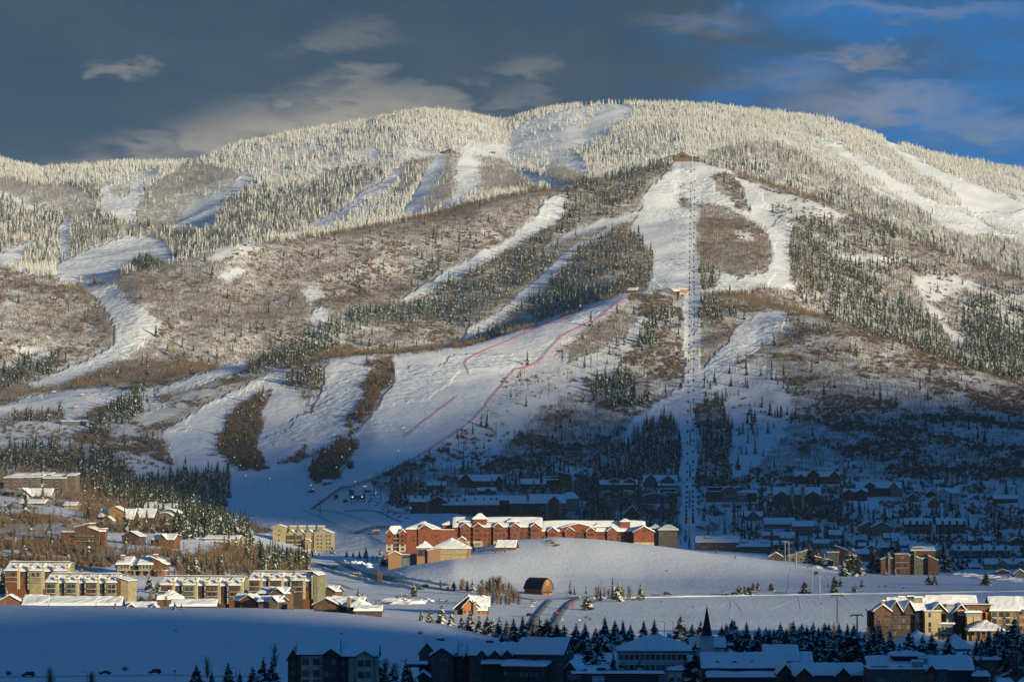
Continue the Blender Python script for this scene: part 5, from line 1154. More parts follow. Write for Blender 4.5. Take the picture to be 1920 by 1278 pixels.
b = house(1160, 918, 72, 10, 'shaded long house with two dormer gables in the dark spruces left of the gondola', 'brown', 'gx', 7, None, win=(9, 1), extra=[((-18, 2, 16, 'gy', 5), dict(d=(1, 7), z0=10, wall='brown', win=(2, 1))), ((10, 30, 16, 'gy', 5), dict(d=(1, 7), z0=10, wall='brown', win=(2, 1)))], land='the long house with two dormers')
house(1238, 914, 62, 12, 'shaded large house of many small gables directly left of the gondola line', 'taupe', 'gx', 10, None, win=(7, 1), extra=[((-28, -8, 16, 'gy', 8), dict(d=(-2, 6), wall='taupe', win=(2, 1))), ((2, 26, 14, 'gy', 8), dict(d=(-2, 6), wall='taupe', win=(2, 1))), ((-4, 34, 4, 'sb', 4), dict(d=(-5, 0), wall='brown', win=(4, 1)))], land='the large house of many gables')
b = Bld('modern_house', 'shaded curved glass fronted house with stacked snowy terraces beside the gondola line', 'house', 1240, 944, None, land='the curved glass house')
b.W(-34, 10, 14, 'arc', 5, (0, 12), wall='slate', win=(7, 1), ov=1.2, wsz=(2.4, 2.6)); b.W(4, 30, 20, 'flat', 0, (1, 12), wall='brown', win=(3, 2), ov=1); b.W(0, 28, 27, 'flat', 0, (3, 11), wall='brown', win=(3, 1), zr=(20, 27), ov=1.4)
house(1185, 972, 30, 8, 'shaded dark A-frame chalet in the spruces behind the red hotel roof', 'dark', 'gy', 15, None, win=(2, 1), snow=.8, cat='chalet', name='chalet', land='the dark A-frame chalet')
house(1253, 1020, 36, 27, 'tall grey brown block directly right behind the end gable of the red hotel', 'taupe', 'hip', 8, 2760, win=(4, 5), extra=[((-34, -12, 30, 'hip', 6), dict(d=(6, 16), wall='dark', win=(3, 4)))], cat='apartment building', name='apartment_building', land='the tall grey brown block')
# right hillside
b = Bld('modern_house', 'shaded wide modern house with glazed centre and flat snowy wings right of the gondola', 'house', 1373, 940, None, land='the wide modern glazed house')
b.W(-48, -18, 18, 'flat', 0, (0, 10), wall='brown', win=(4, 2), ov=1.2); b.W(-18, 8, 22, 'arc', 5, (-2, 11), wall='stone', win=(5, 2), ov=1.2, wsz=(2, 2.6)); b.W(8, 46, 16, 'sb', 4, (0, 10), wall='rust', win=(5, 1), ov=1.2); b.W(10, 26, 12, 'flat', 0, (-4, 0), wall='stone', win=(2, 1)); b.W(-46, 18, 26, 'flat', 0, (6, 13), z0=16, wall='brown', ov=1)
house(1532, 907, 84, 14, 'shaded log house with three front gables, highest house on the right hillside', 'rust', 'gx', 8, None, win=(8, 2), extra=[((-18, 4, 18, 'gy', 9), dict(d=(-2, 7), wall='rust', win=(2, 2))), ((22, 42, 14, 'gy', 10), dict(d=(-3, 8), wall='rust', win=(2, 2))), ((-36, -26, 14, 'gy', 5), dict(d=(-1, 6), wall='rust', win=(1, 1)))], name='log_house', land='the highest log house')
b = house(1495, 950, 88, 24, 'shaded mansion with two pale chimney towers and arched windows on the right hillside', 'rust', 'gx', 12, None, win=(9, 2), extra=[((-44, -16, 20, 'gy', 9), dict(d=(-3, 7), wall='rust', win=(3, 2))), ((14, 44, 20, 'gy', 9), dict(d=(-3, 7), wall='rust', win=(3, 2)))], ch=[(-10, -1, 0, 38, 3.2, 'cream'), (10, -1, 0, 38, 3.2, 'cream')], name='mansion', cat='house', land='the mansion with two pale chimneys')
house(1604, 938, 44, 16, 'shaded dark red cabin with three small gables below a white bank on the right hillside', 'rust', 'gx', 5, None, win=(5, 2), extra=[((-20, -6, 16, 'gy', 5), dict(d=(-2, 6), wall='rust')), ((2, 18, 16, 'gy', 5), dict(d=(-2, 6), wall='rust'))], land='the dark red cabin')
b = house(1648, 930, 84, 16, 'shaded big house with stone gables and a lower wing, middle of the right hillside', 'brown', 'gx', 9, None, win=(9, 2), extra=[((-26, -8, 20, 'gy', 6), dict(d=(-2, 7), wall='brown', win=(2, 1))), ((20, 34, 18, 'gy', 9), dict(d=(-4, 6), wall='stone', win=(2, 2))), ((30, 44, 10, 'gy', 6), dict(d=(-3, 6), wall='stone', win=(2, 1)))], land='the big stone gabled house')
house(1712, 940, 22, 8, 'small grey gabled cabin alone between spruces on the right hillside', 'grey', 'gy', 7, None, win=(2, 1), land='the small grey cabin')
house(1778, 934, 40, 10, 'shaded white walled chalet with dark timber and broad roof on the right hillside', 'white', 'gx', 8, None, win=(4, 1), extra=[((-22, 2, 10, 'gy', 8), dict(d=(-2, 7), wall='white', win=(2, 1)))], ch=[], land='the white walled chalet', cat='chalet')
house(1746, 932, 16, 8, 'tiny dark shed to the left of the white walled chalet', 'brown', 'gy', 4, None, win=None, name='shed', cat='shed')
house(1752, 952, 20, 10, 'small ochre A-shaped cabin hidden in spruces under the white walled chalet', 'yellow', 'gy', 10, None, win=(2, 1), land='the ochre A shaped cabin')
house(1886, 943, 44, 8, 'shaded brown ranch house with flat snow roof at the far right of the hillside', 'brown', 'sb', 6, None, win=(5, 1), extra=[((14, 24, 10, 'sb', 3), dict(d=(3, 9), wall='brown'))], land='the far right ranch house')
house(1335, 994, 26, 8, 'small pale yellow chalet with two snowy gables just right of the gondola line', 'cream', 'gy', 9, None, win=(2, 1), extra=[((-14, 0, 4, 'gy', 8), dict(d=(-4, 2), wall='cream', win=(1, 1)))], ch=[(-3, 4, 10, 22, 1.2, 'stone')], cat='chalet', land='the small pale yellow chalet')
house(1410, 975, 38, 8, 'shaded grey cottage with a front gable right of the pale yellow chalet', 'grey', 'gx', 7, None, win=(4, 1), extra=[((-8, 12, 8, 'gy', 9), dict(d=(-3, 6), wall='grey', win=(2, 1)))], land='the grey cottage')
for x_, lb in ((1345, 'brown row house block just beyond the white hill, left one of two'), (1412, 'row house block with brown walls beyond the white hill, right one of two')):
    house(x_, 1038 if x_ > 1400 else 1030, 80 if x_ < 1400 else 62, 14, lb, 'taupe', 'gx', 9, 2780, win=(8, 2), extra=[((-22, -10, 22, 'sb', 3), dict(d=(3, 8), z0=14, wall='taupe')), ((16, 28, 22, 'sb', 3), dict(d=(3, 8), z0=14, wall='taupe'))], cat='apartment building', name='row_houses', land='the row houses beyond the hill', bals=[(-30, -18, [5], 0, 1.2), (4, 16, [5], 0, 1.2)])
house(1505, 1004, 38, 18, 'shaded rose coloured block with snow roof among the right hand houses', 'pink', 'gx', 8, None, win=(5, 3), cat='apartment building', name='apartment_building', land='the rose coloured block')
house(1462, 990, 56, 8, 'shaded long roofed building left of the rose coloured block', 'taupe', 'gx', 10, None, win=(6, 1), extra=[((-26, 0, 8, 'hip', 7), dict(d=(-5, 3), wall='pink', win=(3, 1)))])
house(1460, 1012, 60, 8, 'pinkish flat terrace house below the rose coloured block', 'pink', 'sb', 5, None, win=(6, 1), extra=[((2, 26, 4, 'gx', 5), dict(d=(-5, 1), wall='taupe'))])
b = house(1630, 1000, 34, 14, 'shaded olive gabled duplex, left half of the pair among right hand spruces', 'green', 'gy', 8, None, win=(3, 2), dep=14, land='the olive gabled duplex'); 
house(1654, 1004, 38, 16, 'shaded olive gabled duplex with plain broad front, right half of the pair', 'green', 'gy', 9, None, win=(1, 1), dep=14)
for x_, w_, lb in ((1722, 50, 'shaded townhouse row with red chimney fins, left one of two'), (1784, 54, 'shaded townhouse row with red chimney fins, right one of two')):
    b = house(x_, 1000, w_, 18, lb, 'green', 'gx', 9, None, win=None, cat='apartment building', name='townhouses', land='the townhouses with red chimney fins')
    n = 4
    for k in range(n): xx = -w_ / 2 + w_ * (k + .5) / n; b.panel(xx - 3, xx + .5, 0, 17, -.03, 'dark'); b.wins([(xx - 1.4, 4), (xx - 1.4, 11)], -.15, 1.5, 1.7, 1); b.chim(xx + 3.5, 0, 0, 24, 1.8, 'rust', 1.4); b.bal(xx - 3, xx + 1, [9], -.1, 1.2)
for k, (x_, y_) in enumerate([(1672, 1012), (1688, 1018), (1702, 1026), (1720, 1030), (1744, 1034)]):
    house(x_, y_, 30, 4, 'shaded snowy row house roof, %s from the upper left of the descending row' % ('first', 'second', 'third', 'fourth', 'fifth')[k], 'grey', 'gx', 7, None, win=(3, 1), dep=9, ov=.5, name='row_house', group='descending row of snowy roofs')
b = house(1842, 1046, 104, 14, 'shaded long low apartment block with repeated chimneys and snow lined balconies at the right', 'taupe', 'sb', 7, None, win=(10, 2), cat='apartment building', name='apartment_building', land='the long low apartment block')
for k in range(5): b.chim(-44 + k * 22, .5, 4, 24, 2.2, 'tan', 1.4); b.bal(-40 + k * 22, -28 + k * 22, [7], 0, 1.4)
house(1838, 1018, 44, 5, 'small snow roofed house above the long low apartment block', 'brown', 'gx', 6, None, win=(3, 1), extra=[((-6, 8, 5, 'gy', 6), dict(d=(-2, 4), wall='brown'))])
house(1908, 1022, 28, 7, 'small brown gabled house at the right edge above the long low block', 'brown', 'gy', 7, None, win=(2, 1), land='the right edge brown house')
b = house(1885, 1067, 76, 10, 'sunlit tan house row with three snowy gables at the right edge near the snow mounds', 'tan', 'gx', 8, None, win=(7, 1), extra=[((-16, 4, 10, 'gy', 7), dict(d=(-2, 6), wall='tan', win=(2, 1))), ((22, 38, 10, 'gy', 6), dict(d=(-2, 6), wall='tan', win=(1, 1)))], ch=[(-10, 2, 12, 22, 1.2, 'stone'), (16, 2, 12, 22, 1.2, 'stone')], land='the tan house row at the right edge')
house(1880, 1076, 26, 3, 'low snow covered roof below the tan house row at the right edge', 'rust', 'gy', 5, None, win=None)
house(1912, 1082, 22, 6, 'dark green shed with snow roof on the right edge of the snowfield', 'slate', 'gy', 8, None, win=(1, 1), name='shed', cat='shed')
house(1828, 1066, 20, 3, 'little snow topped hut left of the tan house row', 'brown', 'gx', 5, None, win=None, name='hut', cat='hut')
# rust condominium
b = Bld('condominium', 'sunlit rust and olive three storey condominium with slanted snowy parapets standing on the white field', 'apartment building', 1706, 1077, None, land='the rust and olive condominium')
b.W(-54, -36, 28, 'sr', 6, (1, 12), wall='rust', win=(2, 3), ov=.4, snow=.5); b.W(-41, -37, 38, 'sr', 3, (-.6, 8), wall='green', ov=.2, snow=.3); b.W(-28, -2, 38, 'flat', 0, (-.8, 11), wall='rust', ov=.4, snow=.5, win=None); b.W(-37, -28, 30, 'flat', 0, (1, 12), wall='dark', ov=.3)
b.wins([(x, z) for x in (-22, -9) for z in (24, 14, 4)], -.8, 1.8, 1.9, 1); b.bal(-27, -3, [13, 23], -.8, 1.3); b.W(-2, 12, 34, 'sr', 5, (2, 12), wall='rust', win=(1, 3), ov=.3); b.W(8, 12, 40, 'sl', 3, (-.6, 8), wall='green', ov=.2, snow=.3); b.W(12, 24, 28, 'sl', 5, (0, 9), wall='green', win=(2, 3), ov=.4); b.bal(13, 24, [13, 22], 0, 1.3)
b.W(24, 34, 30, 'flat', 0, (2, 12), wall='dark', win=(1, 3)); b.W(34, 53, 26, 'sl', 9, (-1, 11), wall='rust', win=(2, 3), ov=.4, snow=.5); b.W(4, 50, 44, 'sb', 6, (8, 18), z0=28, wall='rust', ov=.5, snow=.6); b.W(8, 26, 50, 'flat', 0, (12, 20), z0=40, wall='rust', ov=.4)
mb = MB()
for x0, x1, z0, z1 in ((-17, -15.5, 31, 34.5), (-15, -13.5, 31, 34.5), (-13, -11.5, 31, 34.5)):
    q = b.s; mb.box(x0*q, x1*q, -.9, -.82, z0*q, z0*q + .25); mb.box(x0*q, x1*q, -.9, -.82, z1*q - .25, z1*q); mb.box(x1*q - .2, x1*q, -.9, -.82, z0*q + .25, z1*q - .25)
link('wall_emblem', mb.mesh('wall_emblem', WM['cream']), b.root)
# brown and olive houses left of it
for (u_, v_, w_, h_, wl, rf, ri, lb, ld) in [
 (1455, 1050, 26, 6, 'dark', 'gy', 8, 'dark little gabled house next to the leftmost village pylons', 'the dark little gabled house'),
 (1494, 1052, 40, 8, 'tan', 'sr', 12, 'sunlit tan house with one long slanting snowy roof beside a big spruce', 'the slant roofed tan house'),
 (1545, 1060, 34, 8, 'rust', 'sl', 9, 'rust brown house with a roof sloping down to the right beside a snow bank', 'the rust house by the snow bank'),
 (1562, 1060, 22, 24, 'green', 'flat', 0, 'olive boxy house with snow slab roof, left of the rust brown gabled house', 'the olive boxy house'),
 (1578, 1058, 22, 26, 'rust', 'sl', 8, 'tall rust house with a steep slanting roof between two olive boxes', 'the tall slant roofed rust house'),
 (1588, 1056, 18, 18, 'green', 'flat', 0, 'smaller olive box house right of the tall slanting rust house', None),
 (1616, 1052, 26, 14, 'brown', 'gx', 7, 'brown house with snow roof just left of the large pine among the right hand houses', None),
 (1634, 1046, 34, 14, 'green', 'gy', 9, 'olive house with a wide snowy gable left of the rust and olive condominium', 'the wide olive gable'),
 (1660, 1040, 28, 14, 'dark', 'gx', 7, 'dark house with plain snow roof immediately left behind the rust and olive condominium', None),
 (1540, 1028, 30, 10, 'tan', 'gx', 6, 'tan house with small box dormer behind the big spruce in the right hand cluster', None),
 (1534, 1016, 18, 6, 'brown', 'arc', 4, 'tiny brown cabin with a rounded snow roof above the right hand cluster', None),
 (1565, 1010, 36, 8, 'slate', 'gx', 7, 'shaded slate house with double gable near the forest edge', 'the slate double gable house'),
 (1614, 1022, 26, 5, 'grey', 'arc', 6, 'shaded round topped snow roof house above the flat one in the middle right', None),
 (1622, 1030, 40, 6, 'slate', 'sb', 5, 'shaded flat broad snow roof house in the middle right of the town', None),
 (1768, 1046, 24, 12, 'tan', 'gy', 6, 'small tan gabled house peeping out right behind the rust and olive condominium', None),
 (1452, 1030, 44, 9, 'brown', 'gx', 6, 'brown house with snowy roof just behind the slant roofed tan house', None)]:
    house(u_, v_, w_, h_, lb, wl, rf, ri, None, win=(max(1, w_ // 8), max(1, h_ // 8)) if h_ > 6 else (2, 1), dep=9, ov=.6, land=ld)
# ================= on the mountain
b = Bld('summit_lodge', 'dark timber mountain lodge with a big arched window on top of the gondola ridge', 'lodge', 1278, 303, None, land='the mountain lodge on the ridge')
b.W(-36, -12, 6, 'sr', 8, (2, 14), wall='slate', win=(4, 1), ov=.5, snow=0, deck=DECK); b.W(-14, 16, 9, 'gy', 10, (0, 16), wall='brown', ov=.8, snow=.1, deck=DECK); b.W(16, 34, 9, 'flat', 0, (1, 14), wall='dark', win=(5, 1), ov=.5, snow=0); b.panel(-5, 20, 0, 4, -.1, 'red'); b.bal(-5, 32, [4], -.1, 2)
mb = MB(); q = b.s
for k in range(6):
    a0, a1 = math.pi * k / 6, math.pi * (k + 1) / 6; mb.face([(1.5*q, -.1, 7*q), ((1.5 + 5.5 * math.cos(a0)) * q, -.1, (7 + 6 * math.sin(a0)) * q), ((1.5 + 5.5 * math.cos(a1)) * q, -.1, (7 + 6 * math.sin(a1)) * q)])
link('arched_window', mb.mesh('arched_window', GLASS), b.root)
house(843, 288, 24, 3, 'small dark A-frame hut at the head of the upper left pistes', 'dark', 'gy', 6, None, win=None, name='lift_hut', cat='hut', snow=0, extra=[((8, 18, 2, 'gx', 1), dict(d=(2, 7), wall='dark', snow=.3))], land='the small A-frame hut')
house(1104, 196, 10, 2.5, 'tiny dark lift station on the bare summit dome', 'dark', 'sl', 3, 7280, win=None, name='lift_station', cat='hut', snow=.1, land='the summit lift station')
house(809, 208, 16, 3, 'snow crusted hut on the left summit', 'white', 'flat', 0, 7250, win=None, name='summit_hut', cat='hut', snow=.6, land='the left summit hut')
house(925, 288, 8, 3, 'tiny dark warming hut beside frosted spruces in the upper bowl', 'dark', 'gx', 1.5, None, win=None, name='warming_hut', cat='hut', snow=.1)
house(1185, 549, 18, 5, 'small brown snow roofed cabin at the top of the race piste', 'rust', 'gx', 4, None, rz=-25, win=(1, 1), name='cabin', cat='cabin', snow=.7, land='the cabin at the top of the race piste')
house(1280, 549, 16, 6, 'bright orange wooden cabin beside the gondola mid station', 'orange', 'gx', 3, None, win=(1, 1), name='cabin', cat='cabin', land='the orange cabin')
b = house(1250, 550, 24, 5, 'green and rust rounded lift station left of the orange cabin', 'slate', 'arc', 5, None, win=(3, 1), name='lift_station', cat='lift station', snow=.05, extra=[((8, 24, 4, 'gx', 4), dict(d=(2, 9), wall='rust', snow=.15))], land='the rounded lift station')
house(138, 797, 46, 7, 'long dark green shed with thin snow roof at the left edge of the lower pistes', 'slate', 'sb', 2, None, win=(5, 1), name='shed', cat='shed', snow=.5, land='the long dark green shed')
for x_, y_, lb in ((101, 738, 'dark red snowmaking hut on the left bench piste, leftmost of three'), (155, 743, 'orange snowmaking hut on the left bench piste, middle of three'), (143, 766, 'orange snowmaking hut, lowest of three on the left bench piste')):
    house(x_, y_, 7, 3, lb, 'orange' if x_ > 110 else 'rust', 'gx', 1.2, None, win=None, name='snowmaking_hut', cat='hut', dep=3, snow=.3, ov=.3, group='huts on the left bench piste')
house(614, 908, 18, 4, 'small red hut with thick snow roof below the dark grove', 'rust', 'gx', 4, None, win=(2, 1), name='patrol_hut', cat='hut', dep=6, land='the small red piste hut')
house(842, 835, 9, 6, 'little dark red lift operator hut beside the pink net fence', 'rust', 'gx', 1.5, None, win=(1, 1), name='operator_hut', cat='hut', dep=4, snow=.25, land='the operator hut')
house(706, 1002, 9, 7, 'bright red ticket box beside the black trestle fence left of the red hotel', 'red', 'gx', 2, None, win=None, name='ticket_box', cat='hut', dep=4, snow=.2, land='the bright red box')
house(691, 922, 12, 3, 'long dark red storage box under the floodlights at the ski area base', 'rust', 'gx', 1, None, win=None, name='storage_box', cat='hut', dep=3, snow=.1)
house(648, 942, 9, 4, 'tiny shelter with a curved snow cap left of the lift terminal', 'brown', 'arc', 2, None, win=(1, 1), name='shelter', cat='hut', dep=3, snow=.4)
b = Bld('lift_terminal', 'dark chairlift terminal on legs with lit lamps at the ski area base', 'lift terminal', 670, 943, None, land='the chairlift terminal')
q = b.s; mb = MB(); prof = [(-14*q, 7*q), (14*q, 7*q), (14*q, 11*q), (8*q, 14*q), (0, 15.5*q), (-8*q, 14*q), (-14*q, 11*q)]; mb.prism(prof, 0, 4); link('housing', mb.mesh('housing', WM['slate']), b.root)
b.post([-11, -5, 2, 8, 13], -4, 7, 2, .35, 'dark')
LAMP = mat('lit_lamp', (1, .95, .8), .4, 0, 1, emis=((1, .95, .75), 1.6))
for x in (-9, 9):
    mb = MB(); mb.box(x*q - .5, x*q + .5, -.3, -.02, 11*q, 11*q + .7); link('lamp', mb.mesh('lamp', LAMP), b.root)

# ------------------------------------------------------------------ roads, lifts, vehicles, single trees
ASPH = mat('wet_asphalt', (.13, .12, .115), .7, .2, .12, (.34, .34, .35))
SLUSH = mat('packed_snow_road', (.62, .63, .65), .7, .1, .3, (.45, .45, .46))
STEEL = mat('galvanised_steel', (.22, .23, .24), .5, .15, 1, metal=.5)
DARKM = mat('dark_painted_steel', (.03, .035, .04), .5, .1, 1)
def pts3(uv, dz=0.0, n=None):
    P = [at(u, v) for u, v in uv]
    if n:
        out = []
        for a, b_ in zip(P[:-1], P[1:]):
            for k in range(n): q = a.lerp(b_, k / n); q.z = ground(q.x, q.y); out.append(q)
        out.append(P[-1]); P = out
    return [Vector((p.x, p.y, p.z + dz)) for p in P]
def ribbon(name, uv, w, m, label=None, cat=None, kind='structure', dz=.28, n=14):
    P = pts3(uv, 0, n)
    for _ in range(5): P = [P[0]] + [(P[i - 1] + P[i] * 2 + P[i + 1]) / 4 for i in range(1, len(P) - 1)] + [P[-1]]
    mb = MB(); rows = []
    for i, p in enumerate(P):
        d = (P[min(i + 1, len(P) - 1)] - P[max(i - 1, 0)]); d.z = 0; d.normalize(); nrm = Vector((-d.y, d.x, 0))
        row = []
        for k in range(5):
            q = p + nrm * (w * (k / 4 - .5)); row.append(len(mb.v)); mb.v.append((q.x, q.y, ground(q.x, q.y) + dz - (.5 if k in (0, 4) else 0)))
        rows.append(row)
    for a, b_ in zip(rows[:-1], rows[1:]):
        for k in range(4): mb.f.append((a[k], a[k + 1], b_[k + 1], b_[k])); mb.m.append(0)
    o = link(name, mb.mesh(name, m, True)); o['kind'] = kind
    if label: tag(o, label, cat)
    return o
ribbon('road', [(596, 1056), (625, 1065), (665, 1075), (710, 1085), (770, 1096), (835, 1104), (900, 1108), (975, 1113)], 9, ASPH)
ribbon('road', [(632, 1050), (650, 1061), (690, 1076), (740, 1088), (790, 1098), (850, 1106.5)], 8, ASPH, dz=.33)
ribbon('road', [(618, 1092), (640, 1095), (662, 1104)], 6, SLUSH)
ribbon('road', [(960, 1117), (1000, 1124), (1040, 1123), (1085, 1119), (1130, 1116)], 6, ASPH)
ribbon('road', [(1030, 1125), (1016, 1140), (1002, 1160), (990, 1184)], 5, ASPH, dz=.33)
ribbon('road', [(1080, 1122), (1062, 1134), (1048, 1152), (1032, 1178)], 5, ASPH, dz=.38)
ribbon('road', [(1130, 1116), (1300, 1114), (1450, 1111), (1600, 1109), (1800, 1106), (1930, 1104)], 8, SLUSH, dz=.3, n=24)
ribbon('road', [(-40, 1269), (150, 1267), (320, 1265), (480, 1268)], 14, SLUSH, dz=.2)
# ploughed banks
def berm(name, uv, w, h, label, seed=0):
    P = pts3(uv, 0, 16); mb = MB(); rows = []; r_ = random.Random(seed)
    for i, p in enumerate(P):
        d = (P[min(i + 1, len(P) - 1)] - P[max(i - 1, 0)]); d.z = 0; d.normalize(); nrm = Vector((-d.y, d.x, 0)); hh_ = h * r_.uniform(.55, 1.3); row = []
        for k, hk in enumerate((-.3, .75, 1, .7, -.3)):
            q = p + nrm * (w * (k / 4 - .5) * r_.uniform(.9, 1.15)); row.append(len(mb.v)); mb.v.append((q.x, q.y, ground(q.x, q.y) + hh_ * hk))
        rows.append(row)
    for a, b_ in zip(rows[:-1], rows[1:]):
        for k in range(4): mb.f.append((a[k], a[k + 1], b_[k + 1], b_[k])); mb.m.append(0)
    o = link(name, mb.mesh(name, SNOW, True)); return tag(o, label, 'snow bank')
berm('snow_bank', [(1090, 1121), (1300, 1118), (1600, 1113), (1925, 1108)], 2.6, .7, 'long low ploughed snow bank running along the level road across the white field', 1)
berm('snow_bank', [(608, 1068), (660, 1082), (720, 1094), (790, 1106)], 5, 1.6, 'lumpy ploughed snow bank on the near side of the curving road', 2)
berm('snow_bank', [(700, 1070), (760, 1084), (840, 1098)], 4, 1.5, 'lumpy snow bank on the far side of the curving road', 3)
def mound(u, v, w, h, label, seed):
    p = at(u, v); mb = MB(); r_ = random.Random(seed); n = 13; rings = []; h *= .6
    for k, (rr, hz_) in enumerate(((1, -.2), (.86, .25), (.66, .6), (.42, .85), (.18, 1.0))):
        ring = []
        for j in range(n):
            a = 6.283 * j / n; q = rr * r_.uniform(.72, 1.25); ring.append(len(mb.v)); mb.v.append((math.cos(a) * q * w / 2, math.sin(a) * q * w / 3, h * hz_ * r_.uniform(.6, 1.25)))
        rings.append(ring)
    for a, b_ in zip(rings[:-1], rings[1:]):
        for j in range(n): mb.f.append((a[j], a[(j + 1) % n], b_[(j + 1) % n], b_[j])); mb.m.append(0)
    mb.f.append(tuple(rings[-1])); mb.m.append(0)
    tag(link('snow_pile', mb.mesh('snow_pile', SNOW, False), None, p), label, 'snow pile')
for k, (u, v, w_, h_, lb) in enumerate([(668, 1061, 16, 6, 'tall lumpy snow pile beside the road head left of the conference hall'), (685, 1063, 12, 5, 'snow pile between the road head and the conference hall'), (710, 1069, 12, 4, 'low snow pile left of the conference hall drive'),
    (742, 1126, 16, 3, 'rounded snow pile in the sunny hollow left of the orange chalet'), (762, 1131, 24, 4, 'wide rounded snow pile left of the orange chalet'), (795, 1128, 16, 3, 'small snow pile nearest the orange chalet'),
    (1800, 1077, 16, 2.5, 'snow pile at the left end of the churned snow on the right'), (1826, 1080, 20, 3, 'broad snow pile in the churned snow on the right'), (1856, 1083, 24, 3.4, 'biggest snow pile in the churned snow on the right'), (1888, 1086, 22, 3, 'snow pile right of the lone pine at the right edge'), (1908, 1090, 18, 2.6, 'snow pile at the right edge of the churned snow'),
    (1556, 1066, 14, 3, 'snow pile in front of the olive boxy house'), (1530, 1064, 12, 2, 'snow pile left in front of the olive boxy house'), (1092, 1204, 12, 3, 'snow pile between the dark spruces right of the road arms')]):
    mound(u, v, w_, h_, lb, k)

def trail(uv, w=.8):
    ribbon('trail', uv, w, mat('trodden_snow', (.60, .63, .70), .8, .1, .5, (.70, .72, .76)), dz=.06, n=10)
for uv in [[(1484, 1062), (1478, 1085), (1480, 1098), (1476, 1110)], [(1520, 1074), (1495, 1092), (1478, 1104)], [(1440, 1142), (1480, 1126), (1516, 1115)], [(1497, 1120), (1500, 1132), (1502, 1142)], [(1340, 1144), (1352, 1132), (1366, 1122)], [(1368, 1122), (1372, 1134), (1368, 1144)], [(1372, 1122), (1384, 1134), (1392, 1146)], [(1395, 1072), (1420, 1052), (1432, 1046)], [(735, 1080), (760, 1068), (775, 1060)], [(1866, 1098), (1876, 1090), (1890, 1086)], [(0, 1222), (160, 1214), (330, 1216), (520, 1210)]]: trail(uv)
# ---- single trees
TN = [0]
def desc_near(u, v): return near_phrase(u, v)
def near_phrase(u, v):
    best = min(LANDMARKS, key=lambda q: (q[0] - u) ** 2 + ((q[1] - v) * 1.5) ** 2)
    du, dv = u - best[0], v - best[1]
    rel = ('right of' if du > 0 else 'left of') if abs(du) > abs(dv) * 1.5 else ('below' if dv > 0 else 'above')
    return rel + ' ' + best[2]
used = {}
ORD = ['', 'second ', 'third ', 'fourth ', 'fifth ', 'sixth ', 'seventh ', 'eighth ', 'ninth ', 'tenth ']
def tree(u, v, hpx, kind='fg', adj='', pos=None, group=None, wide=1.0):
    if kind in ('fg', 'sn') and v > 1180: hpx *= 1.22; wide *= 1.12
    p = pos or at(u, v); s_ = p.y / F; h = hpx * s_; TN[0] += 1; r_ = random.Random(TN[0] * 7)
    name, cat, crowns, tr, what = {'fg': ('spruce_tree', 'tree', P_FG, P_SPRT, 'dark spruce'), 'sn': ('spruce_tree', 'tree', P_FG, P_SPRT, 'snow laden spruce'), 'pine': ('pine_tree', 'tree', P_PINE, P_SPRT, 'bushy pine'),
        'thin': ('spruce_tree', 'tree', P_SPR, P_SPRT, 'slender spruce'), 'asp': ('bare_aspen', 'tree', P_ASP, P_ASPT, 'bare aspen'), 'round': ('bare_tree', 'tree', P_ROUND, P_ASPT, 'round bare tree'), 'shr': ('bare_shrub', 'shrub', P_SHR, None, 'bare twiggy shrub')}[kind]
    size = 'big' if h > 12 else 'mid-sized' if h > 7 else 'small'
    lb = '%s %s %s' % (adj or size, what, near_phrase(u, v))
    used[lb] = used.get(lb, 0) + 1
    if used[lb] > 1: lb = '%s%s %s %s' % (ORD[min(9, used[lb] - 1)], adj or size, what, near_phrase(u, v))
    t = thing(name, lb, cat, (p.x, p.y, p.z - .2), r_.uniform(0, 6.28), group)
    ww = r_.uniform(.9, 1.15) * wide; t.scale = (h * ww, h * ww, h)
    k = r_.randrange(len(crowns)); k = (3 if r_.random() < .6 else 2) if kind == 'sn' else k
    link('crown', crowns[k], t)
    if tr: link('trunk', tr, t)
def row(u0, v0, u1, v1, step, h0, h1, kind='fg', jv=3, group=None, mix=None, wide=1.0):
    r_ = random.Random(int(u0 + v0)); n = max(1, int(abs(u1 - u0) / step))
    for k in range(n + 1):
        f = k / n; kd = kind if not mix or r_.random() > .35 else mix
        tree(u0 + (u1 - u0) * f + r_.uniform(-.3, .3) * step, v0 + (v1 - v0) * f + r_.uniform(-jv, jv), r_.uniform(h0, h1) * r_.choice((.62, .85, 1, 1, 1.12)), kd, group=group, wide=wide)
GF_ = 'dark spruces across the shaded foreground'
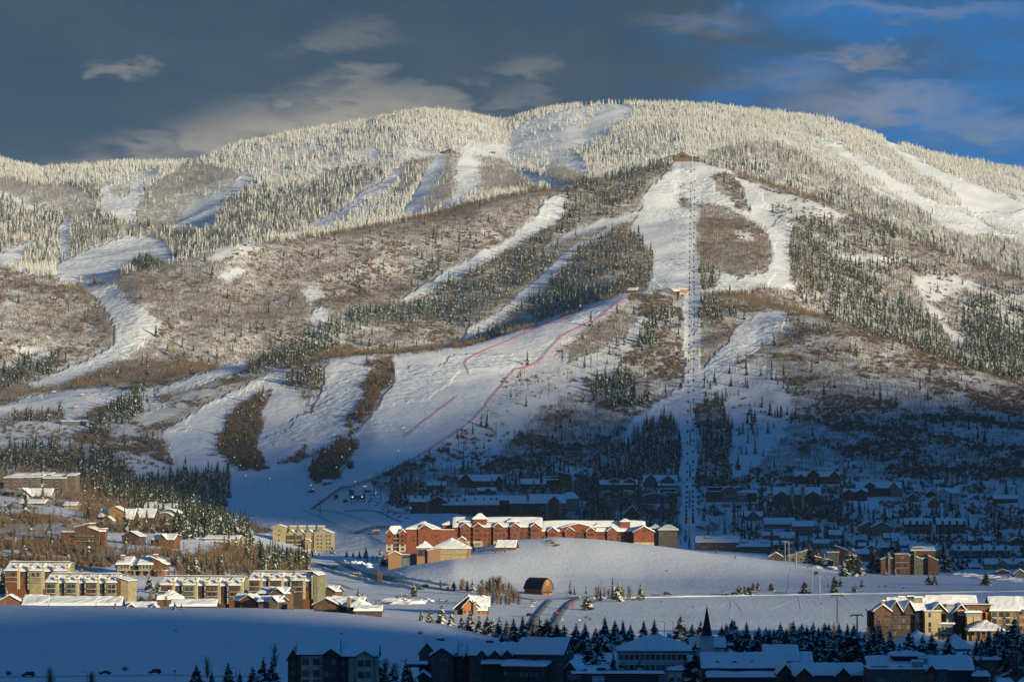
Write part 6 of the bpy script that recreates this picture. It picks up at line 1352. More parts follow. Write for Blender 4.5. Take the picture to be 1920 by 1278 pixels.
for a in [(790, 1163, 24, 'fg'), (806, 1166, 30, 'fg'), (828, 1168, 38, 'sn'), (846, 1172, 30, 'sn'), (866, 1178, 28, 'fg'), (882, 1182, 34, 'sn'), (898, 1186, 30, 'fg'), (914, 1190, 34, 'sn'), (924, 1186, 26, 'fg'), (936, 1194, 34, 'fg'), (950, 1200, 34, 'sn'), (963, 1206, 42, 'fg'), (980, 1206, 46, 'fg'), (996, 1200, 44, 'pine'), (1012, 1202, 48, 'pine'), (1026, 1206, 50, 'pine'), (1044, 1210, 46, 'pine'), (1058, 1205, 38, 'pine'),
    (1080, 1222, 48, 'fg'), (1097, 1226, 52, 'fg'), (1104, 1212, 30, 'thin'), (1117, 1205, 26, 'fg'), (1134, 1222, 58, 'fg'), (1153, 1212, 44, 'fg'), (1168, 1216, 48, 'fg'), (1182, 1214, 40, 'fg'), (1207, 1208, 40, 'fg'), (1227, 1206, 40, 'fg'), (1276, 1202, 42, 'sn'), (1298, 1205, 32, 'fg'), (1314, 1202, 36, 'sn'), (1120, 1238, 46, 'fg'), (1105, 1245, 40, 'fg')]:
    tree(a[0], a[1], a[2], a[3], group=GF_)
row(1345, 1240, 1500, 1240, 9, 42, 70, 'fg', 5, GF_); row(1350, 1226, 1500, 1226, 12, 38, 60, 'fg', 4, GF_, mix='thin'); row(1505, 1236, 1650, 1238, 10, 42, 62, 'fg', 6, GF_); row(1490, 1218, 1640, 1222, 13, 30, 46, 'fg', 3, GF_, mix='sn')
row(1655, 1246, 1790, 1248, 14, 38, 58, 'fg', 4, GF_); row(1805, 1246, 1925, 1244, 12, 42, 66, 'fg', 6, GF_); row(1840, 1215, 1925, 1215, 14, 30, 42, 'sn', 4, GF_)
row(1790, 1186, 1830, 1184, 10, 16, 26, 'sn', 2); row(940, 1225, 1000, 1232, 16, 34, 46, 'fg', 4, GF_)
for a in [(368, 1284, 36), (397, 1284, 24), (428, 1286, 40), (450, 1284, 24), (474, 1286, 34), (494, 1292, 54), (510, 1290, 50), (556, 1300, 52), (597, 1300, 36), (682, 1300, 76), (702, 1302, 80), (736, 1285, 34), (864, 1302, 84), (886, 1302, 56), (912, 1302, 66), (934, 1300, 58), (990, 1302, 62), (1004, 1300, 50), (1304, 1300, 84), (1290, 1298, 58), (1200, 1296, 52), (1190, 1290, 36), (1256, 1300, 26), (1279, 1300, 22), (1540, 1262, 40), (1560, 1258, 52), (360, 1290, 20), (772, 1302, 40), (790, 1300, 34), (965, 1268, 32), (1150, 1262, 34)]:
    tree(a[0], a[1], a[2], 'fg', group=GF_)
for a in [(1012, 1302, 56), (1050, 1298, 40), (1090, 1296, 46), (1236, 1296, 34), (1330, 1302, 64), (1346, 1296, 44), (1408, 1300, 30), (948, 1302, 66), (762, 1300, 58), (846, 1298, 56), (612, 1302, 44), (1168, 1290, 44), (1440, 1262, 46), (1455, 1266, 40), (1520, 1268, 44), (1650, 1262, 48), (1672, 1260, 56), (1880, 1262, 56), (1824, 1270, 44), (1900, 1268, 60)]:
    tree(a[0], a[1], a[2], 'fg', group=GF_)
for a in [(94, 1288, 42, 'round'), (172, 1288, 34, 'round'), (515, 1262, 60, 'asp'), (388, 1276, 50, 'asp'), (722, 1282, 52, 'round'), (740, 1278, 40, 'round'), (16, 1265, 14, 'shr'), (234, 1256, 12, 'shr'), (788, 1188, 10, 'shr'), (1182, 1244, 52, 'asp'), (1212, 1250, 44, 'asp'), (1335, 1288, 60, 'round'), (1860, 1284, 50, 'round'), (1905, 1284, 76, 'round'), (1838, 1268, 46, 'asp'), (1880, 1262, 54, 'asp'), (1788, 1262, 24, 'round'), (1010, 1300, 48, 'round'), (1070, 1300, 40, 'round')]:
    tree(*a)
for a in [(1069, 1113, 29, 'thin'), (1077, 1114, 20, 'thin'), (1099, 1113, 19, 'thin'), (1122, 1124, 33, 'thin'), (1149, 1122, 44, 'thin'), (1159, 1127, 40, 'fg'), (1201, 1123, 33, 'fg'), (1100, 1143, 30, 'pine'), (777, 1118, 26, 'pine'), (851, 1106, 20, 'pine'), (886, 1108, 25, 'fg'),
    (1386, 1111, 18, 'pine'), (1396, 1116, 20, 'pine'), (1404, 1115, 20, 'pine'), (1412, 1108, 18, 'pine'), (1421, 1107, 22, 'fg'), (1446, 1107, 17, 'pine'), (1509, 1113, 27, 'pine'), (1564, 1113, 22, 'pine'), (1565, 1099, 24, 'pine'), (1576, 1099, 18, 'pine'), (1602, 1110, 18, 'pine'), (1616, 1100, 16, 'pine'), (1741, 1096, 22, 'pine'), (1752, 1096, 20, 'pine'), (1849, 1097, 28, 'pine'), (1344, 1036, 9, 'fg'), (1379, 1046, 9, 'fg'),
    (1518, 1056, 40, 'fg'), (1530, 1058, 34, 'pine'), (1545, 1062, 30, 'fg'), (1582, 1080, 34, 'sn'), (1598, 1074, 50, 'pine'), (1610, 1080, 44, 'pine'), (1590, 1066, 40, 'fg'), (1640, 1074, 46, 'pine'), (1660, 1078, 16, 'fg'), (1678, 1078, 14, 'fg'), (1775, 1072, 46, 'sn'), (1786, 1070, 36, 'fg'), (1672, 1040, 34, 'fg'), (1682, 1042, 30, 'fg'), (1800, 1068, 40, 'fg'), (1818, 1062, 34, 'fg'), (1850, 1060, 34, 'fg'),
    (367, 1078, 40, 'sn'), (127, 1076, 28, 'pine'), (153, 1078, 18, 'pine'), (14, 1112, 46, 'pine'), (36, 1112, 44, 'pine'), (5, 1100, 40, 'fg'), (12, 1125, 26, 'sn'), (280, 1106, 32, 'sn'), (252, 1112, 26, 'fg'), (296, 1112, 28, 'fg'), (234, 1118, 24, 'fg'), (150, 1122, 26, 'fg'), (400, 1124, 26, 'sn'), (445, 1110, 26, 'sn'), (380, 1122, 24, 'fg'), (216, 1140, 14, 'fg'), (328, 1142, 16, 'fg'), (340, 1142, 14, 'fg'), (472, 1058, 26, 'sn'), (500, 1076, 40, 'sn'),
    (350, 1012, 34, 'pine'), (340, 1006, 30, 'pine'), (362, 1010, 30, 'pine'), (376, 1004, 26, 'fg'), (397, 1004, 30, 'pine'), (428, 1006, 32, 'pine'), (440, 1008, 34, 'pine'), (456, 1014, 30, 'sn'), (472, 1026, 36, 'sn'), (486, 1034, 30, 'sn'), (310, 990, 26, 'pine'), (240, 992, 22, 'fg'), (330, 1000, 30, 'fg'),
    (624, 1038, 18, 'fg'), (545, 1036, 12, 'fg'), (556, 1036, 10, 'fg'), (588, 1038, 14, 'fg'), (650, 1044, 14, 'fg'), (662, 1044, 12, 'fg'), (674, 1046, 16, 'fg'), (686, 1046, 24, 'fg'), (714, 1040, 18, 'fg'), (720, 1062, 24, 'pine'), (732, 1062, 20, 'pine'), (790, 1056, 12, 'pine'), (608, 1112, 12, 'fg'), (672, 1130, 30, 'fg'), (680, 1132, 24, 'fg'), (705, 1142, 20, 'fg'), (716, 1146, 18, 'fg')]:
    tree(*a)
for a in [(868, 1101, 20, 'asp'), (708, 1092, 30, 'round'), (714, 1093, 24, 'asp'), (826, 1104, 20, 'asp'), (866, 1108, 26, 'round'), (876, 1110, 24, 'round')]: tree(*a)
row(896, 1112, 960, 1120, 7, 28, 44, 'asp', 4, 'bare aspens by the chalet', wide=1.6); row(905, 1132, 972, 1136, 8, 24, 44, 'asp', 3, 'bare aspens by the chalet', wide=1.6)
row(1118, 1126, 1140, 1124, 6, 20, 30, 'asp', 2, 'bare aspens by the level road', wide=1.3); row(1164, 1124, 1180, 1124, 5, 20, 34, 'asp', 2, 'bare aspens by the level road', wide=1.4); row(1108, 1130, 1124, 1126, 5, 6, 10, 'shr', 1, 'shrubs by the level road'); row(1176, 1124, 1200, 1124, 6, 6, 9, 'shr', 1, 'shrubs by the level road')
row(1648, 1196, 1720, 1194, 8, 26, 42, 'asp', 3, 'bare aspens before the resort lodge', wide=1.5); row(1800, 1198, 1836, 1196, 7, 20, 32, 'asp', 3, 'bare aspens before the resort lodge', wide=1.5); row(1455, 1200, 1640, 1204, 13, 20, 38, 'asp', 4, 'bare aspens on the edge of the shaded field', wide=1.5)
row(244, 1132, 312, 1136, 6, 18, 32, 'asp', 3, 'bare aspens between the condominium rows', wide=1.6); row(620, 1140, 700, 1150, 7, 16, 30, 'asp', 3, 'bare aspens around the sandstone chimney house', wide=1.6); row(540, 1132, 560, 1134, 6, 20, 32, 'asp', 3, 'bare aspens around the sandstone chimney house', wide=1.6)
row(880, 1034, 945, 1038, 7, 10, 18, 'asp', 2, 'bare aspens under the red hotel', wide=1.5); row(495, 1034, 545, 1036, 8, 10, 18, 'asp', 2, 'bare aspens under the tan apartment block', wide=1.5); row(690, 1052, 735, 1062, 7, 14, 24, 'asp', 3, 'bare aspens left of the conference hall', wide=1.4)
row(1020, 1010, 1048, 1024, 5, 6, 12, 'shr', 3, 'shrubs on the white hill'); row(1250, 1018, 1290, 1024, 6, 20, 32, 'asp', 3, 'bare aspens at the foot of the gondola'); row(1376, 1024, 1440, 1036, 14, 10, 16, 'asp', 3, 'bare aspens at the row houses')
row(745, 1118, 765, 1120, 6, 5, 9, 'shr', 2, 'shrubs in the sunny hollow'); row(1645, 1099, 1690, 1102, 14, 4, 7, 'shr', 1, 'shrubs on the right snowfield'); tree(1553, 1104, 14, 'asp'); tree(1100, 1158, 8, 'shr'); tree(1106, 1161, 7, 'shr')
tree(1150, 768, 30, 'thin', 'lone'); tree(1213, 756, 36, 'fg', 'lone'); tree(1108, 612, 32, 'thin', 'tall lone'); tree(1157, 588, 26, 'thin', 'tall lone'); tree(1208, 705, 22, 'thin', 'lone'); tree(715, 682, 22, 'thin', 'lone'); tree(813, 448, 26, 'thin', 'tall lone'); tree(280, 432, 26, 'thin', 'frosty lone'); tree(177, 532, 22, 'thin', 'lone')

row(90, 1128, 240, 1130, 13, 16, 30, 'asp', 4, 'bare aspens before the left condominium row', wide=1.5); row(310, 1134, 450, 1134, 15, 16, 28, 'asp', 4, 'bare aspens before the middle condominium row', wide=1.5); row(10, 1100, 60, 1104, 10, 20, 34, 'asp', 4, 'bare aspens at the far left', wide=1.5)
row(190, 990, 330, 994, 16, 14, 24, 'asp', 4, 'bare aspens below the ochre house', wide=1.5); row(110, 1034, 340, 1040, 17, 12, 22, 'asp', 5, 'bare aspens below the hillside houses', wide=1.5); row(240, 996, 330, 1002, 22, 22, 32, 'pine', 4, 'pines below the ochre house'); row(335, 985, 460, 1012, 12, 22, 36, 'pine', 5, 'dark pines above the long low tan house'); row(20, 950, 120, 966, 20, 8, 14, 'asp', 4, 'bare aspens at the far left'); row(505, 1036, 600, 1042, 12, 9, 16, 'fg', 2, 'small spruces under the tan apartment block')
row(300, 1082, 480, 1086, 14, 18, 30, 'asp', 4, 'bare aspens above the middle condominium row', wide=1.5); row(500, 1130, 680, 1140, 16, 16, 26, 'asp', 5, 'bare aspens around the sandstone chimney house', wide=1.5)
for k_, (u_, v_) in enumerate([(60, 1190), (140, 1170), (330, 1182), (420, 1215), (455, 1196), (560, 1204), (250, 1230), (90, 1222), (640, 1188), (700, 1200), (1240, 1128), (1300, 1138), (1480, 1138), (1200, 1140), (1540, 1132), (1120, 1080), (1250, 1070)]): tree(u_, v_, 3 + k_ % 3, 'shr')
# ---- vehicles
PAINT = {k: mat('car_paint_' + k, c, .3, .05, 1, spec=.6) for k, c in dict(black=(.015, .017, .02), white=(.7, .72, .72), silver=(.4, .42, .43), red=(.35, .03, .03), blue=(.05, .09, .18)).items()}
TYRE = mat('tyre_rubber', (.02, .02, .02), .9); LIGHTM = mat('headlight_glass', (.8, .8, .75), .2, .05)
CARS = {}
def car_parts(style):
    if style in CARS: return CARS[style]
    L, H, W_ = {'suv': (4.8, 1.8, 1.9), 'sedan': (4.6, 1.42, 1.8), 'pickup': (5.6, 1.85, 2.0)}[style]; hl = L / 2
    roof = {'suv': [(-hl + .15, 1.0), (-hl + .35, H), (hl - 1.7, H), (hl - 1.15, 1.05)], 'sedan': [(-hl + .7, .9), (-hl + 1.3, H), (hl - 2.0, H), (hl - 1.2, .92)], 'pickup': [(-.5, 1.1), (-.35, H), (hl - 2.0, H), (hl - 1.4, 1.12)]}[style]
    low = [(-hl, .42), (-hl + .08, 1.0 if style != 'sedan' else .88), (hl - 1.15, 1.02 if style != 'sedan' else .9), (hl - .1, .86), (hl, .45)]
    body = MB(); body.prism(low, -W_ / 2, W_ / 2); body.prism(roof, -W_ / 2 + .12, W_ / 2 - .12)
    if style == 'pickup':
        body = MB(); body.prism([(-.55, .42), (-.55, 1.1), (hl - 1.4, 1.12), (hl - .1, .95), (hl, .45)], -W_/2, W_/2); body.prism(roof, -W_ / 2 + .12, W_ / 2 - .12); body.box(-hl, -.55, -W_/2, W_/2, .42, .7); body.box(-hl, -.55, -W_/2, -W_/2 + .1, .7, 1.08); body.box(-hl, -.55, W_/2 - .1, W_/2, .7, 1.08); body.box(-hl, -hl + .1, -W_/2 + .1, W_/2 - .1, .7, 1.08)
    x0, x3 = roof[0][0], roof[3][0]; x1, x2 = roof[1][0], roof[2][0]; zb = roof[0][1] + .04; zt = H - .12
    side = MB()
    prof = [(x0 + (x1 - x0) * .2 + .1, zb), (x1 + .12, zt), (x2 - .08, zt), (x3 - .2, zb)]
    side.prism(prof, -W_ / 2 + .09, -W_ / 2 + .11); side.prism(prof, W_ / 2 - .11, W_ / 2 - .09)
    fr = MB(); yy = W_ / 2 - .2
    def lean(xa, za, xb, zb_, off): fr.face([(xa + off, -yy, za), (xa + off, yy, za), (xb + off, yy, zb_), (xb + off, -yy, zb_)])
    lean(x3 - .06, zb, x2 + .08, zt, .035); lean(x0 + .06, zb, x1 - .04, zt, -.035)
    wheel = MB(); n = 12; wheel.prism([(math.cos(6.283 * k / n) * .35, math.sin(6.283 * k / n) * .35) for k in range(n)], -.11, .11)
    lamp = MB(); lamp.box(-.03, .03, -.16, .16, -.08, .08)
    snow = MB(); snow.prism([(x1 + .05, H - .01), (x1 + .15, H + .12), (x2 - .15, H + .12), (x2 - .05, H - .01)], -W_/2 + .2, W_/2 - .2)
    CARS[style] = dict(L=L, W=W_, body=body, side=side.mesh('side_window', GLASS), fr=fr.mesh('windscreen', GLASS), wheel=wheel.mesh('wheel', TYRE), lamp=lamp.mesh('headlight', LIGHTM), snow=snow.mesh('roof_snow', SNOW), bm={})
    return CARS[style]
def car(u, v, style, colr, rz, label, snow=False, group=None):
    c = car_parts(style); p = at(u, v)
    if colr not in c['bm']: c['bm'][colr] = c['body'].mesh('body', PAINT[colr])
    t = thing('car' if style != 'pickup' else 'pickup_truck', label, 'car' if style != 'pickup' else 'pickup truck', (p.x, p.y, p.z + .3), R(rz), group)
    link('body', c['bm'][colr], t); link('side_window', c['side'], t); link('windscreen', c['fr'], t)
    for a in (-1, 1):
        for b_ in (-1, 1): link('wheel', c['wheel'], t, (a * c['L'] * .31, b_ * (c['W'] / 2 - .08), .35))
        link('headlight', c['lamp'], t, (c['L'] / 2 + .0, a * c['W'] * .36, .68))
    if snow: link('roof_snow', c['snow'], t)
car(53, 1269, 'suv', 'black', 180, 'dark car on the shaded snowy road at the far left bottom', True)
car(197, 1265, 'sedan', 'black', 172, 'dark car with snow on its roof, middle one of three on the shaded road', True)
car(290, 1264, 'suv', 'black', 180, 'black sport utility car, rightmost of three on the shaded road at the bottom left')
car(627, 1065, 'suv', 'white', 150, 'white car coming down the left lane of the curving road'); car(669, 1077, 'suv', 'silver', 160, 'silver car halfway along the curving road')
car(644, 1053, 'sedan', 'silver', 130, 'small silver car at the head of the curving road'); car(653, 1062, 'sedan', 'white', 120, 'small white car on the right lane near the road head')
car(796, 1101, 'suv', 'black', 170, 'dark car on the curving road near the lone bushy pine'); car(841, 1106, 'pickup', 'white', 176, 'white pickup truck at the right end of the curving road')
car(1251, 1116, 'suv', 'black', 0, 'dark car on the level road in the middle of the white field'); car(1357, 1114, 'suv', 'silver', 0, 'grey car half behind the snow bank left of the pine group'); car(1377, 1115, 'sedan', 'black', 0, 'dark low car beside the pine group on the level road')
car(1001, 1132, 'suv', 'silver', 60, 'silver car on the left road arm below the barn'); car(996, 1139, 'sedan', 'white', 60, 'white car just behind the silver one on the left road arm'); car(1043, 1152, 'sedan', 'red', 65, 'dark red car on the right road arm below the barn'); car(994, 1156, 'suv', 'black', 60, 'black car lowest on the left road arm')
car(831, 1128, 'suv', 'black', 20, 'dark car parked left of the orange brown chalet'); car(1130, 1262, 'suv', 'black', 10, 'dark parked car left of the white hip roofed building', True); car(1132, 1246, 'suv', 'white', 10, 'snow covered parked van behind the dark parked car', True); car(1481, 1232, 'sedan', 'red', 0, 'red car parked left among the dark spruces'); car(1505, 1232, 'sedan', 'red', 0, 'red car parked right among the dark spruces')
car(1492, 1126, 'sedan', 'black', 0, 'x', False) if 0 else None

def snowcat(u, v, rz, label):
    p = at(u, v); t = thing('snow_groomer', label, 'snow groomer', (p.x, p.y, p.z), R(rz))
    b_ = MB(); b_.prism([(-2.4, 1.0), (-2.4, 1.8), (-.2, 1.9), (.1, 3.0), (1.7, 2.95), (2.1, 1.7), (2.3, 1.0)], -1.2, 1.2); link('body', b_.mesh('body', PAINT['black']), t)
    b_ = MB(); b_.prism([(.25, 1.95), (.35, 2.8), (1.6, 2.75), (1.9, 1.9)], -1.24, 1.24); link('cab_window', b_.mesh('cab_window', GLASS), t)
    for s_ in (-1, 1): b_ = MB(); b_.prism([(-2.6, .35), (-2.2, .02), (2.2, .02), (2.6, .4), (2.3, .95), (-2.3, .95)], s_ * 1.9 - .6, s_ * 1.9 + .6); link('track', b_.mesh('track', TYRE), t)
    b_ = MB(); b_.prism([(3.1, .1), (3.35, .2), (3.25, 1.3), (3.05, 1.25)], -2.7, 2.7); b_.box(2.2, 3.1, -.2, .2, .5, .8); link('blade', b_.mesh('blade', PAINT['red']), t)
    b_ = MB(); b_.box(-3.8, -2.6, -2.4, 2.4, .1, .7); link('tiller', b_.mesh('tiller', DARKM), t)
    b_ = MB(); b_.box(1.5, 1.7, -.9, .9, 3.0, 3.2); link('lamp', b_.mesh('lamp', LAMP), t)
snowcat(584, 923, 20, 'snow groomer with blade working on the shaded piste foot'); snowcat(401, 853, 200, 'snow groomer on the shaded wide left piste beside the thicket')
JACK = {k: mat('jacket_' + k, c, .8) for k, c in dict(dark=(.03, .03, .045), red=(.4, .04, .04), blue=(.05, .12, .3)).items()}; SKIN = mat('skin', (.5, .33, .25), .7)
def person(u, v, jk, label, rz=0):
    p = at(u, v); b_ = MB(); L = [(.10, -.02, 'f')]
    b_.tube([(.16, 0, .05), (.13, .05, .45), (.09, 0, .9)], .065, 6, 0, .10); b_.tube([(-.16, .05, .05), (-.13, .1, .45), (-.09, 0, .9)], .065, 6, 0, .10)
    b_.tube([(0, 0, .82), (0, 0, 1.05), (0, .02, 1.3), (0, .02, 1.5)], .17, 8, 0, .20); b_.tube([(.22, .02, 1.45), (.32, .1, 1.15), (.3, .3, 1.0)], .07, 6, 0, .05); b_.tube([(-.22, .02, 1.45), (-.32, .1, 1.15), (-.3, .3, 1.0)], .07, 6, 0, .05)
    b_.tube([(0, .02, 1.48), (0, .03, 1.58)], .07, 6, 1)
    for k in range(4): b_.tube([(0, .04, 1.56 + k * .07), (0, .04, 1.63 + k * .07)], (.07, .11, .11, .08)[k], 8, 1 if k < 2 else 2, (.11, .11, .08, .03)[k])
    t = thing('person', label, 'person', (p.x, p.y, p.z + .05), R(rz)); link('body', b_.mesh('body', [JACK[jk], SKIN, JACK['dark']]), t)
    for s_ in (-1, 1): q = MB(); q.box(s_ * .14 - .04, s_ * .14 + .04, -.7, .95, -.03, .01); link('ski', q.mesh('ski', JACK['red']), t)
person(611, 918, 'dark', 'skier in dark clothes standing below the small red piste hut', 30); person(694, 971, 'dark', 'skier in dark clothes on the beginner slope below the lift terminal'); person(555, 914, 'dark', 'person in dark clothes beside a snow gun on the shaded piste foot')
person(583, 815, 'red', 'person in a red jacket on the piste between the two thickets'); person(664, 838 + 110, 'blue', 'person in blue by the legs of the lift terminal'); person(633, 880, 'dark', 'x') if 0 else None

# ---- gondola
GC_T = [(1298, 289, 320), (1299, 343, 357), (1298, 393, 412), (1297, 440, 456), (1297, 486, 500), (1297, 541, 562), (1297, 594, 613), (1296, 665, 693), (1295, 755, 778), (1294, 806, 834), (1294, 872, 895), (1293, 920, 952), (1293, 970, 1028)]
tops = []
def tower(u, vt, vb, arm, name, label, cat, group=None, th=.45, rz=0, land=None, m=None):
    p = at(u, vb); q = p.y / F; h = (vb - vt) * q; t = thing(name, label, cat, (p.x, p.y, p.z), rz, group)
    b_ = MB(); b_.tube([(0, 0, -1), (0, 0, h)], th, 8, 0, th * .7); link('pole', b_.mesh('pole', m or STEEL), t)
    b_ = MB(); b_.box(-arm, arm, -.25, .25, h - .3, h + .25); link('crossarm', b_.mesh('crossarm', m or STEEL), t)
    for s_ in (-1, 1): b_ = MB(); b_.box(s_ * arm - .2, s_ * arm + .2, -1.8, 1.8, h - .75, h - .35); link('sheave_train', b_.mesh('sheave_train', DARKM), t)
    return Vector((p.x, p.y, p.z + h - .3)), q
for k, (u, vt, vb) in enumerate(GC_T):
    w_ = ['topmost', 'second highest', 'third highest', 'fourth highest', 'fifth highest', 'mid station', 'first below the mid station', 'second below the mid station', 'third below the mid station', 'fourth below the mid station', 'third lowest', 'second lowest', 'lowest'][k]
    tp, q = tower(u, vt, vb, 2.7, 'gondola_tower', '%s slender grey gondola pylon in the straight clearing' % w_, 'gondola tower', 'gondola pylons up the clearing', .8); tops.append(tp)
ends = [tops[0] + Vector((0, 60, 6))] + tops
for s_, lb in ((-1, 'left haul rope of the gondola line'), (1, 'right haul rope of the gondola line')):
    mb = MB(); P = []
    for a, b_ in zip(ends[:-1], ends[1:]):
        for k in range(8): f = k / 8; q = a.lerp(b_, f); q.z -= 4 * f * (1 - f) * (a - b_).length * .012; P.append(q + Vector((s_ * 2.7, 0, 0)))
    P.append(ends[-1] + Vector((s_ * 2.7, 0, 0))); mb.tube(P, .09, 4); tag(link('haul_rope', mb.mesh('haul_rope', DARKM)), lb, 'cable')
CAB = MB(); CAB.prism([(-1.0, 0), (1.0, 0), (1.15, 1.0), (.95, 2.1), (.55, 2.35), (-.55, 2.35), (-.95, 2.1), (-1.15, 1.0)], -1.0, 1.0); CABM = CAB.mesh('cabin', mat('dark_gondola_shell', (.035, .03, .05), .4, .1, 1))
WB = MB(); WB.box(-.8, .8, -1.03, -1.01, 1.0, 1.95); WB.box(-.8, .8, 1.01, 1.03, 1.0, 1.95); WBM = WB.mesh('window', GLASS)
HB = MB(); HB.tube([(0, 0, 2.3), (0, 0, 4.4)], .09, 5); HBM = HB.mesh('hanger', STEEL)
acc = 0.0; cnt = 0
SP = 52.0
tot = [(a, b_, (a - b_).length) for a, b_ in zip(ends[:-1], ends[1:])]
LTOT = sum(x[2] for x in tot)
def along(d):
    for a, b_, l in tot:
        if d <= l: f = d / l; q = a.lerp(b_, f); q.z -= 4 * f * (1 - f) * l * .012; return q
        d -= l
    return tot[-1][1].copy()
names_v = []
for s_ in (-1, 1):
    d = 70 if s_ < 0 else 60
    while d < LTOT - 5:
        p = along(d) + Vector((s_ * 2.7, 0, -4.4)); v = HZ - (p.z - CAMZ) * F / p.y
        names_v.append((v, s_, p)); d += SP
for k, (v, s_, p) in enumerate(sorted(names_v, key=lambda a: (a[1], a[0]))):
    where = 'on the bare upper piste' if v < 540 else 'above the crossing with the lower piste' if v < 700 else 'over the shaded clearing' if v < 860 else 'low over the town end of the clearing'
    t = thing('gondola_cabin', 'small dark gondola cabin on the %s rope %s' % ('left' if s_ < 0 else 'right', where), 'gondola cabin', p, 0, 'gondola cabins %s rope %s' % ('left' if s_ < 0 else 'right', where))
    link('cabin', CABM, t); link('window', WBM, t); link('hanger', HBM, t); t.scale = (.85, .85, .92)
# village gondola pylons, lower right
P2 = []
for u, vt, vb, lb in [(1472, 1014, 1052, 'pylon at the left end of the village line beside the slant roofed tan house'), (1479, 1016, 1052, 'pylon close right of the leftmost village pylon'), (1493, 1034, 1063, 'plain pole in front of the slant roofed tan house'), (1522, 1062, 1106, 'village line pylon with a cabin at its head'), (1537, 1077, 1121, 'village line pylon left of a bushy pine'), (1570, 1115, 1168, 'tall dark village pylon in the middle of the right field'), (1607, 1152, 1192, 'dark village pylon with a wide crossarm left of the resort lodge')]:
    tp, q = tower(u, vt, vb, 2.6 if u != 1493 else .8, 'lift_pylon', lb, 'pylon', 'village line pylons', .4, m=DARKM if u > 1560 else None); P2.append(tp)
for s_, lb in ((-1, 'left rope of the village line'), (1, 'right rope of the village line')):
    mb = MB(); P = [p + Vector((s_ * 2.6, 0, 0)) for p in (P2[0], P2[3], P2[4], P2[5], P2[6])]; mb.tube(P, .045, 4); tag(link('haul_rope', mb.mesh('haul_rope', DARKM)), lb, 'cable')
p = P2[3] + Vector((2.6, 0, -4.6)); t = thing('gondola_cabin', 'single round cabin hanging at the village pylon', 'gondola cabin', p); link('cabin', CABM, t); link('window', WBM, t); link('hanger', HBM, t)
# chairlifts
CT = [(600, 937, 966), (551, 969, 990), (701, 905, 930), (714, 913, 940), (726, 942, 970), (683, 918, 943), (869, 835, 858), (860, 817, 838), (812, 858, 880), (787, 876, 900), (990, 714, 731), (1029, 708, 742), (1064, 691, 709), (1013, 735, 747), (966, 730, 750), (914, 769, 790), (930, 793, 820), (1190, 597, 613), (1108, 700, 716), (1235, 545, 560), (1239, 543, 557),
      (393, 407, 425), (823, 293, 306), (808, 305, 318), (711, 380, 396), (740, 365, 378), (977, 430, 441), (1091, 192, 200), (1755, 383, 393), (1678, 322, 332), (690, 480, 492), (1120, 660, 676), (1156, 625, 640), (1140, 645, 655)]
for k, (u, vt, vb) in enumerate(CT):
    tower(u, vt, vb, 2.4, 'chairlift_tower', 'dark T shaped chairlift tower %s' % near_phrase(u, vb), 'lift tower', 'chairlift towers', .35, m=DARKM)
CHB = MB(); CHB.box(-1.6, 1.6, -.25, .25, 0, .12); CHB.box(-1.6, 1.6, .2, .28, .1, .75); CHBM = CHB.mesh('chair_seat', DARKM); CHH = MB(); CHH.tube([(0, 0, .7), (0, 0, 3.0)], .06, 5); CHHM = CHH.mesh('hanger_bar', DARKM)
def rope(uvs, label, hgt=9.0, off=2.4, chairs=0, group=''):
    P = [at(u, v) + Vector((0, 0, 0)) for u, v in uvs]
    P = [Vector((p.x, p.y, p.z + hgt)) for p in P]
    for s_ in (-1, 1):
        mb = MB(); mb.tube([p + Vector((s_ * off, 0, 0)) for p in P], .04, 4); tag(link('haul_rope', mb.mesh('haul_rope', DARKM)), label + (' left strand' if s_ < 0 else ' right strand'), 'cable')
        for k in range(chairs):
            f = (k + .3 + .35 * (s_ > 0)) / chairs * (len(P) - 1); i = min(int(f), len(P) - 2); q = P[i].lerp(P[i + 1], f - i) + Vector((s_ * off, 0, -3.0))
            t = thing('chairlift_chair', 'empty dark chair hanging from the %s' % label, 'chair', q, 0, group); link('chair_seat', CHBM, t); link('hanger_bar', CHHM, t)
rope([(683, 942), (726, 968), (760, 985)], 'beginner chairlift rope below the terminal', 8, 2.4, 7, 'chairs of the beginner lift')
rope([(683, 942), (714, 940), (787, 900), (869, 858), (930, 820), (990, 731), (1064, 709)], 'long chairlift rope beside the race piste', 9, 2.4, 14, 'chairs of the long lift beside the race piste')
rope([(860, 838), (914, 790), (966, 750), (1029, 742), (1108, 716), (1190, 613), (1235, 560)], 'upper chairlift rope to the mid station', 9, 2.4, 9, 'chairs of the upper lift')
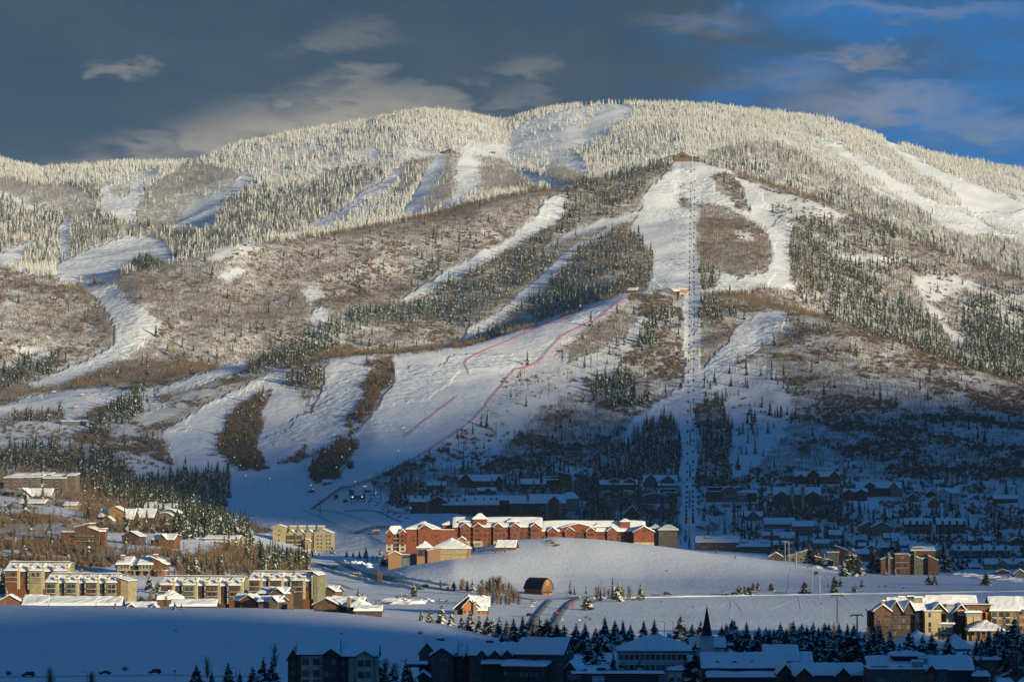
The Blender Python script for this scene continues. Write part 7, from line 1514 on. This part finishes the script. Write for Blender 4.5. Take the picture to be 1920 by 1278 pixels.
# floodlight and lamp poles
LB = MB(); LB.box(-.28, .28, -.2, .1, -.15, .2); LBM = LB.mesh('lamp', LAMP)
for k, (u, vt, vb) in enumerate([(757, 802, 836), (797, 771, 786), (664, 903, 914), (629, 876, 890), (640, 856, 870), (654, 841, 855), (684, 912, 940), (581, 909, 922), (504, 896, 912), (317, 840, 856), (410, 832, 846), (438, 857, 870), (449, 872, 884), (459, 891, 903), (1010, 588, 600), (935, 612, 622), (1064, 572, 584), (1124, 553, 563), (447, 702, 716), (497, 688, 700), (771, 937, 955), (745, 845, 862), (703, 924, 945), (768, 952, 966)]):
    p = at(u, vb); q = p.y / F; h = (vb - vt) * q; t = thing('floodlight_pole', 'thin piste floodlight pole %s' % near_phrase(u, vb), 'lamp post', (p.x, p.y, p.z), 0, 'piste floodlights')
    mb = MB(); mb.tube([(0, 0, -.5), (0, 0, h)], .12, 6); link('pole', mb.mesh('pole', DARKM), t)
    mb = MB(); mb.box(-1.2, 1.2, -.1, .1, h - .1, h + .05); link('crossbar', mb.mesh('crossbar', DARKM), t)
    for s_ in ((-.9, .9) if k in (0, 6) else (.9,)): link('lamp', LBM, t, (s_, -.15, h + .2))
for u, vt, vb, lb in [(163, 1258, 1290, 'shaded street lamp right of a round bare tree at the bottom left'), (443, 1251, 1292, 'shaded street lamp among small spruces at the bottom left'), (761, 1240, 1300, 'dark thin pole in front of the shaded grey lodge'), (1246, 1164, 1198, 'left dark lamp pole before the lit field left of the steeple'), (1262, 1162, 1200, 'right dark lamp pole before the lit field left of the steeple'), (1127, 1085, 1121, 'tall curved street lamp right of the barn among aspens'), (948, 1081, 1108, 'street lamp at the left of the barn'), (1063, 1106, 1117, 'short lamp post right of the barn'), (1866, 1258, 1295, 'shaded lamp pole at the bottom right car park'), (1852, 1264, 1295, 'shorter shaded lamp pole at the bottom right car park'), (1265, 1262, 1292, 'thin shaded pole beside the dark flat roofed building')]:
    p = at(u, min(vb, 1298)); q = p.y / F; h = (vb - vt) * q; t = thing('street_lamp', lb, 'street lamp', (p.x, p.y, p.z))
    mb = MB(); mb.tube([(0, 0, -.5), (0, 0, h * .93), (-.25, 0, h * .99), (-1.3, 0, h)], .11, 6, 0, .07); link('pole', mb.mesh('pole', DARKM), t)
    mb = MB(); mb.box(-1.9, -1.2, -.16, .16, h - .08, h + .06); link('lamp_head', mb.mesh('lamp_head', DARKM), t)

# ---- nets and fences
def net_mat(name, col, dens):
    m_ = bpy.data.materials.new(name); m_.use_nodes = True; t = NT(m_.node_tree); b_ = t.n['Principled BSDF']; b_.inputs['Base Color'].default_value = (*col, 1); b_.inputs['Roughness'].default_value = .8
    b_.inputs['Alpha'].default_value = dens; return m_
PINK = net_mat('pink_safety_net', (.42, .05, .09), .5); GREENN = net_mat('green_safety_net', (.03, .22, .16), .6)
def net(name, uv, h, m, label, cat='safety fence', every=3, pm=None):
    P = pts3(uv, 0, 5); mb = MB(); t = thing(name, label, cat, P[0]); o0 = P[0]; L = [p - o0 for p in P]
    for k, (a, b_) in enumerate(zip(L[:-1], L[1:])):
        z = Vector((0, 0, h)); mb.face([a - Vector((0, 0, .4)), b_ - Vector((0, 0, .4)), b_ + z, a + z])
    link('net', mb.mesh('net', m), t)
    pb = MB(); pb.tube([(0, 0, -.6), (0, 0, h + .3)], .09, 5); pbm = pb.mesh('post', pm or DARKM)
    for k in range(0, len(L), every): link('post', pbm, t, L[k])
    return t
net('safety_net', [(1173, 558), (1153, 573), (1133, 590), (1108, 605), (1073, 620), (1047, 638), (1030, 655), (1017, 673), (1003, 683), (983, 690), (965, 693), (953, 707), (943, 722), (923, 743), (907, 767), (887, 787), (857, 810), (837, 823), (807, 843), (780, 858), (767, 865), (730, 885), (705, 895)], 1.8, PINK, 'long pink safety net winding down the right side of the race piste')
net('safety_net', [(1127, 564), (1090, 580), (1057, 597), (1007, 617), (967, 633), (920, 652), (893, 665), (877, 673), (872, 682), (877, 693), (880, 703)], 1.3, PINK, 'thin pink safety net along the top left of the race piste')
net('safety_net', [(857, 743), (840, 757), (817, 773), (790, 793), (760, 818)], 1.4, PINK, 'short pink safety net in the middle of the wide race piste')
net('safety_net', [(664, 836), (665, 850), (655, 864), (644, 880), (637, 891)], 1.8, PINK, 'short pink safety net curving around the dark grove')
net('safety_net', [(646, 959), (666, 958), (708, 960), (735, 960), (762, 963)], 1.0, GREENN, 'pale green net across the beginner slope'); net('safety_net', [(708, 960), (728, 969), (753, 980)], 1.4, GREENN, 'green net slanting down right across the beginner slope')
net('safety_net', [(694, 937), (690, 945), (693, 955)], 1.4, GREENN, 'short curved green net beside the lift terminal'); net('safety_net', [(690, 1002), (708, 1012), (724, 1020)], 1.2, GREENN, 'green net beside the bright red ticket box')
def railfence(uv, label, h=1.3):
    P = pts3(uv, 0, 6); t = thing('rail_fence', label, 'fence', P[0]); L = [p - P[0] for p in P]
    for zz_ in (h * .5, h):
        mb = MB(); mb.tube([p + Vector((0, 0, zz_)) for p in L], .09, 4); link('rail', mb.mesh('rail', WM['dark']), t)
    pb = MB(); pb.tube([(0, 0, -.5), (0, 0, h + .2)], .1, 5); pbm = pb.mesh('post', WM['dark'])
    for p in L: link('post', pbm, t, p)
railfence([(566, 958), (595, 968), (622, 981), (659, 999)], 'dark rail fence slanting down behind the tan apartment block'); railfence([(589, 953), (597, 958), (620, 960), (638, 964), (655, 968), (677, 974), (690, 981)], 'dark winding rail fence below the black trestle'); railfence([(948, 1112), (975, 1112), (1000, 1114)], 'wooden rail fence in front of the barn', 1.2)
def trestle(uv, hs, label, wd=2.4):
    P = pts3(uv, 0, 4); t = thing('coaster_trestle', label, 'trestle', P[0]); n = len(P); T = []
    for k, p in enumerate(P):
        f = k / (n - 1) * (len(hs) - 1); i = min(int(f), len(hs) - 2); h = hs[i] + (hs[i + 1] - hs[i]) * (f - i); T.append(p - P[0] + Vector((0, 0, h)))
    for s_, nm in ((0, 'track'), (1, 'handrail')):
        mb = MB(); mb.tube([q + Vector((0, 0, s_ * 1.5)) for q in T], .38 if s_ == 0 else .1, 5); link(nm, mb.mesh(nm, DARKM), t)
        mb = MB(); mb.tube([q + Vector((.8, wd, s_ * 1.5)) for q in T], .22 if s_ == 0 else .1, 5); link(nm, mb.mesh(nm, DARKM), t)
    for k, q in enumerate(T):
        g = P[k] - P[0]; mb = MB(); mb.tube([(g.x, g.y, g.z - .5), q + Vector((0, 0, 1.5))], .13, 4); mb.tube([(g.x + .8, g.y + wd, g.z - .5), q + Vector((.8, wd, 1.5))], .13, 4)
        if k + 1 < n: mb.tube([(g.x, g.y, g.z), T[k + 1]], .09, 4)
        link('trestle_leg', mb.mesh('trestle_leg', DARKM), t)
trestle([(583, 955), (600, 944), (622, 930), (640, 922), (655, 919), (689, 905), (712, 897), (735, 893), (762, 884), (790, 874)], [.5, 1, 2.2, 4.4, 3, 2, 1.5, 1.4, 1.6, .5], 'long black alpine coaster trestle climbing the foot of the slope')
trestle([(665, 1001), (682, 998), (700, 996)], [.5, 2, 3.2], 'short black trestle ramp beside the bright red ticket box'); trestle([(704, 992), (720, 992), (736, 992)], [2, 2.2, 2], 'black truss footbridge left of the red hotel')
for u, v, w_, h_, lb in [(630, 935, 8, 8, 'dark boxy trestle shed under the black trestle, left one'), (659, 928, 9, 9, 'dark boxy shed under the black trestle, middle one'), (703, 908, 7, 8, 'pale boxy shed under the black trestle, right one')]:
    house(u, v, w_, h_, lb, 'grey', 'flat', 0, None, win=None, name='trestle_shed', cat='shed', dep=4, snow=.2)
# ---- signs
def sign(u, vt, vb, w_, h_, m, label, shape='box', rz=0, legs=1):
    w_ *= .75; h_ *= .75
    p = at(u, min(vb, 1298)); q = p.y / F; H_ = (vb - vt) * q; t = thing('road_sign', label, 'sign', (p.x, p.y, p.z), R(rz)); mb = MB()
    if shape == 'box': mb.box(-w_/2, w_/2, -.06, .06, H_ - h_, H_)
    else:
        n = 8 if shape == 'oct' else 4; a0 = math.pi / 8 if shape == 'oct' else 0; mb.prism([(math.cos(a0 + 6.283 * k / n) * w_ / 2, H_ - h_ / 2 + math.sin(a0 + 6.283 * k / n) * h_ / 2) for k in range(n)], -.05, .05)
    link('sign_face', mb.mesh('sign_face', m), t)
    for s_ in ((0,) if legs == 1 else (-w_ * .4, w_ * .4)): mb = MB(); mb.box(s_ - .06, s_ + .06, .06, .18, -.4, H_ - .1); link('post', mb.mesh('post', DARKM), t)
    return t, H_
SR_ = mat('sign_red', (.5, .05, .04), .6); SY_ = mat('sign_yellow_green', (.5, .6, .04), .6); SO_ = mat('sign_orange', (.45, .15, .04), .6)
t, H_ = sign(328, 1255, 1265, 1.2, 1.2, SR_, 'red octagonal stop sign beside the shaded road at the bottom left', 'oct')
cu = bpy.data.curves.new('lettering', 'FONT'); cu.body = 'STOP'; cu.size = .42; cu.align_x = 'CENTER'; cu.align_y = 'CENTER'; cu.extrude = .005; cu.materials.append(WM['white'])
tmp_ = bpy.data.objects.new('lettering', cu); COL.objects.link(tmp_); bpy.context.view_layer.update(); lme = bpy.data.meshes.new_from_object(tmp_); bpy.data.objects.remove(tmp_)
lo = link('lettering', lme, t); lo.location = (0, -.07, H_ - .6); lo.rotation_euler = (R(90), 0, 0)
sign(1088, 1116, 1126, 1.6, 1.8, SY_, 'bright yellow green warning sign right of the barn road', 'dia'); sign(1055, 1158, 1168, 1.6, 1.8, SY_, 'bright yellow green warning sign below the right road arm', 'dia'); sign(1073, 1132, 1144, 2.1, 2.2, SR_, 'square red board sign on two posts beside the right road arm', legs=2); sign(748, 1091, 1101, 1.2, 1.2, SO_, 'orange road sign beside the curving road', 'dia'); sign(605, 1071, 1078, .9, 1.1, SR_, 'small red marker sign on the left snow bank', 'box'); sign(690, 1059, 1066, 1.0, 1.2, SY_, 'yellow sign by the snow pile left of the conference hall', 'dia'); sign(1087, 1160, 1170, 1.6, 1.0, WM['white'], 'pale board sign on the snow bank left of the lit field', legs=2)
sign(1402, 1140, 1144, 1.2, .8, SO_, 'tiny orange panel beside the curved bank left of the pylons'); sign(1882, 1138, 1142, 1.4, .6, SO_, 'tiny orange bar marker left, on the far right field'); sign(1906, 1138, 1142, 1.4, .6, SO_, 'tiny orange bar marker right, on the far right field')
# transmitter on the summit
p = at(1217, 196); t = thing('transmitter_mast', 'small rime covered transmitter mast on the wooded summit ridge', 'mast', (p.x, p.y, p.z)); mb = MB(); mb.tube([(0, 0, -1), (0, 0, 21)], .45, 6); link('mast', mb.mesh('mast', HOAR), t)
for k, z in enumerate((12, 15, 18)): mb = MB(); mb.box(-1.6, 1.6, -.4, .4, z, z + 1.4); link('dish', mb.mesh('dish', HOAR), t)
# rocks on the ridge
ROCK = mat('brown_crag', (.28, .21, .14), .9, .4, .6, (.16, .12, .09), bump=.3, bscale=.5)
for k, (u, v, w_, lb) in enumerate([(1485, 364, 16, 'brown crag with snow on it at the right shoulder of the lodge ridge'), (1472, 391, 10, 'smaller crag below the brown crag on the right shoulder'), (1390, 450, 16, 'snow draped crag inside the brown thicket right of the gondola'), (100, 560, 12, 'snow topped crag on the left brown hill'), (450, 470, 14, 'snowy crag above the brown hillside at the left'), (1665, 472, 12, 'small crag in the brown forest at the right'), (1560, 590, 16, 'snow topped crag on the crest of the right ridge'), (1760, 548, 14, 'snow draped crag in the right hand forest clearing')]):
    p = at(u, v); r_ = random.Random(k + 50); n = 8; mb = MB(); rings = []; q = p.y / F * w_
    for rr, hz_ in ((1, -.3), (.95, .25), (.6, .5), (.2, .62)):
        ring = []
        for j in range(n): a = 6.283 * j / n; s_ = rr * r_.uniform(.7, 1.2); ring.append(len(mb.v)); mb.v.append((math.cos(a) * s_ * q * .5, math.sin(a) * s_ * q * .4, hz_ * q * .5 * r_.uniform(.7, 1.3)))
        rings.append(ring)
    for i, (a, b_) in enumerate(zip(rings[:-1], rings[1:])):
        for j in range(n): mb.f.append((a[j], a[(j + 1) % n], b_[(j + 1) % n], b_[j])); mb.m.append(0 if i == 0 or r_.random() < .3 else 1)
    mb.f.append(tuple(rings[-1])); mb.m.append(1)
    tag(link('crag', mb.mesh('crag', [ROCK, SNOW]), None, p), lb, 'rock')

# ------------------------------------------------------------------ the woods (after the buildings, so that footprints stay clear)
EX = np.array(EXCL) if EXCL else np.zeros((0, 3))
def clear(x, y, pad=0):
    k = np.ones(len(x), bool)
    for ex, ey, er in EX: k &= (x - ex) ** 2 + (y - ey) ** 2 > (er + pad) ** 2
    return k
def individuals(kind, cat, adj, crowns, trunk, x, y, z, h, group, trunkname='trunk', crownname='crown', parts=True, wide=1.0):
    r_ = random.Random(hash(kind) % 1000 if False else len(kind))
    for i in range(len(x)):
        u = 960 + F * x[i] / y[i]; v = HZ - (z[i] - CAMZ) * F / y[i]
        size = 'tall' if h[i] > 13 else 'small' if h[i] < 7 else 'mid-sized'
        if cat == 'shrub': size = 'low'
        label = '%s %s %s' % (size, adj, near_phrase(u, v))
        rz = r_.uniform(0, 6.28); ww = r_.uniform(.85, 1.2) * wide
        if parts:
            t = thing(kind, label, cat, (x[i], y[i], z[i] - .2), rz, group)
            t.scale = (h[i] * ww, h[i] * ww, h[i])
            link(crownname, crowns[r_.randrange(len(crowns))], t); link(trunkname, trunk, t)
        else:
            t = tag(link(kind, crowns[r_.randrange(len(crowns))], None, (x[i], y[i], z[i] - .2), rz), label, cat, group)
            t.scale = (h[i] * ww, h[i] * ww, h[i])
def split(x, y, z, u, hid, n, v):
    """indices of the n nearest seen ones, and of the rest"""
    ok = (~hid) & (u > -5) & (u < 1925) & (v > -5)
    idx = np.nonzero(ok)[0]; idx = idx[np.argsort(y[idx])][:n]
    rest = np.ones(len(x), bool); rest[idx] = False
    return idx, rest

def solid(f, ch):
    return lambda x, y, d: np.maximum(f(x, y, d), (d[:, ch] > 1.4) * 1.0)
# frosted conifers
x, y, z, u, v, hid, rng = candidates(4.9, 0, 101, 4500, 7480, .95, patchy(36, -.5, .1, 50))
h = rng.uniform(3.8, 13.0, len(x)) * (1 + .3 * fbm(x, y, 60, 3)) + (rng.random(len(x)) < .06) * 4.0
i, r_ = split(x, y, z, u, hid, 150, v)
print('frosted', len(x))
individuals('frosted_spruce', 'tree', 'rime crusted spruce', P_FRO, None, x[i], y[i], z[i], h[i], 'frosted spruces at the lower edge of the white forest', parts=False)
scatter('frosted_forest', 'forest of spruces crusted white with rime over the upper mountain', 'forest', proto_coll('frosted', P_FRO), np.stack([x, y, z - .3], -1)[r_], h[r_], rng)
# grey frosted aspens
x, y, z, u, v, hid, rng = candidates(7.5, 3, 102, 4500, 7480, .95, patchy(50, -1.0, -.5, 10))
k = np.ones(len(x), bool)
scatter('frosted_aspen_woods', 'grey bare aspen woods dusted with frost among the upper pistes', 'woods', proto_coll('grey_aspen', P_GC), np.stack([x, y, z - .2], -1), rng.uniform(.75, 1.1, len(x)), rng)
print('grey', len(x))
# brown aspens
x, y, z, u, v, hid, rng = candidates(7.6, 2, 103, 2150, 6000, .85, solid(patchy(30, -.75, -.05, 30), 2))
k = clear(x, y, 3); x, y, z, u, v, hid = [a[k] for a in (x, y, z, u, v, hid)]
print('aspen clusters', len(x))
i, r_ = split(x, y, z, u, hid, 150, v)
individuals('bare_aspen', 'tree', 'bare brown aspen', P_ASP, P_ASPT, x[i], y[i], z[i], rng.uniform(6, 10, len(x))[i], 'bare aspens among the houses', wide=1.3)
scatter('aspen_woods', 'brown leafless aspen woods covering the middle slopes', 'woods', proto_coll('brown_aspen', P_AC), np.stack([x, y, z - .2], -1)[r_], rng.uniform(.7, 1.12, len(x))[r_], rng)
# dark conifers
x, y, z, u, v, hid, rng = candidates(6.2, 1, 104, 2150, 7000, .85, patchy(34, -.5, .2, 70))
k = clear(x, y, 4); x, y, z, u, v, hid = [a[k] for a in (x, y, z, u, v, hid)]
h = rng.uniform(7, 16, len(x)); h = np.where(rng.random(len(x)) < .12, h * 1.3, h)
print('conifers', len(x))
i, r_ = split(x, y, z, u, hid, 70, v)
individuals('spruce_tree', 'tree', 'dark spruce dusted with snow', P_SPR, P_SPRT, x[i], y[i], z[i], h[i], 'spruces on the lower slopes')
scatter('spruce_forest', 'dark green spruce stands flecked with snow on the mountain flanks', 'forest', proto_coll('spruce', P_SPR), np.stack([x, y, z - .3], -1)[r_], h[r_], rng)
# scrub
def sp(x, y, d): return np.clip((fbm(x, y * .8, 42, 4, .62) + .12) / .3, 0, 1)
x, y, z, u, v, hid, rng = candidates(3.6, 4, 105, 2150, 5900, .8, solid(sp, 4))
k = clear(x, y, 2); x, y, z, u, v, hid = [a[k] for a in (x, y, z, u, v, hid)]
h = rng.uniform(1.6, 4.2, len(x))
print('shrubs', len(x))
i, r_ = split(x, y, z, u, hid, 200, v)
individuals('bare_shrub', 'shrub', 'bare brown shrub', P_SHR, None, x[i], y[i], z[i], h[i], 'bare shrubs around the houses', parts=False, wide=1.3)
scatter('scrub', 'bare reddish brown scrub oak thickets over the snowy lower slopes', 'scrub', proto_coll('scrub', P_SHR), np.stack([x, y, z - .1], -1)[r_], h[r_], rng, (1.0, 1.7))
